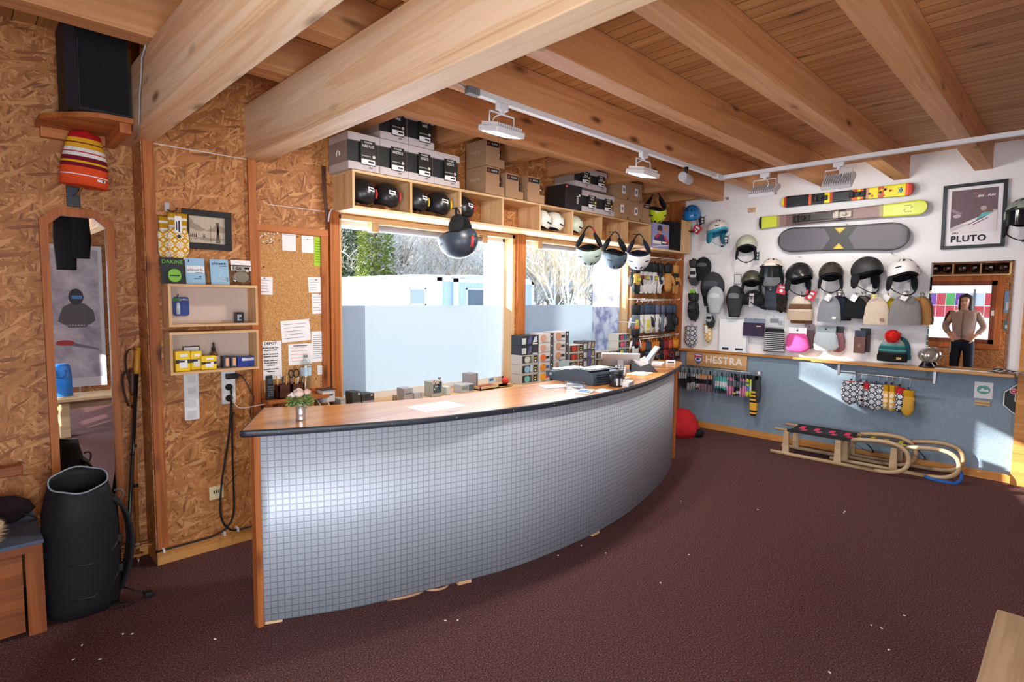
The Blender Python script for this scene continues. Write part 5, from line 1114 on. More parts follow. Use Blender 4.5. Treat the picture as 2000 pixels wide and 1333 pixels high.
b.prism([(-.035+.045*cos(q*pi/6), .235+.05*sin(q*pi/6)) for q in range(12)], flat(196, 140, 120, .7), -.004, -.003); b.prism([(-.085, .24), (.02, .24), (.01, .3), (-.03, .315), (-.075, .3)], flat(46, 34, 56, .6), -.005, -.003); b.prism([(-.08, .235), (.015, .235), (.015, .26), (-.08, .26)], flat(90, 30, 60, .3), -.006, -.004); bmesh.ops.scale(b.bm, vec=(1, 1, .86), verts=b.bm.verts); b.build('skier_print', t)
b = MB(); b.box(-.17, -.0, -.004, 0, .06, .1, PAPER); b.box(0.02, .12, -.004, 0, .075, .098, PAPER); b.box(-.17, .17, -.004, 0, .032, .04, PAPER, T=Ro(-.1, 'Y')); b.prism([(.1+.025*cos(q*pi/6), .28+.03*sin(q*pi/6)) for q in range(12)], flat(222, 140, 50, .6), -.004, 0); bmesh.ops.scale(b.bm, vec=(1, 1, .86), verts=b.bm.verts); b.build('lettering', t)
t = thing('loudspeaker', 'small black loudspeaker in the corner shelf beside the skier display', 'loudspeaker', (6.2, 3.50, 2.189)); b = MB(); b.box(-.13, .13, .004, .25, 0, .34, flat(24, 24, 27, .6), bev=.004); b.build('cabinet', t); b = MB(); b.box(-.122, .122, -.004, .004, .01, .33, cloth(26, 26, 28)); b.build('grille_cloth', t)
helmet('ski_helmet', 'lime yellow helmet lying upside down on top of the skier display', (5.88, 3.58, 2.61), 2.4, flat(196, 214, 36, .35), hang=True, rx=pi, s=1.15)
# --- gloves on three wire racks
def glove_mesh(kind):
    """local: hangs below z=0, back of the hand faces -y; material slots: 0 cuff 1 hand 2 fingers/palm 3 accent"""
    S = [flat(1, 2, 3+i) for i in range(4)]; b = MB()
    for m in S: b.mi(m)
    b.lathe([(.034, -.085), (.042, -.06), (.046, -.01), (.042, 0), (.036, -.012)], S[0], 16, None, sy=.5)
    if kind == 'glove':
        b.lathe([(.02, -.2), (.042, -.19), (.046, -.15), (.042, -.11), (.036, -.09)], S[1], 16, None, sy=.48)
        for i, (x, L, a) in enumerate(((-.036, .085, -.14), (-.013, .105, -.04), (.012, .1, .05), (.036, .08, .16))):
            T = Tr(x, 0, -.185) @ Ro(a, 'Y') @ Ro(.18, 'X'); b.lathe([(.001, -L), (.009, -L+.006), (.012, -L*.6), (.0125, -.01), (.01, .01)], S[2], 9, T)
        b.lathe([(.001, -.085), (.01, -.078), (.0135, -.045), (.014, -.01), (.008, .01)], S[2], 10, Tr(.045, -.004, -.125) @ Ro(-.42, 'Y'))
        b.box(-.03, .03, -.024, -.018, -.165, -.125, S[3], bev=.004)
    else:
        b.lathe([(.001, -.27), (.028, -.262), (.044, -.23), (.047, -.17), (.044, -.12), (.036, -.09)], S[1], 18, None, sy=.5)
        b.lathe([(.001, -.095), (.012, -.085), (.018, -.045), (.017, -.005), (.008, .015)], S[2], 12, Tr(.045, -.004, -.125) @ Ro(-.4, 'Y'))
        b.lathe([(.001, -.262), (.02, -.25), (.03, -.2), (.028, -.14), (.015, -.11)], S[3], 12, Tr(0, -.011, 0), sy=.45)
    b.lathe([(.012, .0), (.012, .012), (.006, .02)], S[0], 8, None, sy=.3)
    o = b.build('glove'); me = o.data; bpy.data.objects.remove(o); return me
GM = {'glove': glove_mesh('glove'), 'mitten': glove_mesh('mitten')}
_gv = {}
def glove(kind, cols, loc, rz, label, group, header=None, s=1.0, ry=0, lx=0.0):
    key = (kind, tuple(cols))
    if key not in _gv:
        me = GM[kind].copy()
        for i_, c in enumerate(cols): me.materials[i_] = flat(*c, .7)
        _gv[key] = me
    t = thing('ski_glove' if kind == 'glove' else 'ski_mitten', label, 'glove' if kind == 'glove' else 'mitten', loc, rz, group, ry=ry); t.scale = (s, s, s)
    o = bpy.data.objects.new('hand', _gv[key]); COL.objects.link(o); o.parent = t
    o2 = bpy.data.objects.new('second_hand', _gv[key]); COL.objects.link(o2); o2.parent = t; o2.location = (.012, .03, -.006); o2.rotation_euler = (0, .06, pi)
    b = MB(); b.tube(bez((0, 0, .015), (.02, 0, .03), (.015, 0, .06), (0, 0, .062), 6), .0025, STEEL, 5); b.build('hanger_hook', t)
    if header: b = MB(); b.box(-.028, .028, -.003, .0, -.005, .035, flat(*header, .5)); b.build('header_card', t)
    return t
def rack(label, z, x0, x1, loc_y=3.60):
    t = thing('wire_rack', label, 'rack', ((x0+x1)/2, YW, z), 0, 'white wire racks in the corner'); w = (x1-x0)/2; W_ = flat(232, 226, 220, .4)
    b = MB(); b.tube([(-w, loc_y-YW, 0), (w, loc_y-YW, 0)], .006, W_, 7); b.build('rail', t)
    for x in (-w+.22, w-.04): b = MB(); b.tube([(x, 0, 0), (x, loc_y-YW-.04, 0.0), (x, loc_y-YW-.045, .015)], .006, W_, 7); b.build('arm', t)
    b = MB(); b.tube([(-w+.1, loc_y-YW-.07, -.02), (w*.45, loc_y-YW-.09, -.005), (w*.45, 0, -.005)], .005, W_, 7); b.build('front_rod', t)
BK_, WH_, YL_, TN_, GY_, RD_, BL_ = (30, 32, 38), (224, 226, 228), (214, 206, 60), (196, 140, 76), (110, 118, 136), (150, 36, 48), (60, 74, 98)
tiers = [('top', 2.095, [(5.52, 'glove', (BK_, BK_, GY_, YL_)), (5.63, 'glove', (GY_, WH_, WH_, RD_)), (5.72, 'glove', (BK_, WH_, WH_, YL_)), (5.81, 'glove', (BK_, WH_, WH_, GY_)), (5.92, 'glove', (BK_, WH_, WH_, YL_)), (6.05, 'glove', (BK_, BK_, WH_, WH_)), (6.24, 'mitten', (BK_, TN_, TN_, TN_)), (6.42, 'glove', (TN_, BK_, TN_, TN_))]),
         ('middle', 1.60, [(5.56, 'mitten', (BK_, GY_, WH_, YL_)), (5.67, 'mitten', (BL_, WH_, WH_, YL_)), (5.78, 'mitten', (BL_, WH_, BK_, YL_)), (5.89, 'mitten', (BL_, WH_, GY_, YL_)), (6.01, 'mitten', ((96, 104, 132), WH_, WH_, GY_)), (6.13, 'mitten', ((96, 104, 132), GY_, WH_, WH_)), (6.29, 'mitten', (BL_, BK_, BK_, BK_)), (6.41, 'mitten', (BL_, BK_, BK_, GY_))]),
         ('bottom', 1.165, [(5.6, 'glove', (RD_, BL_, BK_, (90, 180, 200))), (5.71, 'glove', ((222, 120, 40), BK_, BK_, GY_)), (5.81, 'glove', (BL_, BL_, BK_, BK_)), (5.91, 'glove', ((230, 140, 40), BL_, GY_, BK_)), (6.01, 'glove', ((230, 140, 40), BK_, BL_, BL_)), (6.11, 'glove', (BK_, BK_, (214, 140, 40), BK_)), (6.22, 'glove', (RD_, RD_, BK_, RD_)), (6.33, 'glove', ((200, 90, 60), (90, 20, 36), RD_, BK_)), (6.46, 'glove', ((230, 150, 40), BK_, BL_, GY_))])]
cn = {BK_: 'black', WH_: 'white', YL_: 'yellow', TN_: 'tan', GY_: 'grey', RD_: 'red', BL_: 'dark blue'}
ordn = ['first', 'second', 'third', 'fourth', 'fifth', 'sixth', 'seventh', 'eighth', 'ninth']
for nm, z, L in tiers:
    rack('white wire rack carrying the %s row of gloves in the corner' % nm, z, 5.44, 6.5)
    for i, (x, kd, c) in enumerate(L):
        glove(kd, c, (x, 3.60-.004*(i % 3), z-.066), rn.uniform(-.45, .25), '%s ski %s, %s from the left on the %s corner rack' % (' and '.join(dict.fromkeys((cn.get(c[1], 'dark'), cn.get(c[2], 'dark')))), kd, ordn[i], nm), 'gloves on the %s corner rack' % nm, s=1.24)
glove('glove', (BK_, (200, 160, 80), BK_, YL_), (5.38, 3.48, 1.985), -.1, 'black glove with a tan back hanging at the left of the top rack', 'front gloves of the corner', s=1.15)
glove('glove', (BK_, BK_, WH_, RD_), (5.42, 3.5, 1.27), -.1, 'black and white glove with orange header card before the bright goggle boxes', 'front gloves of the corner', header=(236, 140, 40), s=1.1)
for x, z in ((5.38, 2.045), (5.42, 1.33)):
    b = MB(); b.tube([(0, .29, .008), (0, 0, .008), (0, -.012, .02)], .005, flat(232, 226, 220, .4), 6); tag(b.build('wall_rod', loc=(x, 3.482 if z > 2 else 3.502, z)), 'white rod holding the front glove at the %s of the corner' % ('top' if z > 2 else 'bottom'), 'rod')
# --- banner in the right window
def _banner():
    m = bpy.data.materials.new('banner_print'); m.use_nodes = True; t = m.node_tree; t.nodes.clear()
    o = t.nodes.new('ShaderNodeOutputMaterial'); a = t.nodes.new('ShaderNodeBsdfTranslucent'); d = t.nodes.new('ShaderNodeBsdfDiffuse'); x = t.nodes.new('ShaderNodeMixShader'); x.inputs[0].default_value = .3
    g = t.nodes.new('ShaderNodeNewGeometry'); n = t.nodes.new('ShaderNodeTexNoise'); n.inputs['Scale'].default_value = 7; n.inputs['Detail'].default_value = 4; r = t.nodes.new('ShaderNodeValToRGB')
    r.color_ramp.elements[0].position = .42; r.color_ramp.elements[0].color = (.34, .33, .52, 1); r.color_ramp.elements[1].position = .56; r.color_ramp.elements[1].color = (.78, .77, .84, 1)
    t.links.new(g.outputs['Position'], n.inputs['Vector']); t.links.new(n.outputs['Fac'], r.inputs[0])
    for q in (a, d): t.links.new(r.outputs[0], q.inputs[0])
    t.links.new(a.outputs[0], x.inputs[1]); t.links.new(d.outputs[0], x.inputs[2]); t.links.new(x.outputs[0], o.inputs[0]); return m
t = thing('window_banner', 'pale translucent printed banner hanging in the right window', 'banner', (5.33, 3.86, .83)); b = MB(); v = [b.bm.verts.new(p) for p in ((-.25, 0, 0), (.27, 0, 0), (.27, 0, 1.26), (-.25, 0, 1.26))]; b.face(v, _banner()); b.build('banner_sheet', t); b = MB(); b.tube([(-.26, 0, 1.262), (.28, 0, 1.262)], .006, WHITEP, 8); b.build('top_rod', t)
for x0, x1, lab in ((2.3, 3.42, 'rolled grey blind at the top of the large window'), (4.15, 5.02, 'rolled grey blind at the top of the smaller right window')):
    t = thing('roller_blind', lab, 'blind', ((x0+x1)/2, 3.84, 2.118)); w = (x1-x0)/2; b = MB(); b.tube([(-w+.03, 0, 0), (w-.03, 0, 0)], .026, flat(168, 166, 172, .6), 14); b.build('fabric_roll', t)
    for s_ in (-1, 1): b = MB(); b.box(s_*w-.03, s_*w+.03, -.03, .03, -.03, .038, SHELFW['z']); b.build('end_block', t)
# --- goggle boxes on the sill
def gbox(label, x0, x1, z0, h, lens, strap, base=(210, 206, 208), yf=3.6, d=.14, style=0, rz=0.0, group='goggle boxes on the window sill'):
    t = thing('goggle_box', label, 'box', ((x0+x1)/2, yf, z0), rz, group); w = (x1-x0)/2-.002; h -= .002; b = MB(); b.box(-w, w, 0, d, 0, h, flat(*base, .5), bev=.001); b.build('carton', t); b = MB()
    lc = flat(*lens, .25); sc_ = flat(*strap, .5)
    if style == 0:   # light box, round lens at the left, strap to the right, dark right end
        b.prism(rrect(w*.75, h*.72, h*.3, cx=-w*.42, cz=h*.52), lc, -.003, 0); b.box(-w*.05, w*.45, -.002, 0, h*.38, h*.66, sc_); b.box(w*.55, w, -.0015, 0, 0, h, flat(70, 74, 80, .5)); b.box(w*.72, w*.84, -.0025, -.0015, h*.62, h*.78, PAPER); b.box(-w*.6, w*.4, -.002, 0, h*.08, h*.12, INKG)
    elif style == 1:  # dark box with picture
        b.box(-w*.98, -w*.5, -.0015, 0, h*.1, h*.72, flat(200, 206, 210, .5)); b.prism([(-w*.3, h*.15), (w*.1, h*.15), (w*.2, h*.9), (-w*.1, h*.9)], lc, -.003, 0); b.prism([(w*.3, h*.2), (w*.85, h*.3), (w*.8, h*.9), (w*.5, h*.8)], sc_, -.0025, 0); b.box(w*.3, w*.9, -.0025, 0, h*.05, h*.14, PAPER)
    else:            # box with window showing goggle, dark info panel
        b.box(-w*.92, w*.3, -.0015, 0, h*.16, h*.92, flat(46, 48, 52, .4)); b.prism(rrect(w*.62, h*.66, h*.25, cx=-w*.35, cz=h*.52), lc, -.003, 0); b.box(w*.02, w*.28, -.0025, 0, h*.2, h*.9, sc_); b.box(w*.4, w*.95, -.0015, 0, h*.16, h*.92, flat(52, 54, 52, .5)); b.box(w*.5, w*.8, -.0025, -.0015, h*.55, h*.7, flat(200, 180, 90, .5)); b.box(w*.55, w*.75, -.0025, -.0015, h*.25, h*.4, PAPER)
    b.build('print', t); return t
ZB = ZS+.001; nl = ['bottom', 'second from bottom', 'middle', 'second from top', 'top']
c1 = [((120, 190, 190), (90, 96, 90), 2), ((150, 196, 222), (200, 220, 230), 2), ((210, 206, 200), (120, 120, 120), 2), ((90, 90, 130), (60, 60, 70), 1), ((80, 90, 140), (190, 196, 206), 1)]
for i, (l, s_, st) in enumerate(c1): gbox('%s goggle box of the stack beside the window post' % nl[i], 3.69, 3.915, ZB+.091*i, .091, l, s_, (44, 48, 54) if st == 1 else (196, 190, 186), style=st)
c2 = [((236, 170, 50), (220, 60, 90)), ((236, 150, 60), (70, 90, 150)), ((230, 120, 70), (40, 42, 50)), ((206, 156, 132), (200, 196, 196)), ((206, 156, 132), (200, 196, 196))]
for i, (l, s_) in enumerate(c2): gbox('%s white goggle box in the second stack from the post' % nl[i], 3.922, 4.13, ZB+.093*i, .093, l, s_)
c3 = [((200, 150, 126), (60, 62, 66))]*5
for i, (l, s_) in enumerate(c3): gbox('%s white goggle box with bronze lens in the third stack' % nl[i], 4.138, 4.362, ZB+.095*i, .095, l, s_)
for i in range(4): gbox('%s goggle box with %s lens in the stack right of the tall ones' % (['bottom', 'second', 'third', 'top'][i], 'red' if i > 1 else 'grey'), 4.37, 4.60, ZB+.083*i, .083, (206, 60, 44) if i > 1 else (140, 140, 136), (170, 100, 70), (208, 200, 194), style=2)
for i in range(4): gbox('%s dark goggle box with purple print right of the red lens boxes' % (['bottom', 'second', 'third', 'top'][i]), 4.607, 4.80, ZB+.09*i, .09, (110, 96, 190) if i != 3 else (190, 186, 190), (170, 160, 130), (92, 92, 96), style=1)
for c, x in enumerate((4.81, 5.03)):
    for i in range(3): gbox('%s small goggle box, %s of the two low stacks under the banner' % (['bottom', 'middle', 'top'][i], ['left', 'right'][c]), x, x+.21, ZB+.078*i, .078, (150, 142, 130), (120, 112, 100), (190, 182, 170), style=2)
cc = [((60, 66, 70), (90, 96, 100)), ((40, 150, 206), (40, 44, 50)), ((200, 210, 60), (40, 150, 206)), ((226, 110, 130), (190, 120, 170)), ((222, 90, 130), (40, 140, 200))]
for i, (l, s_) in enumerate(cc): gbox('%s brightly coloured goggle box behind the orange header card' % nl[i], 5.25, 5.47, ZB+.082*i, .082, l, s_, (206, 206, 196), style=2, yf=3.62)
t = thing('display_stand', 'small dark display stand holding a light blue leaflet before the goggle boxes', 'stand', (4.22, 3.52, ZB)); b = MB(); b.prism([(-.12, 0), (.3, 0), (.3, .02), (.12, .02), (-.06, .2), (-.07, .2)], BLACK, -.02, .02); b.build('frame', t); b = MB(); b.box(-.13, .02, -.03, -.022, .02, .2, flat(176, 206, 214, .5)); b.build('leaflet', t)
# --- small things on the sill before the large window
def sillbox(name, label, cat, px0, px1, pyt, col, y=3.62, d=.1, parts=(), rz=0.0, pyb=None):
    a, c = at(px0, pyt, 'y', y), at(px1, pyt, 'y', y); t = thing(name, label, cat, ((a.x+c.x)/2, y, ZB), rz); w = (c.x-a.x)/2; h = a.z-ZB
    b = MB(); b.box(-w, w, 0, d, 0, h, flat(*col, .5), bev=.003); b.build('body', t)
    for nm, x0, x1, z0, z1, cc_ in parts: b = MB(); b.box(x0*w, x1*w, -.003, .001, z0*h, z1*h, flat(*cc_, .5)); b.build(nm, t)
    return t
sillbox('grey_box', 'low grey box at the left end of the sill', 'box', 664, 676, 780, (170, 168, 160), parts=(('label', -.8, .5, .5, .8, (200, 200, 196)),))
sillbox('goggle_case', 'dark grey case standing left on the sill with a white mark', 'case', 688, 705, 767, (70, 74, 74), parts=(('white_mark', .3, .7, .8, .92, (220, 220, 220)), ('grey_base', -1, 1, .02, .35, (170, 166, 170))))
sillbox('goggle_case', 'lower dark grey case right of the taller one on the sill', 'case', 707, 731, 771, (64, 66, 70), parts=(('white_mark', .4, .7, .8, .92, (220, 220, 220)), ('grey_base', -1, 1, .02, .45, (176, 172, 178))))
for i, x in enumerate((769, 776)):
    p = at(x, 772, 'y', 3.62); b = MB(); b.tube([(0, 0, 0), (.004*(1-2*i), 0, p.z-ZB)], .011, flat(150, 128, 96, .6), 8); tag(b.build('wooden_peg', loc=(p.x, 3.62, ZB)), 'thin wooden peg standing on the sill, %s of two' % ['left', 'right'][i], 'peg', 'wooden pegs on the sill')
sillbox('grey_carton', 'upright light grey carton in the middle of the sill', 'carton', 789, 806, 760, (176, 174, 180), parts=(('print_line', -.7, .8, .55, .6, (90, 90, 100)),))
sillbox('grey_pouch', 'low rounded grey pouch beside the upright grey carton', 'pouch', 809, 827, 768, (186, 188, 194), parts=(('stitching', .4, .5, .3, .8, (120, 120, 126)),))
t = sillbox('printed_bag', 'clear bag with a colourful print standing on the sill', 'bag', 843, 864, 747, (176, 178, 170), parts=(('colour_print', -.7, .8, .25, .8, (80, 96, 110)), ('header', -.8, .8, .86, .96, (216, 216, 216))))
b = MB(); rr = random.Random(3)
for i in range(22): x, z = rr.uniform(-.035, .04), rr.uniform(.06, .15); b.box(x-.006, x+.006, -.006, -.003, z-.006, z+.006, flat(*rr.choice(((206, 150, 60), (70, 110, 150), (180, 90, 60), (210, 206, 190), (50, 60, 70))), .5))
b.build('print_specks', t)
sillbox('clear_case', 'small clear plastic case on the sill right of the printed bag', 'case', 872, 880, 757, (206, 218, 218))
sillbox('silver_box', 'silver and dark box on the sill left of the tall grey carton', 'box', 900, 926, 753, (186, 192, 196), parts=(('dark_print', .2, .95, .2, .9, (96, 106, 120)), ('lines', -.8, 0, .4, .8, (130, 150, 150))))
sillbox('tall_carton', 'tall slim grey carton leaning on the sill', 'carton', 917, 933, 731, (158, 152, 158), y=3.7, parts=(('edge_strip', .7, 1, .0, 1, (120, 114, 118)),))
for px0, px1, lab in ((938, 975, 'shallow wooden tray with red lining on the sill'), (977, 1001, 'small wooden tray with a red ball at the right of the sill')):
    a, c = at(px0, 757, 'y', 3.6), at(px1, 757, 'y', 3.6); t = thing('wooden_tray', lab, 'tray', ((a.x+c.x)/2, 3.6, ZB), 0, 'wooden trays on the sill'); w = (c.x-a.x)/2; h = a.z-ZB; b = MB()
    for q in ((-w, w, 0, .008), (-w, w, .12, .128), (-w, -w+.008, 0, .128), (w-.008, w, 0, .128)): b.box(q[0], q[1], q[2], q[3], 0, h, flat(216, 184, 140, .6))
    b.box(-w, w, 0, .128, 0, .01, flat(200, 166, 120, .6)); b.build('tray_body', t); b = MB(); b.box(-w+.01, w-.01, .01, .118, .01, h-.012, flat(170, 50, 50, .7)); b.build('red_lining', t)
p = at(988, 750, 'y', 3.66); b = MB(); b.ball((0, 0, 0), .035, flat(216, 60, 50, .5), None, 16, 10); tag(b.build('red_ball', loc=(p.x, 3.67, .846)), 'red ball lying in the small wooden tray', 'ball')
p = at(967, 747, 'y', 3.72); t = thing('blue_card', 'blue picture card standing behind the wooden trays', 'card', (p.x, 3.76, ZB), .3, rx=-.15); b = MB(); b.box(-.045, .045, 0, .006, 0, p.z-ZB+.04, flat(210, 224, 232, .5)); b.build('card', t); b = MB(); b.box(-.034, .034, -.002, 0, .04, p.z-ZB+.03, flat(70, 130, 176, .5)); b.build('picture', t)
# ---------------------------------------------------------------- white wall: skis, board, helmets, hats, sledges
def wt(name, label, cat, px, py, d=0.0, group=None, **k): return thing(name, label, cat, wr(px, py, d), RZ, group, **k)
def span(px0, py0, px1, py1, d=0.0):
    a, c = wr(px0, py0, d), wr(px1, py1, d); return a, c, abs(a.y-c.y), abs(a.z-c.z)
def ski(name, label, cat, p0, p1, W0, Wm, W1, cols, d=.06, tails=(.5, .5), th=.012, edge=None, nz=8, n=48):
    """from tail pixel p0 to tip pixel p1; cols [(f0, f1, material)] along the length; widths at tail, waist, tip"""
    a, c = wr(*p0, d), wr(*p1, d); L = (c-a).length; ang = math.atan2(c.z-a.z, -(c.y-a.y)); m = (a+c)/2
    t = thing(name, label, cat, m, RZ, ry=-ang); T0, T1 = tails
    def wd(f):
        w = Wm+(W0-Wm)*max(0, 1-2*f)**1.6+(W1-Wm)*max(0, 2*f-1)**1.6
        e0, e1 = T0*W0/L, T1*W1/L
        if f < e0: w *= sqrt(max(0, 1-(1-f/e0)**2))
        if f > 1-e1: w *= sqrt(max(0, 1-((f-1+e1)/e1)**2))
        return max(w/2, .001)
    def colr(f, v):
        for q in cols:
            if q[0] <= f <= q[1]: return q[2]
        return cols[0][2]
    b = MB(); fs = sorted(set([i/n for i in range(n+1)]+[.003, .01, .02, .98, .99, .997]))
    top, bot = [], []
    for f in fs:
        x = -L/2+L*f; up = -.03*max(0, (f-.9)/.1)**2; w = wd(f)
        top.append([b.bm.verts.new((x, -th+up, -w+2*w*j/nz)) for j in range(nz+1)]); bot.append([b.bm.verts.new((x, up, s_*w)) for s_ in (-1, 1)])
    for i in range(len(fs)-1):
        fm = (fs[i]+fs[i+1])/2
        for j in range(nz): b.face((top[i][j], top[i+1][j], top[i+1][j+1], top[i][j+1]), (edge if edge and j in (0, nz-1) else colr(fm, (j+.5)/nz)) if not callable(cols) else cols(fm, (j+.5)/nz), True)
        b.face((bot[i][0], bot[i][1], bot[i+1][1], bot[i+1][0]), BLACK); b.face((top[i][0], bot[i][0], bot[i+1][0], top[i+1][0]), edge or BLACK); b.face((top[i][nz], top[i+1][nz], bot[i+1][1], bot[i][1]), edge or BLACK)
    b.build('ski' if 'ski' in name else 'deck', t); return t, L
DK, OR_, RD2, YW_ = flat(40, 44, 52, .35), flat(232, 104, 52, .35), flat(206, 60, 46, .35), flat(234, 224, 40, .35)
st = [(0, .02, YW_), (.02, .035, RD2), (.035, .05, OR_), (.05, .16, DK), (.16, .17, OR_), (.17, .2, DK), (.2, .215, RD2), (.215, .23, DK), (.23, .24, OR_), (.24, .36, DK), (.36, .4, YW_), (.4, .42, RD2), (.42, .5, DK), (.5, .57, DK), (.57, .6, OR_), (.6, .62, YW_), (.62, .65, OR_), (.65, .66, DK), (.66, .69, flat(216, 150, 120, .4)), (.69, .74, YW_), (.74, .755, DK), (.755, .8, flat(190, 90, 60, .4)), (.8, .86, YW_), (.86, .93, YW_), (.93, .945, DK), (.945, .955, OR_), (.955, .965, DK), (.965, .98, RD2), (.98, 1, flat(120, 40, 40, .4))]
t, L = ski('ski', 'short black, orange and yellow ski with bindings, topmost on the white wall', 'ski', (1527, 396), (1788, 369), .125, .105, .125, st)
def binding(t, x, s=1.0, m=BLACK):
    b = MB(); b.box(x-.09*s, x+.1*s, -.04, -.012, -.034*s, .034*s, m, bev=.006); b.box(x-.06*s, x-.02*s, -.075, -.038, -.04*s, .04*s, m, bev=.008); b.lathe([(.018*s, 0), (.02*s, .03), (.012*s, .045)], m, 12, Tr(x+.04*s, -.038, 0) @ Ro(pi/2, 'X')); b.tube([(x-.03*s, -.07, .05*s), (x-.03*s, -.05, -.05*s)], .006, STEEL, 6); b.build('binding', t)
binding(t, -.36*L/2, .75); binding(t, .2*L/2, .75)
b = MB(); 
for x in (.8, .83): 
    for s in (-1, 1): b.box(-.004, .004, -.0135, -.012, -.03, .03, flat(60, 150, 190, .4), T=Tr(x*L/2, 0, 0) @ Ro(.5*s, 'Y'))
rr = random.Random(6)
for i in range(16): x = rr.uniform(.2, .7)*L/2; z = rr.uniform(-.035, .035); b.prism([(x+.014*cos(q*pi/3), z+.012*sin(q*pi/3)) for q in range(6)], flat(*rr.choice(((232, 214, 40), (206, 80, 50), (40, 40, 44), (214, 150, 110))), .4), -.0135, -.012)
b.build('graphics', t)
LM = flat(206, 216, 70, .35); BR = [flat(112, 84, 84, .4), flat(140, 112, 110, .4), flat(120, 96, 96, .4), flat(84, 66, 66, .4), flat(164, 150, 96, .4)]
st = [(0, .018, BLACK), (.018, .115, LM), (.115, .14, BR[4]), (.14, .18, BR[1]), (.18, .22, BR[0]), (.22, .53, BR[3]), (.53, .56, flat(58, 48, 50, .4)), (.56, .61, BR[2]), (.61, .74, BR[1]), (.74, .78, BR[4]), (.78, 1, LM)]
t, L = ski('ski', 'long lime and brown ski with bindings above the grey snowboard', 'ski', (1483, 436), (1813, 404), .135, .112, .15, st, tails=(.12, .5))
binding(t, -.42*L/2, .9, BLACK); binding(t, .08*L/2, .9, flat(190, 180, 168, .4))
b = MB(); b.box(-.36*L/2, .02*L/2, -.03, -.012, -.03, .03, flat(52, 48, 48, .4)); b.build('binding_plate', t)
b = MB()
for k_, sg in ((0, 1), (1, -1)): b.tube([(.8*L/2+sg*dx, -.014, sg*dz) for dx, dz in ((-.03, .03), (.02, .03), (.035, .012), (.02, .0))], .006, flat(120, 90, 60, .4), 6, flat=(.008, .002))
b.build('logo', t)
GB, GD, GY1, GY2 = flat(92, 88, 100, .45), flat(48, 48, 52, .45), flat(236, 200, 50, .45), flat(196, 160, 70, .45)
def board(f, v):
    x, z = abs(f-.5)*1.46, abs(v-.5)*.3
    if abs(v-.5) > .44 or f < .02 or f > .98: return GD
    if z > x*1.15+.03: return GY1 if z > x*1.15+.075 else GY2 if z > x*1.15+.055 else GD
    if x < .1+z*.6: return GD
    return GB
t, L = ski('snowboard', 'grey snowboard with yellow triangles at its waist on the white wall', 'snowboard', (1520, 470), (1779, 461), .285, .25, .29, board, tails=(.62, .62), th=.014, d=.05, nz=28, n=150)
for x in (-.32, .05, .4): 
    b = MB(); p = wr(1645+x*250, 470-x*9+30*(1 if abs(x) > .2 else -1), 0); b.tube([(0, 0, 0), (0, -.07, 0), (0, -.072, .012)], .005, CHROME, 6); tag(b.build('wall_peg', loc=p, rz=RZ), 'small peg holding the snowboard %s' % ['at its lower left edge', 'at the middle of its upper edge', 'at its lower right edge'][[-.32, .05, .4].index(x)], 'peg', 'snowboard pegs')
def pegs(px, py, what, i):
    b = MB(); b.tube([(0, 0, 0), (0, -.055, 0), (0, -.056, .012)], .005, CHROME, 6); tag(b.build('wall_peg', loc=wr(px, py), rz=RZ), 'small peg holding the %s near its %s' % (what, ['tail', 'tip'][i]), 'peg')
for i, (x, y) in enumerate(((1560, 403), (1745, 384))): pegs(x, y, 'short orange ski', i)
for i, (x, y) in enumerate(((1530, 442), (1720, 424))): pegs(x, y, 'long lime ski', i)
t = wt('wall_block', 'tiny square wooden block on the white wall below the beam end', 'block', 1469, 411); b = MB(); b.box(-.04, .04, -.018, 0, -.028, .028, flat(206, 170, 130, .6), bev=.003); b.build('block', t); b = MB(); b.lathe([(.005, 0), (.005, .003)], flat(120, 90, 60, .5), 8, Tr(0, -.018, 0) @ Ro(pi/2, 'X')); b.build('screw', t)
b = MB(); b.lathe([(.02, 0), (.02, .004)], CHROME, 10, Ro(pi/2, 'X')); b.tube([(0, 0, 0), (0, -.05, -.01), (0, -.06, .01)], .005, CHROME, 6); tag(b.build('wall_hook', loc=wr(1421, 388), rz=RZ), 'small chrome hook beside the end of the front ceiling beam', 'hook')
# poster
a, c, w, h = span(1843, 357, 1960, 487, .02)
t = frame_things('framed_poster', 'black framed poster of a skier on a white slope, mauve sky', 'poster', wr(1901.5, 421.5, .004), w-.005, .585, .028, flat(30, 34, 42, .4), RZ, .025, ry=-.012); hw, hh = w/2-.03, .262
b = MB(); b.box(-hw, hw, -.006, -.001, -hh, hh, flat(232, 226, 232, .6)); b.build('paper', t)
b = MB(); pw, ph = hw-.035, hh-.025; b.prism([(-pw, -.1), (-pw, ph), (pw, ph), (pw, .04)], flat(112, 92, 100, .7), -.0075, -.006)
b.prism([(-pw, -.1), (-pw*.7, -.085), (-pw*.45, -.07), (-pw*.2, -.075), (0, -.055), (pw*.3, -.02), (pw*.6, .01), (pw*.8, .045), (pw, .04), (pw, -.13), (-pw, -.13)], flat(196, 190, 198, .7), -.0082, -.0074); b.prism([(-pw, -.14), (-pw*.3, -.085), (pw*.4, -.03), (pw, .03), (pw, -.15), (-pw, -.16)], flat(226, 218, 224, .7), -.0088, -.0081)
b.prism([(-pw*.98, .08), (-pw*.5, .03), (-pw*.55, .0), (-pw*.99, .055)], flat(150, 132, 142, .7), -.0085, -.0074); b.prism([(-pw*.72+.03*cos(q*pi/6), .005+.016*sin(q*pi/6)) for q in range(12)], flat(190, 176, 184, .7), -.009, -.0074); b.build('slope_print', t)
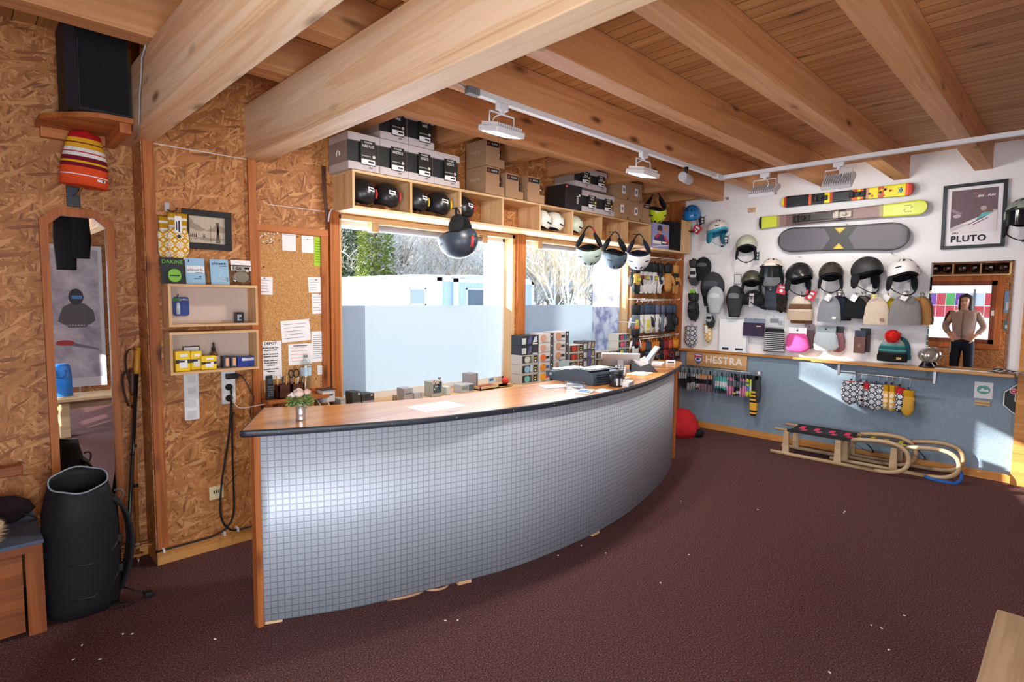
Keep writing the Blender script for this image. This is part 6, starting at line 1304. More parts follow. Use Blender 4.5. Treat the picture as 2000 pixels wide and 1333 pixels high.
b = MB(); b.prism([(pw*.42+.022*cos(q*pi/6), .06+.022*sin(q*pi/6)) for q in range(12)], flat(176, 166, 166, .6), -.0105, -.009); b.prism([(pw*.35, .05), (pw*.8, .052), (pw*.82, .02), (pw*.4, .02), (pw*.2, .0), (pw*.14, .01)], flat(120, 88, 70, .6), -.01, -.0088); b.prism([(pw*.4, .022), (pw*.78, .022), (pw*.6, -.005), (pw*.2, -.045), (pw*.1, -.04)], flat(100, 176, 184, .6), -.0104, -.0088)
b.tube([(-pw*.2, -.075, 0), (pw*.3, -.03, 0)], .001, INK, 4) if 0 else None; b.box(-.07, .07, -.0105, -.0088, -.003, .003, flat(80, 40, 50, .6), T=Tr(.02, 0, -.048) @ Ro(-.5, 'Y')); b.box(-.06, .06, -.0105, -.0088, -.003, .003, flat(80, 40, 50, .6), T=Tr(.05, 0, -.055) @ Ro(-.5, 'Y')); b.build('skier_print', t)
b = MB(); b.text('PLUTO', .078, INK, Tr(-.03, -.0095, -.205), ext=.0004, bold=.0025, space=1.08); b.text('SKI', .024, INK, Tr(-.125, -.0095, -.15), ext=.0004, bold=.001, space=1.3); b.text('BIG', .026, flat(240, 236, 236, .6), Tr(.045, -.0095, .17), ext=.0004, bold=.001, shear=.2); b.text('FUN', .026, flat(240, 236, 236, .6), Tr(.118, -.0095, .17), ext=.0004, bold=.001, shear=.2); b.text("that's         to", .014, flat(220, 150, 110, .6), Tr(.045, -.0095, .168), ext=.0003); b.text('the gravity is light', .013, flat(210, 130, 90, .6), Tr(.04, -.0095, .195), ext=.0003); b.build('lettering', t)
# leaning counter mirror
a, c = wr(1813, 600, .02), wr(1975, 600, .02); t = thing('mirror', 'rectangular wall mirror with silver edges standing on the oak ledge', 'mirror', (XR-.012, (a.y+c.y)/2, .988), RZ, rx=-.003); w = abs(a.y-c.y)/2; h = .985; b = MB(); b.face([b.bm.verts.new(p) for p in ((-w+.018, -.006, .018), (w-.018, -.006, .018), (w-.018, -.006, h-.018), (-w+.018, -.006, h-.018))], MIRROR); b.build('mirror_glass', t)
b = MB(); O = [(-w, 0), (w, 0), (w, h), (-w, h)]; I = [(-w+.018, .018), (w-.018, .018), (w-.018, h-.018), (-w+.018, h-.018)]
for i in range(4):
    j = (i+1) % 4; b.face([b.bm.verts.new(p) for p in ((*[O[i][0], 0], O[i][1]), (O[j][0], 0, O[j][1]), (I[j][0], -.006, I[j][1]), (I[i][0], -.006, I[i][1]))], MIRROR)
b.build('bevelled_edge', t); b = MB(); b.box(-w, w, .0005, .006, 0, h, flat(90, 96, 100, .5)); b.build('backing', t)
# --- helmets on the white wall
def whel(label, px, py, rz, shell, d=.16, peg=True, **k):
    p = wr(px, py, d); t = helmet('ski_helmet', label, p, RZ+rz, shell, group=None, **k); s = k.get('s', 1)
    b = MB(); b.tube([(0, 0, 0), (0, -d, 0), (0, -d-.01, .02)], .005, STEEL, 6); b.box(-.02, .02, -.004, 0, -.03, .03, flat(60, 64, 70, .5)); tag(b.build('display_peg', loc=(XR, p.y, p.z+.06), rz=RZ), 'steel display peg behind the %s' % ' '.join(label.split(',')[0].split()[:5]).replace(' with', '').replace(' below', '').replace(' alone', '').replace(' beside', ''), 'peg', None)
    return t
def ptag(label, px, py, w, h, col, rot=0.0, pr=True, d=.1):
    t = wt('price_tag', label, 'tag', px, py, d, ry=rot); b = MB(); b.box(-w/2, w/2, -.002, 0, -h/2, h/2, flat(*col, .5)); b.build('card', t); b = MB(); b.box(-w*.3, w*.3, -.003, -.002, h*.1, h*.3, PAPER); b.prism([(w*.2*cos(q*pi/5), -h*.18+w*.2*sin(q*pi/5)) for q in range(10)], PAPER, -.003, -.002); b.build('print', t); b = MB(); b.tube([(0, 0, h/2-.004), (.01, d*.5, h/2+.01), (0, d, h/2+.03)], .0015, BLACK, 4); b.build('string', t)
whel('bright blue helmet, topmost at the left of the white wall', 1351, 420, .25, flat(36, 118, 186, .25), rx=.65, s=.98, slots=True)
whel('white helmet with cyan straps facing right beside the blue one', 1401, 450, 1.1, flat(226, 220, 216, .3), pad=flat(36, 120, 150, .7), accent=flat(60, 170, 196, .4), strapc=flat(60, 170, 196, .6), s=1.05)
whel('sage green helmet alone below the two topmost helmets', 1458, 480, .45, flat(180, 184, 166, .45), s=1.05, slots=False)
whel('olive green helmet beside a small framed notice', 1468, 548, .4, flat(74, 70, 58, .4), s=1.0)
whel('white helmet with dark mirrored goggle visor in the middle row', 1508, 527, .15, flat(222, 210, 202, .3), visor=flat(30, 36, 40, .08), accent=flat(60, 170, 180, .4), s=1.1)
whel('glossy black brimmed helmet, middle row, right of the visor helmet', 1561, 538, .75, flat(34, 34, 38, .25), brim=.02, s=1.18, low=.1)
whel('dark brown helmet, middle row, right of the glossy black one', 1623, 535, .35, flat(58, 52, 48, .4), brim=.02, s=1.05)
whel('large matte black helmet, second from the right in the middle row', 1693, 529, .9, flat(38, 38, 40, .6), s=1.18, slots=False)
whel('white helmet with black pads, rightmost of the middle row', 1764, 533, .55, flat(222, 218, 220, .3), s=1.16)
whel('pale green helmet with black goggles at the right edge of the wall', 2000, 420, .2, flat(146, 158, 146, .5), visor=flat(20, 24, 30, .1), s=1.2)
ptag('small dark price tag hanging beside the blue helmet', 1372, 431, .05, .085, (66, 70, 82)); ptag('red tag hanging below the blue helmet', 1361, 448, .1, .1, (192, 44, 70), .6); ptag('dark price tag beside the white and cyan helmet', 1418, 469, .055, .09, (70, 74, 84)); ptag('dark green tag beside the sage helmet', 1478, 501, .055, .095, (60, 84, 88)); ptag('dark tag below the olive helmet', 1484, 571, .05, .07, (52, 54, 58))
ptag('red tag hanging below the visor helmet', 1527, 565, .1, .11, (206, 50, 76), .25); ptag('red tag hanging below the glossy black helmet', 1583, 577, .1, .105, (196, 40, 60), .3); ptag('dark brown square tag below the dark brown helmet', 1640, 573, .06, .065, (60, 48, 42)); ptag('white tag hanging under the large matte black helmet', 1698, 565, .05, .1, (222, 222, 224)); ptag('yellow round tag hanging beside the white tag', 1706, 580, .04, .05, (206, 200, 50)); ptag('white tag inside the white rightmost helmet', 1771, 560, .05, .08, (230, 230, 232))
t = frame_things('small_notice', 'small black framed notice left of the olive helmet', 'notice', wr(1441, 546, .002), .085, .115, .006, BLACK, RZ, .006); b = MB(); b.box(-.037, .037, -.003, 0, -.052, .052, PAPER); 
for i in range(8): b.box(-.03, .028, -.0035, -.003, .04-.011*i, .042-.011*i, INKG)
b.build('print', t)
# --- caps, hoods, gloves at the left
BKC, GYC, SLV = cloth(34, 36, 40), cloth(104, 108, 114), cloth(176, 182, 188)
def hood(label, px, py, cols, w, h, d=.08, cat='hood', name='balaclava', face=True):
    t = wt(name, label, cat, px, py, d); b = MB(); pr = []
    for i in range(15):
        f = i/14; z = -h/2+h*f; r = w/2*(.62+.38*min(1, f*2.2)) if f < .6 else w/2*sqrt(max(0, 1-((f-.6)/.4)**2)); pr.append((max(r, .002), z, cols[0] if f > .45 else cols[1]))
    b.lathe(pr, cols[0], 24, sy=.5, wob=lambda a, z: .03*sin(4*a+z*25)); b.build('cloth_body', t)
    if face: b = MB(); b.grid(lambda u, v: (w*.36*sin(-1.1+2.2*u), -w*.262*cos((-1.1+2.2*u)*.8)-.004, h*.08+h*.16*v*(1-.3*(2*u-1)**2)), 10, 3, cols[2]); b.build('face_panel', t)
    b = MB(); b.tube([(0, d, h/2-.03), (0, 0, h/2-.02), (0, -.01, h/2)], .004, STEEL, 6); b.build('hook', t); return t
hood('black hood with a grey eye band at the far left of the wall', 1373, 525, (BKC, BKC, cloth(90, 96, 104)), .2, .29)
hood('black balaclava behind the silver one at the left', 1391, 565, (cloth(60, 63, 68), BKC, cloth(84, 88, 94)), .29, .42, .07)
hood('silver grey balaclava hanging before the black balaclava', 1397, 586, (SLV, SLV, cloth(206, 210, 214)), .2, .33, .2)
t = hood('smooth dark grey hood below the olive helmet', 1435, 588, (cloth(58, 60, 64), cloth(58, 60, 64), cloth(120, 124, 130)), .2, .38, .1)
t = wt('baseball_cap', 'black baseball cap with a paper tag below the olive helmet', 'cap', 1472, 586, .1); b = MB(); b.lathe([(.115, -.06), (.118, 0), (.1, .06), (.06, .1), (.002, .115)], BKC, 22, sy=.8); b.build('crown', t); b = MB(); b.lathe([(.04, -.006), (.1, -.004), (.105, 0), (.04, .006)], BKC, 20, Tr(.075, -.05, -.06) @ Ro(.5, 'Y'), sx=1, sy=.9); b.build('peak', t); b = MB(); b.box(-.02, .03, -.1, -.098, -.08, .07, flat(176, 170, 178, .6), T=Ro(.1, 'Z')); b.box(-.012, .022, -.101, -.1, .01, .02, INK); b.build('paper_tag', t)
glove('glove', ((40, 42, 46), (200, 204, 208), (60, 62, 66), (30, 30, 34)), wr(1354, 508, .1), RZ+.3, 'black and white striped glove left of the black hood', 'gloves on the white wall', s=1.1); glove('glove', (BK_, BK_, BK_, (60, 62, 66)), wr(1352, 573, .07), RZ, 'plain black glove with a green header card at the corner', 'gloves on the white wall', header=(120, 200, 50), s=1.2); glove('glove', ((60, 62, 66), (200, 204, 208), (52, 54, 58), BK_), wr(1386, 600, .08), RZ, 'grey and white glove under the silver balaclava', 'gloves on the white wall', s=.9)
t = wt('neck_gaiter', 'dark blue grey neck gaiter hanging below the visor helmet', 'gaiter', 1506, 580, .06); b = MB(); b.lathe([(.075, -.15), (.08, -.1), (.07, .05), (.076, .12)], cloth(64, 70, 80), 20, sy=.3, wob=lambda a, z: .05*sin(3*a+z*30)); b.build('tube_body', t); b = MB(); b.text('S', .05, PAPER, Tr(0, -.028, .09), ext=.0004); b.build('logo', t)
t = wt('fur_collar', 'black and brown fur collar hanging beside the dark gaiter', 'fur collar', 1527, 585, .06); b = MB(); b.lathe([(.01, -.15), (.05, -.12), (.06, 0), (.05, .1), (.01, .13)], cloth(40, 36, 34), 18, sy=.4); rr = random.Random(8)
for i in range(420):
    a = rr.uniform(0, 2*pi); z = rr.uniform(-.14, .12); r = .058*(1-abs(z)*2); c_ = V((cos(a)*r, sin(a)*r*.4, z)); n_ = V((cos(a)*.02, sin(a)*.02-.004, rr.uniform(-.03, .0))); b.face([b.bm.verts.new(q) for q in (c_+V((-.003, 0, 0)), c_+V((.003, 0, 0)), c_+n_)], cloth(*rr.choice(((40, 36, 34), (96, 80, 66), (30, 28, 28)))))
b.build('fur', t, normals=False)
# --- beanies in a row
def beanie(label, px, py, cols, w, h, d=.06, cuff=.3, tagc=None, group='beanies on the white wall', bands=None, badge=None, rz=0.0):
    t = thing('beanie', label, 'beanie', wr(px, py, d), RZ+rz, group); b = MB(); C = cols[0]; n = 14; pr = []
    for i in range(n+1):
        f = i/n; z = -h/2+h*f; r = w/2*(.96 if f < .35 else .96*sqrt(max(.0001, 1-((f-.35)/.66)**2.2))); m = C
        if bands:
            for q0, q1, mm in bands:
                if q0 <= f < q1: m = mm
        pr.append((max(r, .004), z, m))
    b.lathe(pr, C, 30, sy=.34, wob=lambda a, z: .02*sin(24*a)*max(0, .5-z/h)+.03*sin(5*a)*max(0, z/h+.1)); b.build('crown', t)
    if cuff: b = MB(); b.lathe([(w/2*1.0, -h/2-.004), (w/2*1.03, -h/2+h*cuff*.5), (w/2*1.0, -h/2+h*cuff)], cols[1] if len(cols) > 1 else C, 30, sy=.36, caps=False, wob=lambda a, z: .015*sin(30*a)); b.build('cuff', t)
    if badge: b = MB(); b.box(w*.18, w*.34, -w*.19, -w*.17, -h/2+h*cuff*.35, -h/2+h*cuff*.7, flat(*badge, .5)); b.build('badge', t)
    if tagc: b = MB(); b.box(-.03, .025, -.004, 0, -.035, .035, flat(*tagc, .6), T=Tr(0, -.05, h*.42) @ Ro(.5, 'Y')); b.build('paper_tag', t)
    b = MB(); b.tube([(0, d, h/2+.03), (0, 0, h/2+.03), (.0, -.01, h/2+.045)], .003, STEEL, 6); b.tube(bez((0, 0, h/2-.01), (.012, 0, h/2+.01), (.012, 0, h/2+.035), (0, 0, h/2+.034), 6), .0025, BLACK, 5); b.build('hanger', t); return t
CRM, BRN = cloth(236, 222, 204, rib=90), cloth(132, 92, 70, rib=90)
beanie('cream and brown striped ribbed beanie below the glossy black helmet', 1563, 601, (CRM, cloth(216, 190, 166, rib=110)), .255, .27, cuff=.38, bands=((.38, .46, BRN), (.5, .53, BRN), (.57, .62, BRN), (.66, .7, CRM)))
beanie('brown beanie hanging behind the striped cream one', 1566, 612, (BRN,), .22, .22, d=.02, cuff=.25)
beanie('light grey beanie with a white tag, left in the beanie row', 1620, 603, (cloth(152, 156, 164, rib=120),), .225, .27, cuff=.28, tagc=(240, 240, 242), badge=(230, 230, 230), d=.12)
beanie('navy beanie just behind the light grey one', 1636, 602, (cloth(40, 46, 66, rib=120),), .2, .26, cuff=0, d=.07); beanie('black beanie hindmost behind the light grey and navy ones', 1646, 603, (cloth(28, 30, 38, rib=120),), .17, .25, cuff=0, d=.03)
beanie('black beanie with white paper tag, second stack in the row', 1670, 601, (cloth(28, 32, 36, rib=120),), .215, .225, cuff=0, tagc=(236, 236, 238), d=.12); beanie('grey brown beanie behind the black one with white tag', 1681, 599, (cloth(120, 108, 104, rib=120),), .18, .22, cuff=0, d=.06); beanie('dark red brown beanie hindmost in the second stack', 1688, 599, (cloth(92, 66, 64, rib=120),), .16, .22, cuff=0, d=.03)
beanie('cream knit beanie with a wide cuff in the middle of the row', 1712, 607, (cloth(228, 208, 190, rib=110),), .22, .27, cuff=.32, badge=(150, 110, 96), d=.13); beanie('bright yellow beanie behind the cream one', 1732, 605, (cloth(222, 194, 44, rib=110),), .19, .26, cuff=.25, tagc=(226, 226, 226), d=.05)
beanie('large grey ribbed beanie at the right end of the row', 1768, 605, (cloth(140, 138, 138, rib=100),), .27, .285, cuff=.3, tagc=(236, 236, 236), d=.13); beanie('mustard brown beanie behind the large grey one', 1795, 607, (cloth(184, 132, 76, rib=100),), .2, .26, cuff=.28, d=.07); beanie('taupe beanie hindmost at the right end of the row', 1801, 606, (cloth(116, 96, 82, rib=100),), .18, .26, cuff=.25, d=.03)
# --- bottom row above the ledge
t = wt('knit_mitten', 'black and white nordic mitten with red top at the far left above the ledge', 'mitten', 1350, 637, .05); b = MB(); CRD = cloth(196, 40, 50)
mitten(b, .17, .27, P_GRY, P_GRY, .07, .025, 0, edge=CRD, stripes=((.85, 1, CRD),)); b.build('mitten', t); b = MB(); mitten(b, .12, .24, cloth(214, 170, 60), cloth(214, 170, 60), .07, .015, 0, T=Tr(-.05, .03, -.01)); b.build('yellow_lining', t); b = MB(); b.tube([(0, .05, .02), (0, 0, .02), (0, -.01, .03)], .004, STEEL, 6); b.build('hook', t)
t = wt('knit_mitten', 'small yellow knit mitten right of the black and white one', 'mitten', 1381, 632, .05, ry=-.12); b = MB(); mitten(b, .1, .24, P_YEL, CY, .07, .02, 1, stripes=((.4, .6, CW_),)); b.build('mitten', t); b = MB(); b.box(-.02, .015, -.03, -.028, -.12, -.03, PAPER); b.build('paper_tag', t); b = MB(); b.tube([(0, .05, .02), (0, 0, .02), (0, -.01, .03)], .004, STEEL, 6); b.build('hook', t)
def pack(name, label, cat, px, py, w, h, parts, d=.06, hdr=None, ry=0.0):
    t = wt(name, label, cat, px, py, d, ry=ry)
    for nm, x0, x1, z0, z1, c_, dd in parts: b = MB(); b.box(x0*w/2, x1*w/2, -dd, 0, z0*h/2, z1*h/2, c_, bev=.003 if dd > .01 else 0); b.build(nm, t)
    b = MB(); b.tube([(0, d, h*.46), (0, -.01, h*.46), (0, -.015, h*.46+.012)], .004, STEEL, 6); b.build('hook', t); return t
t = wt('white_box', 'large plain white box standing on the ledge in the sunlight', 'box', 1432, 688, .04); b = MB(); b.box(-.17, .17, -.02, .03, -.02, .37, flat(240, 240, 242, .6), bev=.002); b.build('box', t); b = MB(); b.box(-.13, -.05, -.0215, -.02, .005, .03, INK); b.box(.03, .12, -.0215, -.02, .005, .03, INK); b.box(.16, .168, -.0215, -.02, .0, .36, flat(150, 186, 216, .5)); b.build('print', t)
t.location.z = .984+.02
pack('headband', 'purple knit headband in a grey header pack', 'headband', 1473, 640, .235, .2, (('header_card', -1, 1, .55, 1, flat(128, 140, 156, .5), .004), ('knit_band', -1, 1, -1, .55, cloth(70, 58, 80, rib=120), .03), ('label', .3, .75, .1, .22, flat(230, 200, 190, .5), .032)))
pack('accessory_pack', 'pale grey packet with printed card above the striped tube scarf', 'packet', 1512, 629, .21, .12, (('card', -1, 1, -1, 1, flat(196, 200, 206, .5), .006), ('print', -.4, .5, -.2, .6, flat(120, 126, 132, .5), .008), ('print', .5, .9, -.6, .2, flat(150, 156, 160, .5), .008)), d=.03)
t = wt('tube_scarf', 'black tube scarf with white stripes hanging above the ledge', 'scarf', 1512, 665, .07); b = MB(); S1, S2 = cloth(36, 38, 44), cloth(206, 206, 210); pr = []
for i in range(25): pr.append((.115*(1-.12*i/24)+.004*sin(i), -.13+.26*i/24, S2 if (i % 2 and i < 20) else S1))
b.lathe(pr, S1, 28, sy=.28, wob=lambda a, z: .02*sin(4*a+z*20), smooth=False); b.build('tube_body', t); b = MB(); b.tube([(0, .07, .12), (0, 0, .13), (0, -.01, .14)], .004, STEEL, 6); b.build('hook', t)
def scarf(label, px, py, col, hdr, w=.24, h=.2, d=.09):
    t = wt('neck_scarf', label, 'scarf', px, py, d); b = MB(); b.lathe([(w*.2, -h/2-.02), (w*.42, -h/2), (w*.5, -h*.3), (w*.48, 0), (w*.44, h*.25), (w*.36, h*.42)], col, 30, sy=.3, wob=lambda a, z: .06*sin(6*a+z*60)+.05*sin(3*a-z*35)); b.build('cloth_body', t); b = MB(); b.box(-w*.38, w*.38, .0, .006, h*.2, h*.75, flat(*hdr, .5)); b.box(-w*.05, w*.02, -.001, 0, h*.55, h*.62, BLACK); b.build('header_card', t); b = MB(); b.tube([(0, d, h*.66), (0, -.01, h*.66), (0, -.015, h*.7)], .004, STEEL, 6); b.build('hook', t); return t
scarf('bright pink scarf hanging on a white header card', 1557, 667, cloth(216, 84, 152), (240, 240, 242)); scarf('dark brown grey scarf behind the bright pink one', 1580, 660, cloth(98, 78, 84), (120, 110, 116), .13, .2, .04)
scarf('white and grey blue scarf on a grey header card', 1613, 665, cloth(196, 206, 212), (150, 160, 168)); scarf('mauve scarf behind the white and grey blue one', 1636, 666, cloth(150, 104, 112), (60, 60, 66), .14, .2, .04)
pack('leather_pack', 'brown leather pack with dark blue header above the ledge', 'pack', 1680, 668, .1, .23, (('header_card', -1, 1, .45, 1, flat(44, 52, 76, .5), .012), ('leather_body', -1, 1, -1, .45, flat(110, 74, 66, .6), .03), ('emblem', -.2, .2, -.5, -.2, flat(150, 116, 108, .5), .032)), d=.09); pack('leather_pack', 'dark brown pack behind the brown leather one', 'pack', 1690, 665, .09, .24, (('header_card', -1, 1, .45, 1, flat(30, 34, 44, .5), .01), ('leather_body', -1, 1, -1, .45, flat(74, 54, 50, .6), .02)), d=.035)
BB = [cloth(*c) for c in ((26, 26, 28), (42, 92, 104), (150, 156, 158), (70, 150, 140), (196, 200, 200), (58, 66, 76), (226, 48, 42))]
t = beanie('bobble hat in black, teal and grey with a red pompom', 1743, 683, (BB[0], BB[0]), .25, .23, d=.09, cuff=.28, group='bobble hats above the ledge', bands=((.3, .4, BB[5]), (.4, .5, BB[3]), (.5, .58, BB[1]), (.58, .68, BB[3]), (.68, .8, BB[2]), (.8, .95, BB[4])), badge=(190, 150, 100), rz=.0)
b = MB(); b.ball((0, -.03, .13), .058, BB[6], None, 20, 12); rr = random.Random(1)
for i in range(700):
    v = V((rr.gauss(0, 1), rr.gauss(0, 1), rr.gauss(0, 1))).normalized(); c_ = V((0, -.03, .13))+v*.055; s_ = v.orthogonal().normalized()*.003; b.face([b.bm.verts.new(q) for q in (c_-s_, c_+s_, c_+v*.016)], BB[6])
b.build('pompom', t, normals=False)
t = beanie('dark teal hat hanging behind the bobble hat', 1756, 680, (BB[1],), .2, .22, d=.03, cuff=.2, group='bobble hats above the ledge'); b = MB(); b.ball((-.07, .0, .13), .04, BB[0], None, 14, 8); b.build('pompom', t)
t = wt('eye_mask', 'small oval grey green pouch above the white box', 'pouch', 1432, 632, .012); b = MB(); b.lathe([(.002, -.012), (.05, -.01), (.06, 0), (.05, .008), (.002, .01)], cloth(150, 162, 150), 24, Ro(pi/2, 'X'), sx=1.35, sy=.55); b.build('pouch_body', t); b = MB(); b.tube([(-.03, -.0125, .008), (.03, -.0125, .004)], .003, flat(90, 100, 96, .6), 5); b.build('zip', t)
# --- ledge things
p = wr(1811, 702, .1); t = thing('glass_sphere_lamp', 'silver glass drum on a black foot standing on the oak ledge', 'ornament', (XR-.11, p.y, .986), RZ+.5); b = MB(); b.lathe([(.062, 0), (.06, .012), (.04, .045), (.035, .06)], flat(20, 20, 24, .25), 22); b.build('foot', t); b = MB(); b.lathe([(.002, -.07), (.04, -.066), (.066, -.045), (.07, 0), (.066, .045), (.04, .066), (.002, .07)], NT('silver_glass', .12, .7).color(srgb(206, 208, 200)).mat, 26, Tr(0, 0, .115) @ Ro(pi/2, 'X')); b.build('drum', t); b = MB(); b.lathe([(.058, 0), (.064, .006), (.058, .012)], CHROME, 24, Tr(0, -.055, .115) @ Ro(pi/2, 'X'), caps=False); b.build('ring', t)
b = MB(); b.grid(lambda u, v: (.13*(u-.5)*2, -.05+.1*v, .006+.018*abs(sin(u*9+v*3))*(1-abs(2*u-1)**3)), 18, 6, lambda u, v: cloth(52, 54, 66) if int(v*6) % 3 else cloth(190, 190, 196)); o = b.build('folded_cloth', loc=(XR-.1, .44, .988), rz=RZ, solid=.004); tag(o, 'crumpled dark striped cloth at the right end of the oak ledge', 'cloth')
sheet('paper_sheet', 'flat white sheet lying on the oak ledge before the mirror', 'paper', .42, .07, (XR-.13, .73, .986), RZ, 0, th=.002)
# --- HESTRA sign, sock rail
a, c, w, h = span(1342, 690, 1457, 726, .03); t = thing('brand_sign', 'oak sign board with white capital lettering and a red and blue shield', 'sign', (XR-.001, (a.y+c.y)/2, .875), RZ); w = abs(wr(1340, 700).y-wr(1457, 700).y)/2; b = MB(); b.box(-w, w, -.03, 0, -.1, .075, pine('sign_oak', srgb(222, 180, 132), srgb(204, 158, 108), srgb(170, 122, 78), 'y', knots=0)); b.build('board', t)
b = MB(); b.text('HESTRA', .12, flat(238, 230, 224, .5), Tr(.1, -.031, -.012), ext=.004, bold=.002, space=1.1); b.build('lettering', t)
b = MB(); sh = lambda s: [(-.05*s, .06*s), (.05*s, .06*s), (.05*s, -.02*s), (.0, -.07*s), (-.05*s, -.02*s)]; ox = lambda P: [(x_-w+.16, z_-.008) for x_, z_ in P]; b.prism(ox(sh(1)), flat(54, 80, 150, .5), -.034, -.03); b.prism(ox(sh(.84)), flat(228, 226, 230, .5), -.036, -.034); b.prism(ox([(-.042, .04), (.042, .04), (.042, .012), (-.042, .012)]), flat(200, 70, 96, .5), -.038, -.036); b.prism(ox([(-.03, .0), (-.01, .01), (.02, .005), (.025, -.015), (.0, -.02), (-.02, -.025)]), flat(54, 84, 150, .5), -.038, -.036); b.prism(ox([(-.03, -.03), (.03, -.03), (0, -.058)]), flat(70, 100, 170, .5), -.038, -.036); b.build('shield', t)
def rail(label, px0, px1, z, d, name='hanging_rail', grp=None):
    a, c = at(px0, 700, 'x', XR-d), at(px1, 700, 'x', XR-d); t = thing(name, label, 'rail', (XR, (a.y+c.y)/2, z), RZ, grp); w = abs(a.y-c.y)/2; return t, w
SZ, SD = .772, .15
t, w = rail('thin steel sock rail under the oak sign board', 1322, 1484, SZ, SD); b = MB(); b.tube([(-w, -SD, 0), (w, -SD, 0)], .006, STEEL, 8); b.build('rod', t); b = MB(); b.lathe([(.022, -.012), (.024, 0), (.022, .014)], WHITEP, 14, Tr(w, -SD, 0) @ Ro(pi/2, 'Y')); b.build('white_end_cap', t); b = MB(); b.tube([(w-.03, 0, 0), (w-.03, -SD, 0)], .007, STEEL, 8); b.build('arm', t); b = MB(); b.tube([(-w+.1, 0, 0), (-w+.1, -SD, 0)], .007, STEEL, 8); b.build('arm', t)
def sock(label, px, cols, L, group, ring=None, w=.075, rz=0.0, header=(40, 42, 48)):
    p = at(px, 735, 'x', XR-SD); t = thing('sock_pair', label, 'socks', (XR-SD, p.y, SZ), RZ+rz, group); top = -.075
    for s_ in (0, 1):
        b = MB(); pr = []; n = 20
        for i in range(n+1):
            f = i/n; z = top-L+L*f; m = cols[0]
            for q0, q1, mm in cols[1:]:
                if q0 <= f < q1: m = mm
            r = w/2*(.75+.25*sin(f*pi)) if f > .06 else w/2*.55; pr.append((r, z, m))
        b.lathe(pr, cols[0], 12, Tr(0, .012-.024*s_, 0), sy=.3, smooth=False); b.build('sock', t)
    b = MB(); b.box(-w/2, w/2, -.004, .004, top-.01, top+.045, flat(*header, .6)); b.build('header_card', t); b = MB(); b.tube(bez((0, 0, top+.04), (.012, 0, top+.06), (.012, 0, .005), (0, .0, .008), 6), .0028, STEEL, 5); b.build('hook', t); return t
k1, k2, k3, k4 = cloth(40, 42, 48), cloth(196, 198, 206), cloth(232, 170, 110), cloth(156, 120, 140); tl, pk, sg, yl, bk_, or2 = cloth(90, 190, 186), cloth(226, 150, 180), cloth(110, 120, 132), cloth(210, 224, 60), cloth(34, 34, 38), cloth(228, 172, 60)
W_ = cloth(226, 226, 228)
sk = [(1329, (k1, (.6, 1, k2)), .2, 'grey topped dark'), (1337, (k1, (.62, 1, k2), (.0, .3, bk_)), .21, 'grey and black'), (1346, (sg, (.45, .8, bk_), (0, .4, k2)), .22, 'light grey footed'), (1354, (k1, (0, .42, k2), (.8, 1, k2)), .2, 'black and light grey'), (1362, (bk_, (.66, 1, k2), (.1, .35, k2)), .19, 'dark blue and grey'), (1369, (k4, (.45, .7, bk_), (.75, 1, k3)), .21, 'mauve and orange'), (1377, (k4, (.45, .7, bk_), (.75, 1, k3)), .21, 'mauve and orange'), (1387, (k4, (.42, .75, bk_), (.8, 1, k3)), .22, 'mauve with black band'), (1401, (tl, (.4, .68, W_), (0, .3, cloth(40, 62, 70))), .21, 'teal'), (1410, (tl, (.4, .68, W_), (0, .28, cloth(40, 62, 70))), .21, 'teal'), (1418, (tl, (.4, .7, W_), (0, .25, cloth(40, 62, 70))), .21, 'teal'), (1424, (pk, (.5, .85, sg)), .215, 'pink and grey'), (1430, (pk, (.5, .8, sg)), .215, 'pink and grey'), (1437, (k1, (.5, .85, sg), (.1, .2, yl)), .215, 'dark and lime'), (1443, (k1, (.5, .8, sg), (.15, .3, W_)), .215, 'dark speckled'), (1449, (pk, (.5, .85, sg)), .215, 'pink and grey'), (1454, (pk, (.6, .85, sg)), .21, 'pink and grey'), (1462, (yl, (.3, .6, cloth(80, 130, 190)), (.7, .85, sg)), .2, 'lime and blue'), (1468, (yl, (.35, .6, W_)), .2, 'lime')]
for i, (px, c_, L, nm) in enumerate(sk): sock('%s sock pair, number %s from the left on the sock rail' % (nm, ['one', 'two', 'three', 'four', 'five', 'six', 'seven', 'eight', 'nine', 'ten', 'eleven', 'twelve', 'thirteen', 'fourteen', 'fifteen', 'sixteen', 'seventeen', 'eighteen', 'nineteen'][i]), px, c_, L, 'sock pairs on the sock rail', rz=random.uniform(-1.15, -.7))
sock('long black and orange striped sock hanging lowest at the end of the sock rail', 1474, (bk_,)+tuple((.06+.095*i, .06+.095*i+.055, or2) for i in range(7))+((0, .05, sg),), .44, 'long socks at the rail end', w=.085); sock('dark grey sock behind the striped orange one at the rail end', 1481, (cloth(60, 62, 68),), .26, 'long socks at the rail end', w=.07)
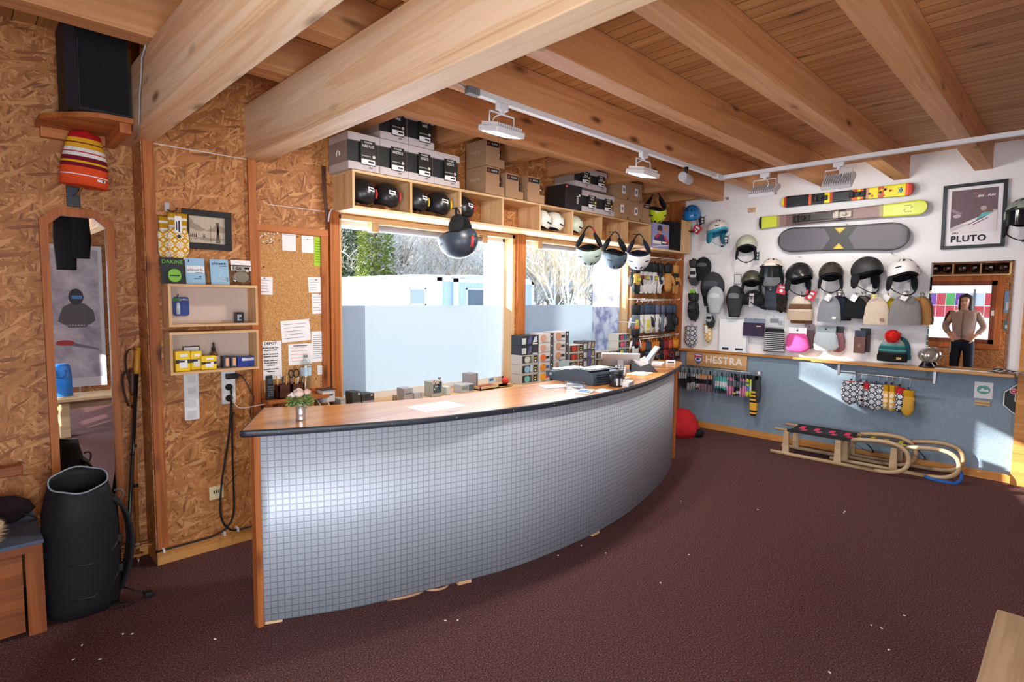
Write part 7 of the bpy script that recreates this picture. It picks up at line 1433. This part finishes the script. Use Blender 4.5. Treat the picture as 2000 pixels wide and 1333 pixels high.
# --- mitten rail
MZ, MD = .868, .13
t, w = rail('brushed steel rail with nordic mittens under the oak ledge', 1640, 1828, MZ, MD); b = MB(); b.tube([(-w, -MD, 0), (w, -MD, 0)], .008, STEEL, 10); b.build('rod', t)
for s_ in (-1, 1): b = MB(); b.box(s_*w-.012, s_*w+.012, -MD-.012, -MD+.012, -.03, .09, STEEL, bev=.003); b.build('bracket', t)
def mit(label, px, w_, h_, pat, cuff, edge, rz=0.0, n=1, thumb=1, dz=.0):
    p = at(px, 735, 'x', XR-MD); t = thing('knit_mitten', label, 'mitten', (XR-MD, p.y, MZ), RZ+rz, 'mittens on the steel rail'); b = MB(); mitten(b, w_, h_, pat, cuff, h_*.25, w_*.16+.008, thumb, edge=edge, T=Tr(0, 0, -.085-dz)); b.build('mitten', t); b = MB(); mitten(b, w_, h_, pat, cuff, h_*.25, w_*.14+.008, -thumb, edge=edge, T=Tr(-.01, .03, -.09-dz)); b.build('second_mitten', t)
    b = MB(); b.tube(bez((0, 0, -.08-dz), (.016, 0, -.06), (.016, 0, .012), (0, 0, .01), 8), .003, STEEL, 5); b.box(-.008, .008, -.006, .006, -.075-dz, -.055-dz, BLACK); b.build('clip_hook', t)
PBK = cloth(36, 40, 56)
mit('large grey nordic mitten with red edge, leftmost on the steel rail', 1663, .16, .24, P_GRY, P_GRY, CRD, .1); mit('narrow black nordic mitten, second on the steel rail', 1682, .085, .245, P_BLK, P_BLK, CRD, -.9); mit('narrow black nordic mitten with red cuff, third on the steel rail', 1693, .09, .245, P_BLK, CRD, CRD, -.9); mit('large grey nordic mitten with black edge in the middle of the rail', 1713, .16, .27, P_GRY, P_GRY, PBK, .05)
mit('yellow knit mitten turned edge on, fifth on the steel rail', 1731, .085, .245, P_YEL, CY, CY, -.8); mit('yellow knit mitten turned edge on, sixth on the steel rail', 1743, .09, .255, P_YEL, CY, CY, -.8); mit('black nordic mitten with red cuff between the yellow ones', 1758, .09, .24, P_BLK, CRD, CRD, -.6, dz=.01); mit('plain yellow mitten with white stripes, rightmost on the steel rail', 1776, .11, .255, cloth(206, 160, 62), CY, CY, .0, dz=.03)
# --- small signs
t = wt('small_poster', 'small white poster with a teal oval on the blue wall', 'poster', 1921, 763, .002); b = MB(); b.box(-.065, .065, -.003, 0, -.075, .075, flat(232, 232, 234, .6)); b.build('paper', t); b = MB(); b.prism([(.048*cos(q*pi/10), .005+.04*sin(q*pi/10)) for q in range(20)], flat(96, 168, 160, .6), -.004, -.003); b.prism([(-.035, -.01), (-.01, .02), (.01, .005), (.03, .012), (.04, -.008)], PAPER, -.005, -.004); b.build('print', t)
t = wt('wooden_plaque', 'tiny wooden plaque below the teal oval poster', 'plaque', 1919, 788, .0); b = MB(); b.box(-.055, .055, -.01, 0, -.022, .022, flat(196, 160, 116, .6), bev=.002); b.build('plaque', t); b = MB(); b.text('HINTEN LAND', .016, flat(90, 60, 40, .6), Tr(0, -.011, 0), ext=.0004); b.build('lettering', t)
p = wr(2006, 783, .03); t = thing('slope_sign', 'black octagonal sign with a green panel at the right edge of the wall', 'sign', p, RZ); b = MB(); oc = lambda s: [(s*.16*cos(pi/8+q*pi/4), s*.145*sin(pi/8+q*pi/4)) for q in range(8)]; b.prism(oc(1.05), WHITEP, -.01, .02); b.prism(oc(1), BLACK, -.014, -.01); b.build('plate', t); b = MB(); b.prism(rrect(.16, .08, .01, cx=-.0, cz=.02), flat(230, 230, 230, .5), -.016, -.014); b.prism(rrect(.15, .07, .008, cx=-.0, cz=.02), flat(30, 110, 60, .5), -.018, -.016); b.text('1', .035, PAPER, Tr(-.03, -.0185, .02), ext=.0004); b.build('green_panel', t); b = MB(); b.prism([(-.09+.026*cos(q*pi/8), .072+.024*sin(q*pi/8)) for q in range(16)], PAPER, -.017, -.014); b.prism([(-.09+.022*cos(q*pi/8), .072+.02*sin(q*pi/8)) for q in range(16)], flat(196, 40, 54, .5), -.019, -.017); b.text('M', .02, PAPER, Tr(-.09, -.0195, .072), ext=.0004); b.build('red_badge', t)
# --- red jacket on the floor behind the counter end
t = thing('red_jacket', 'red garment lying on the floor behind the far counter end', 'jacket', (6.1, 3.28, 0)); b = MB(); b.lathe([(.2, 0), (.22, .05), (.2, .14), (.14, .24), (.07, .3), (.01, .31)], cloth(196, 40, 48), 24, wob=lambda a, z: .1*sin(4*a+z*20)+.06*sin(9*a)); b.build('cloth_body', t); b = MB(); b.ball((.02, -.2, .05), .07, cloth(30, 30, 34), None, 14, 8, (1.3, .9, .7)); b.build('black_sleeve', t)
# --- two sledges
def sledge(label, loc, rz, L, W_, H_, web, webc, frame, strap):
    t = thing('wooden_sledge', label, 'sledge', loc, rz, 'wooden sledges'); BW = frame
    for s_ in (-1, 1):
        y = s_*W_/2
        run = [(-L*.5, 0, .022), (-L*.3, 0, .02), (L*.28, 0, .019)]+[tuple(q) for q in bez((L*.28, 0, .019), (L*.42, 0, .02), (L*.5, 0, .06), (L*.5, 0, H_*.6), 10)]+[tuple(q) for q in bez((L*.5, 0, H_*.62), (L*.5, 0, H_*1.08), (L*.4, 0, H_*1.28), (L*.12, 0, H_*1.02), 12)]
        b = MB(); pts = [V((x, y, z)) for x, _, z in run]; b.tube(pts, .016, BW, 8, flat=(.016, .019)); b.build('runner', t)
        b = MB(); b.tube([(L*.13, y*.92, H_), (-L*.47, y*.92, H_-.005)], .015, BW, 8, flat=(.014, .014)); b.build('side_rail', t)
        for x in (-L*.38, L*.02):
            b = MB(); b.prism([(x-.03, .03), (x+.035, .03), (x+.025, H_-.01), (x-.02, H_-.01)], BW, y*.92-.012+s_*.004, y*.92+.012+s_*.004); b.build('leg', t)
    for x in (-L*.37, L*.03): b = MB(); b.box(x-.02, x+.02, -W_*.46, W_*.46, H_-.045, H_-.015, BW, bev=.004); b.build('crossbar', t)
    b = MB(); b.grid(lambda u, v: (-L*.36+L*.46*u, -W_*.5+W_*v, H_+.012-.012*sin(pi*v)), 12, 6, lambda u, v: webc if (int(u*12) % 3 == 1 and int(v*6) in (3, 4)) or (int(u*12) % 3 == 2 and int(v*6) in (1, 2)) else web); o = b.build('webbing_seat', t, solid=.004)
    
    for q in (-W_*.5-.006, W_*.5-.01): b = MB(); b.box(-L*.37, L*.11, q, q+.016, H_-.015, H_+.016, web); b.build('webbing_edge', t)
    b = MB(); b.tube(bez((L*.1, -W_*.45, H_), (L*.2, -W_*.2, H_-.12), (L*.35, W_*.1, H_*.3), (L*.12, W_*.4, H_*.9), 10), .006, strap, 6, flat=(.009, .002)); b.build('pull_strap', t); return t
ASH = pine('ash_sledge', srgb(214, 186, 152), srgb(196, 166, 130), srgb(168, 136, 102), 'y', knots=0)
def floor_pt(px, py): return at(px, py, 'z', 0)
A_, B2 = floor_pt(1524, 884), floor_pt(1742, 921)
sledge('long wooden sledge with black and pink webbing, nearest the corner', (6.23, 1.63, 0), RZ+.02, 1.2, .33, .27, flat(34, 36, 40, .8), flat(224, 60, 100, .8), ASH, BLACK)
sledge('wooden sledge with grey and yellow webbing half behind the longer one', (6.38, 1.2, 0), RZ+.03, 1.02, .3, .245, flat(92, 96, 102, .8), flat(226, 216, 60, .8), ASH, BLACK)
b = MB(); b.tube(bez((6.3, .69, .13), (6.22, .66, .1), (6.24, .64, .04), (6.2, .7, .012), 8)+bez((6.2, .7, .012), (6.16, .8, .012), (6.17, .86, .012), (6.2, .92, .02), 6), .008, flat(30, 96, 176, .7), 7, flat=(.014, .003)); tag(b.build('blue_strap', recenter=(6.2, .7, 0)), 'blue pull strap trailing from the yellow webbed sledge onto the carpet', 'strap')
# carpet crumbs
cr = MB().ball((0, 0, .002), .008, flat(236, 232, 228, .8), None, 6, 4, (1, .6, .35)).build('crumb'); cm_ = cr.data; bpy.data.objects.remove(cr)
for i, (x, y) in enumerate(((1648, 1003), (1650, 1000), (1480, 997), (1290, 1140), (1766, 1204), (1702, 1223), (1722, 1229), (1736, 1271), (1620, 1315), (870, 1214), (894, 1213), (240, 1240), (258, 1240), (160, 1262), (195, 1289), (143, 1290), (420, 1250), (1345, 1085), (1330, 980), (1090, 1086), (1135, 1067), (1183, 1082))):
    p = floor_pt(x, y); o = bpy.data.objects.new('crumb', cm_); COL.objects.link(o); o.location = (p.x, p.y, .001); o.rotation_euler = (0, 0, i*1.3); tag(o, 'tiny white crumb or snow grain on the dark red carpet', 'crumb', 'crumbs on the carpet')
# bench at the lower right edge, running back to the tall mirror's view
P0 = at(1950, 1189, 'z', .45); BW2 = pine('bench_pine', srgb(214, 184, 146), srgb(192, 160, 122), srgb(160, 128, 92), 'x', knots=.2)
t = thing('wooden_bench', 'corner of a pale wooden bench top at the lower right edge', 'bench', (1.68, -.05, 0)); b = MB()
b.box(.55-1.68, P0.x-1.68, -.2, P0.y+.055, .405, .45, BW2, bev=.012); b.build('seat_board', t); b = MB(); b.box(.62-1.68, P0.x-.1-1.68, .05, .08, .31, .405, BW2); b.build('apron', t)
for x in (.82-1.68, P0.x-.2-1.68):
    for y in (-.15, .1): b = MB(); b.box(x-.045, x+.045, y-.045, y+.045, 0, .405, BW2, bev=.004); b.build('leg', t)
# ---------------------------------------------------------------- track lights
TW = flat(224, 224, 226, .4); ZTk = 2.769
t = thing('light_track', 'white lighting track running along the second rafter and turning along the white wall', 'light track', (5.3, 2.53, ZTk)); b = MB(); b.box(2.17-5.3, .0, -.035, .0, -.016, .017, TW); b.build('rail', t); b = MB(); b.box(-.035, .0, -2.9, -.035, -.016, .017, TW); b.build('rail', t); b = MB(); b.box(-.14, .01, -.045, .01, -.02, .017, TW); b.build('corner_connector', t); b = MB(); b.box(2.11-5.3, 2.19-5.3, -.038, .003, -.022, .017, flat(120, 122, 128, .5)); b.build('feed_box', t)
b = MB(); b.tube(bez((2.11, 2.51, ZTk), (1.9, 2.45, ZTk+.02), (1.7, 2.4, 2.785), (1.49, 2.35, 2.80), 10), .006, flat(150, 150, 152, .5), 6); tag(b.build('feed_cable', recenter=(1.8, 2.45, 2.78)), 'grey cable feeding the lighting track from the big beam', 'cable')
LAMP = emis('led_face', (1, .97, .92, 1), 4)
def flood(label, x, y, rz, tilt, lit=True, e=22):
    t = thing('floodlight', label, 'floodlight', (x, y, ZTk-.017), rz, 'track floodlights'); b = MB(); b.box(-.04, .04, -.018, .018, -.04, 0, TW, bev=.004); b.box(-.012, .012, -.012, .012, -.06, -.04, TW); b.build('track_adapter', t)
    b = MB(); b.tube([(-.1, 0, -.15), (-.1, 0, -.06), (.1, 0, -.06), (.1, 0, -.15)], .006, TW, 6); b.build('yoke', t); T = Tr(0, 0, -.155) @ Ro(tilt, 'X')
    b = MB(); b.box(-.115, .115, -.085, .085, -.022, .012, TW, T=T, bev=.005)
    for i in range(12): b.box(-.105+.018*i, -.1+.018*i, -.07, .07, .01, .032, TW, T=T)
    b.build('housing', t); b = MB(); b.box(-.095, .095, -.068, .068, -.026, -.0225, LAMP if lit else flat(210, 210, 214, .3), T=T); b.build('led_panel', t)
    b = MB(); b.tube(bez((.0, .01, -.06), (-.04, .03, -.07), (-.06, .04, -.1), (-.03, .02, -.14), 8), .004, TW, 6); b.build('cable', t)
    if lit:
        d = (Mx.Rotation(rz, 4, 'Z') @ Ro(tilt, 'X')) @ V((0, 0, -1)); o = light('floodlight_lamp', 'AREA', V((x, y, ZTk-.017-.155))+d*.04, d, e, (1, .95, .86), shape='RECTANGLE', size=.19, size_y=.13)
flood('lit white floodlight on the track, nearest the big beam', 2.38, 2.51, .0, .25); flood('lit white floodlight on the track halfway to the white wall', 3.92, 2.51, .0, .2)
flood('white floodlight on the wall track, nearest the corner', 5.28, 2.1, pi/2, -.55, e=10); flood('ribbed white floodlight on the wall track before the upper ski', 5.28, 1.5, pi/2, -.75, e=10)
t = thing('spotlight', 'grey cylinder spotlight on a black joint near the track corner', 'spotlight', (4.6, 2.51, ZTk-.017), .2); b = MB(); b.lathe([(.012, -.06), (.016, -.03), (.02, 0)], BLACK, 10); b.build('joint', t); b = MB(); b.lathe([(.036, -.1), (.04, -.095), (.04, .09), (.034, .1), (.001, .1)], flat(186, 188, 192, .4), 20, Tr(0, 0, -.095) @ Ro(pi/2, 'Y')); b.build('cylinder', t)
# ---------------------------------------------------------------- what the two mirrors show behind the camera
def skin(verts, edges, mats_root=0, sub=2):
    me = bpy.data.meshes.new('skin'); me.from_pydata([v[0] for v in verts], edges, []); o = bpy.data.objects.new('skin', me); COL.objects.link(o)
    md = o.modifiers.new('s', 'SKIN'); md.use_smooth_shade = True
    L = me.skin_vertices[0].data if me.skin_vertices else None
    if L is None:
        bpy.context.view_layer.objects.active = o; L = o.data.skin_vertices[0].data
    for i, v in enumerate(verts): L[i].radius = (v[1], v[2] if len(v) > 2 else v[1]); L[i].use_root = (i == mats_root)
    s = o.modifiers.new('u', 'SUBSURF'); s.levels = sub; s.render_levels = sub
    dg = bpy.context.evaluated_depsgraph_get(); m2 = bpy.data.meshes.new_from_object(o.evaluated_get(dg)); bpy.data.objects.remove(o); bpy.data.meshes.remove(me)
    return m2
SKINM = flat(214, 160, 136, .55); FLEECE = cloth(176, 150, 138, amt=.15); DENIM = cloth(28, 32, 42, amt=.1)
t = thing('person', 'person in a beige fleece jacket, hands in pockets, standing before the brown window', 'person', (-.36, 1.57, 0), .05); t.scale = (1, 1, 1.0)
def person_parts():
    V_, E_ = [], []
    def add(p, r, r2=None, par=None):
        V_.append((p, r, r2 or r)); i = len(V_)-1
        if par is not None: E_.append((par, i))
        return i
    pel = add((0, 0, .98), .12, .15); sp = add((0, 0, 1.15), .11, .14, pel); ch = add((0, 0, 1.35), .12, .16, sp); nk = add((.0, 0, 1.5), .055, .055, ch); hb = add((.015, 0, 1.6), .075, .07, nk); ht = add((.02, 0, 1.7), .09, .08, hb); add((.015, 0, 1.75), .06, .06, ht)
    for s in (-1, 1):
        sh = add((-.01, s*.17, 1.43), .065, None, ch); ml = add((-.03, s*.245, 1.3), .05, None, sh); el = add((-.06, s*.29, 1.17), .042, None, ml); wr_ = add((.06, s*.2, 1.03), .029, None, el); pm = add((.09, s*.165, .985), .026, .036, wr_)
        for k, (dy, L) in enumerate(((-.024, .062), (-.008, .072), (.009, .068), (.025, .055))):
            f1 = add((.098+.004*k, s*(.15+dy*.6), .955+dy*.5), .0095, None, pm); f2 = add((.1, s*(.135+dy*.5), .955-L*.5+dy*.5), .0088, None, f1); add((.09, s*(.125+dy*.5), .955-L+dy*.5), .008, None, f2)
        t1 = add((.112, s*.175, .975), .011, None, wr_); add((.128, s*.16, .95), .009, None, t1)
        hp = add((0, s*.09, .93), .095, None, pel); kn = add((.02, s*.1, .52), .06, None, hp); cf = add((-.01, s*.105, .34), .055, None, kn); an = add((0, s*.11, .1), .04, None, cf); add((.1, s*.13, .035), .035, .04, an)
    return skin(V_, E_)
m2 = person_parts(); m2.materials.append(SKINM); b = MB(); b.bm.from_mesh(m2); b.mats = [SKINM]
b.ball((.105, 0, 1.635), .016, SKINM, None, 10, 6, (1, .8, 1.3))
for s in (-1, 1): b.ball((.092, s*.032, 1.665), .009, flat(40, 34, 32, .4), None, 8, 6); b.ball((.01, s*.083, 1.64), .022, SKINM, None, 8, 6, (.7, .4, 1.2)); b.box(.094, .102, s*.018, s*.046, 1.682, 1.687, flat(60, 44, 36, .7))
b.box(.094, .1, -.022, .022, 1.592, 1.598, flat(170, 96, 90, .5)); b.build('body', t, normals=False)
Vj = [((0, 0, .92), .15, .185), ((0, 0, 1.18), .145, .18), ((0, 0, 1.36), .15, .185), ((.0, 0, 1.47), .1, .11), ((.0, 0, 1.52), .075, .08)]; Ej = [(0, 1), (1, 2), (2, 3), (3, 4)]
for s in (-1, 1):
    n0 = len(Vj); Vj += [((-.01, s*.18, 1.42), .085, .085), ((-.03, s*.26, 1.29), .07, .07), ((-.06, s*.30, 1.17), .062, .062), ((.05, s*.205, 1.045), .05, .05)]; Ej += [(2, n0), (n0, n0+1), (n0+1, n0+2), (n0+2, n0+3)]
mj = skin(Vj, Ej); mj.materials.append(FLEECE); o = bpy.data.objects.new('fleece_jacket', mj); COL.objects.link(o); o.parent = t
b = MB(); b.tube([(.16, 0, .9), (.158, 0, 1.2), (.13, 0, 1.47)], .005, flat(60, 50, 50, .5), 6); b.box(.158, .165, -.008, .008, 1.0, 1.03, BLACK); b.build('zip', t)
Vl = [((0, 0, .99), .13, .165), ((0, 0, .9), .12, .15)]; El = [(0, 1)]
for s in (-1, 1): n0 = len(Vl); Vl += [((0, s*.095, .82), .105, .105), ((.02, s*.105, .52), .082, .082), ((.0, s*.11, .3), .075, .075), ((0, s*.115, .07), .07, .07)]; El += [(1, n0), (n0, n0+1), (n0+1, n0+2), (n0+2, n0+3)]
ml_ = skin(Vl, El); ml_.materials.append(DENIM); o = bpy.data.objects.new('trousers', ml_); COL.objects.link(o); o.parent = t
HAIR = flat(44, 34, 30, .6); b = MB(); b.lathe([(.1, -.22), (.115, -.15), (.112, -.05), (.108, .02), (.09, .075), (.06, .1), (.002, .106)], HAIR, 26, Tr(-.02, 0, 1.69), sx=.95, sy=1.0, wob=lambda a, z: (-.28 if abs(((a+pi) % (2*pi))-pi) < .8 and z < .03 else 0)+.04*sin(9*a)); b.ball((-.045, 0, 1.775), .042, HAIR, None, 12, 8); b.build('hair', t)
for s in (-1, 1): b = MB(); b.lathe([(.06, 0), (.062, .03), (.05, .07), (.02, .09)], flat(50, 46, 44, .6), 14, Tr(.05, s*.125, 0), sx=2.1, sy=.85); b.build('shoe', t)
# cubby above the left window with six black helmets
t = thing('cubby_shelf', 'wooden cubby shelf with black helmets above the brown window, seen in the mirror', 'shelf', (LX, 1.0, 2.165)); k = .018
for z in (0, .225): b = MB(); b.box(0, .28, 0, 2.1, z, z+k, SHELFW['y']); b.build('board', t)
for i in range(6): b = MB(); y = -.02+.418*i; b.box(0, .279, y, y+k, k, .225, SHELFW['z']); b.build('divider', t)
for i, (y, c_) in enumerate(((1.1, YEL_), (1.29, RED_), (1.5, RED_), (1.7, YEL_), (1.92, YEL_), (2.11, RED_), (2.33, RED_), (2.52, YEL_))):
    helmet('ski_helmet', 'black helmet, %s from the right in the cubby shelf seen in the mirror' % ['first', 'second', 'third', 'fourth', 'fifth', 'sixth', 'seventh', 'eighth'][i], (LX+.14, y, 2.165+k+.108), pi/2+.2*(i % 3)-.2+pi, HBLK, clip=c_, sticker=True, s=.8, pads=False, low=.25, strap=False, group='black helmets in the mirrored cubby')
for i, (y, z, w, h, c_, lab) in enumerate(((.99, 1.66, .13, .42, (120, 160, 200), 'blue picture on the chipboard beside the brown window, seen in the mirror'), (.98, 1.23, .12, .18, (70, 110, 120), 'small teal picture on the chipboard beside the brown window, seen in the mirror'))):
    t = thing('wall_picture', lab, 'picture', (LX, y, z), pi/2); b = MB(); b.box(-w/2, w/2, -.012, 0, -h/2, h/2, flat(*c_, .5)); b.build('board', t); b = MB(); b.box(-w*.3, w*.3, -.014, -.012, -h*.35, 0, flat(210, 220, 230, .5)); b.build('print', t)
b = MB(); b.box(LX+.03, LX+.045, LW[0]+.02, LW[0]+.06, 1.4, 1.5, WHITEP, bev=.004); b.build('window_handle', next(o for o in COL.objects if o.name == 'window_3'))
# colourful fence outside
t = thing('banner_fence', 'long fence hung with purple, green and red banners beyond the brown window', 'fence', (-15, 0, G0)); b = MB()
rr = random.Random(12); cols_ = [(120, 60, 140), (90, 160, 80), (200, 60, 60), (220, 190, 70), (130, 80, 150), (210, 210, 220)]
for i in range(60): b.box(-.03, .03, -9+.3*i, -8.72+.3*i, 1.5, 1.95, flat(*cols_[rr.randrange(6)], .6)); b.box(-.03, .03, -9+.3*i, -8.72+.3*i, 1.97, 2.45, flat(*cols_[rr.randrange(6)], .6))
b.build('banners', t)
for i in range(10): b = MB(); b.tube([(0.06, -9+2*i, -1.2), (0.06, -9+2*i, 2.6)], .04, BARK, 6); b.build('post', t)
t['label'] = 'long fence hung with purple, green and red banners beyond the brown window'
# roll-up banner, trousers, bench and blue bag for the tall mirror
t = thing('roll_up_banner', 'tall grey roll-up banner of a skier in powder snow, seen in the tall mirror', 'banner', (1.28, -2.45, .05)); b = MB(); b.box(-.33, .33, -.004, .004, .22, 2.3, flat(196, 198, 206, .4)); b.build('frame', t)
def _bn():
    q = NT('powder_print', .5); p = q.pos(); n = q.noise(p, 3.2, 4, .6); q.color(q.ramp(n, [(.3, srgb(120, 118, 134)), (.5, srgb(164, 162, 178)), (.7, srgb(196, 196, 208))])); return q.mat
b = MB(); b.box(-.28, .28, .004, .007, .36, 2.24, _bn()); b.build('picture', t); DKJ = flat(52, 52, 60, .6); b = MB()
b.prism([(.0+.09*cos(q*pi/8), 1.55+.12*sin(q*pi/8)) for q in range(16)], DKJ, .007, .009); b.prism([(-.22, 1.2), (-.16, 1.4), (-.05, 1.47), (.1, 1.45), (.2, 1.35), (.22, 1.2), (.1, 1.1), (-.1, 1.1)], flat(84, 84, 94, .6), .007, .0085); b.prism([(-.05, 1.52), (.07, 1.52), (.07, 1.57), (-.05, 1.57)], flat(40, 120, 190, .3), .009, .011); b.prism([(-.15+.11*cos(q*pi/8), .88+.04*sin(q*pi/8)) for q in range(16)], flat(160, 50, 56, .5), .007, .009); b.prism([(-.2, .86), (.25, .76), (.25, .78), (-.1, .9)], flat(110, 110, 122, .5), .007, .0085); b.build('skier_print', t)
b = MB(); b.text('NO SHORTCUTS', .036, flat(226, 226, 232, .5), Tr(0, .0092, 1.13) @ Ro(pi, 'Z'), ext=.0005, space=1.5); b.build('lettering', t)
b = MB(); b.box(-.36, .36, -.1, .1, 0, .06, STEEL, bev=.01); b.box(-.008, .008, -.03, -.014, .06, 2.3, STEEL); b.build('base', t); t.location.z = 0
t = thing('hanging_trousers', 'black ski trousers hanging from the rafters, seen in the tall mirror', 'trousers', (1.12, -1.0, 2.79)); b = MB()
b.lathe([(.15, -.75), (.16, -.5), (.15, -.15), (.14, 0)], cloth(22, 22, 26), 22, sy=.35, wob=lambda a, z: .06*sin(4*a+z*10)); b.build('legs', t); b = MB(); b.lathe([(.1, -.9), (.12, -.5), (.1, -.1)], cloth(22, 22, 26), 16, Tr(-.1, .02, 0), sy=.35); b.build('second_leg', t)
bd = [o for o in COL.objects if o.name == 'padded_bench']
t = thing('blue_bag', 'bright blue bag standing on the wooden bench, seen in the tall mirror', 'bag', (.80, -.06, .452)); b = MB(); BLB = flat(40, 120, 206, .4); b.lathe([(.1, 0), (.115, .01), (.12, .2), (.1, .33), (.08, .36)], BLB, 20, sx=1, sy=.7, power=4, wob=lambda a, z: .03*sin(4*a+z*20)); b.build('bag_body', t); b = MB(); b.tube(bez((-.06, .084, .3), (-.06, .1, .18), (.06, .1, .18), (.06, .084, .3), 8), .006, flat(20, 60, 110, .6), 6); b.build('handle', t)
# ---------------------------------------------------------------- small pieces go one level deeper, under the part that carries them
CARRY = {'sticker_print': ('name_sticker',), 'buckle': ('chin_strap',), 'goggle_clip': ('shell',), 'name_sticker': (), 'visor_frame': ('visor',), 'brow_logo': ('shell',),
 'print': ('label_panel', 'label', 'carton', 'card', 'box', 'paper', 'board'), 'lettering': ('board', 'sheet', 'card', 'picture', 'paper', 'plaque', 'box'), 'side_print': ('box',), 'side_mark': ('inner_sleeve',),
 'label': ('bottle_body', 'jar_body', 'carton', 'box'), 'keys': ('handset', 'terminal_body'), 'display': ('handset',), 'label_band': ('tin_body',), 'zip': ('fleece_jacket', 'pouch_body'), 'badge': ('cuff', 'crown'), 'string': ('card',),
 'led_panel': ('housing',), 'drawn_skis': ('drawing',), 'skier_print': ('slope_print', 'picture', 'box'), 'red_badge': ('plate',), 'green_panel': ('plate',), 'socket_ring': ('plate',), 'rocker': ('plate',), 'slots': ('plate',),
 'white_mark': ('body',), 'grey_base': ('body',), 'colour_print': ('body',), 'print_specks': ('colour_print',), 'dark_print': ('body', 'plate'), 'grille_cloth': ('cabinet',), 'bevel_strip': ('cabinet',), 'ring': ('drum',), 'shield': ('board',),
 'graphics': ('ski',), 'logo': ('ski', 'tube_body'), 'screen': ('screen_back',), 'power_button': ('housing',), 'output_slots': ('housing',), 'edge_nail': ('edge_strip',), 'orange_mark': ('box',), 'hand_hole': ('box',), 'strain_relief': ('plug_body',),
 'lid_seam': ('carton_body',), 'button_badge': ('mitten',), 'brand_tab': ('knit_body',), 'emblem': ('leather_body',), 'header': ('body',), 'white_end_cap': ('rod',), 'tape_band': ('shaft',), 'screw': ('block',), 'slot': ('case',)}
base = lambda o: o.name.rsplit('.', 1)[0] if o.name[-3:].isdigit() else o.name
kids = {}
for o in COL.objects:
    if o.parent: kids.setdefault(o.parent, []).append(o)
for root, ch in list(kids.items()):
    if root.parent: continue
    by = {}
    for c in ch: by.setdefault(base(c), c)
    moved = set()
    for c in ch:
        for want in CARRY.get(base(c), ()):
            q = by.get(want)
            if q and q is not c and q not in moved and base(q) not in ():
                if c in kids and kids[c]: break
                c.parent = q; c.location -= q.location; moved.add(c)
                # the carrying part must stay a part itself
                kids.setdefault(q, []).append(c); break
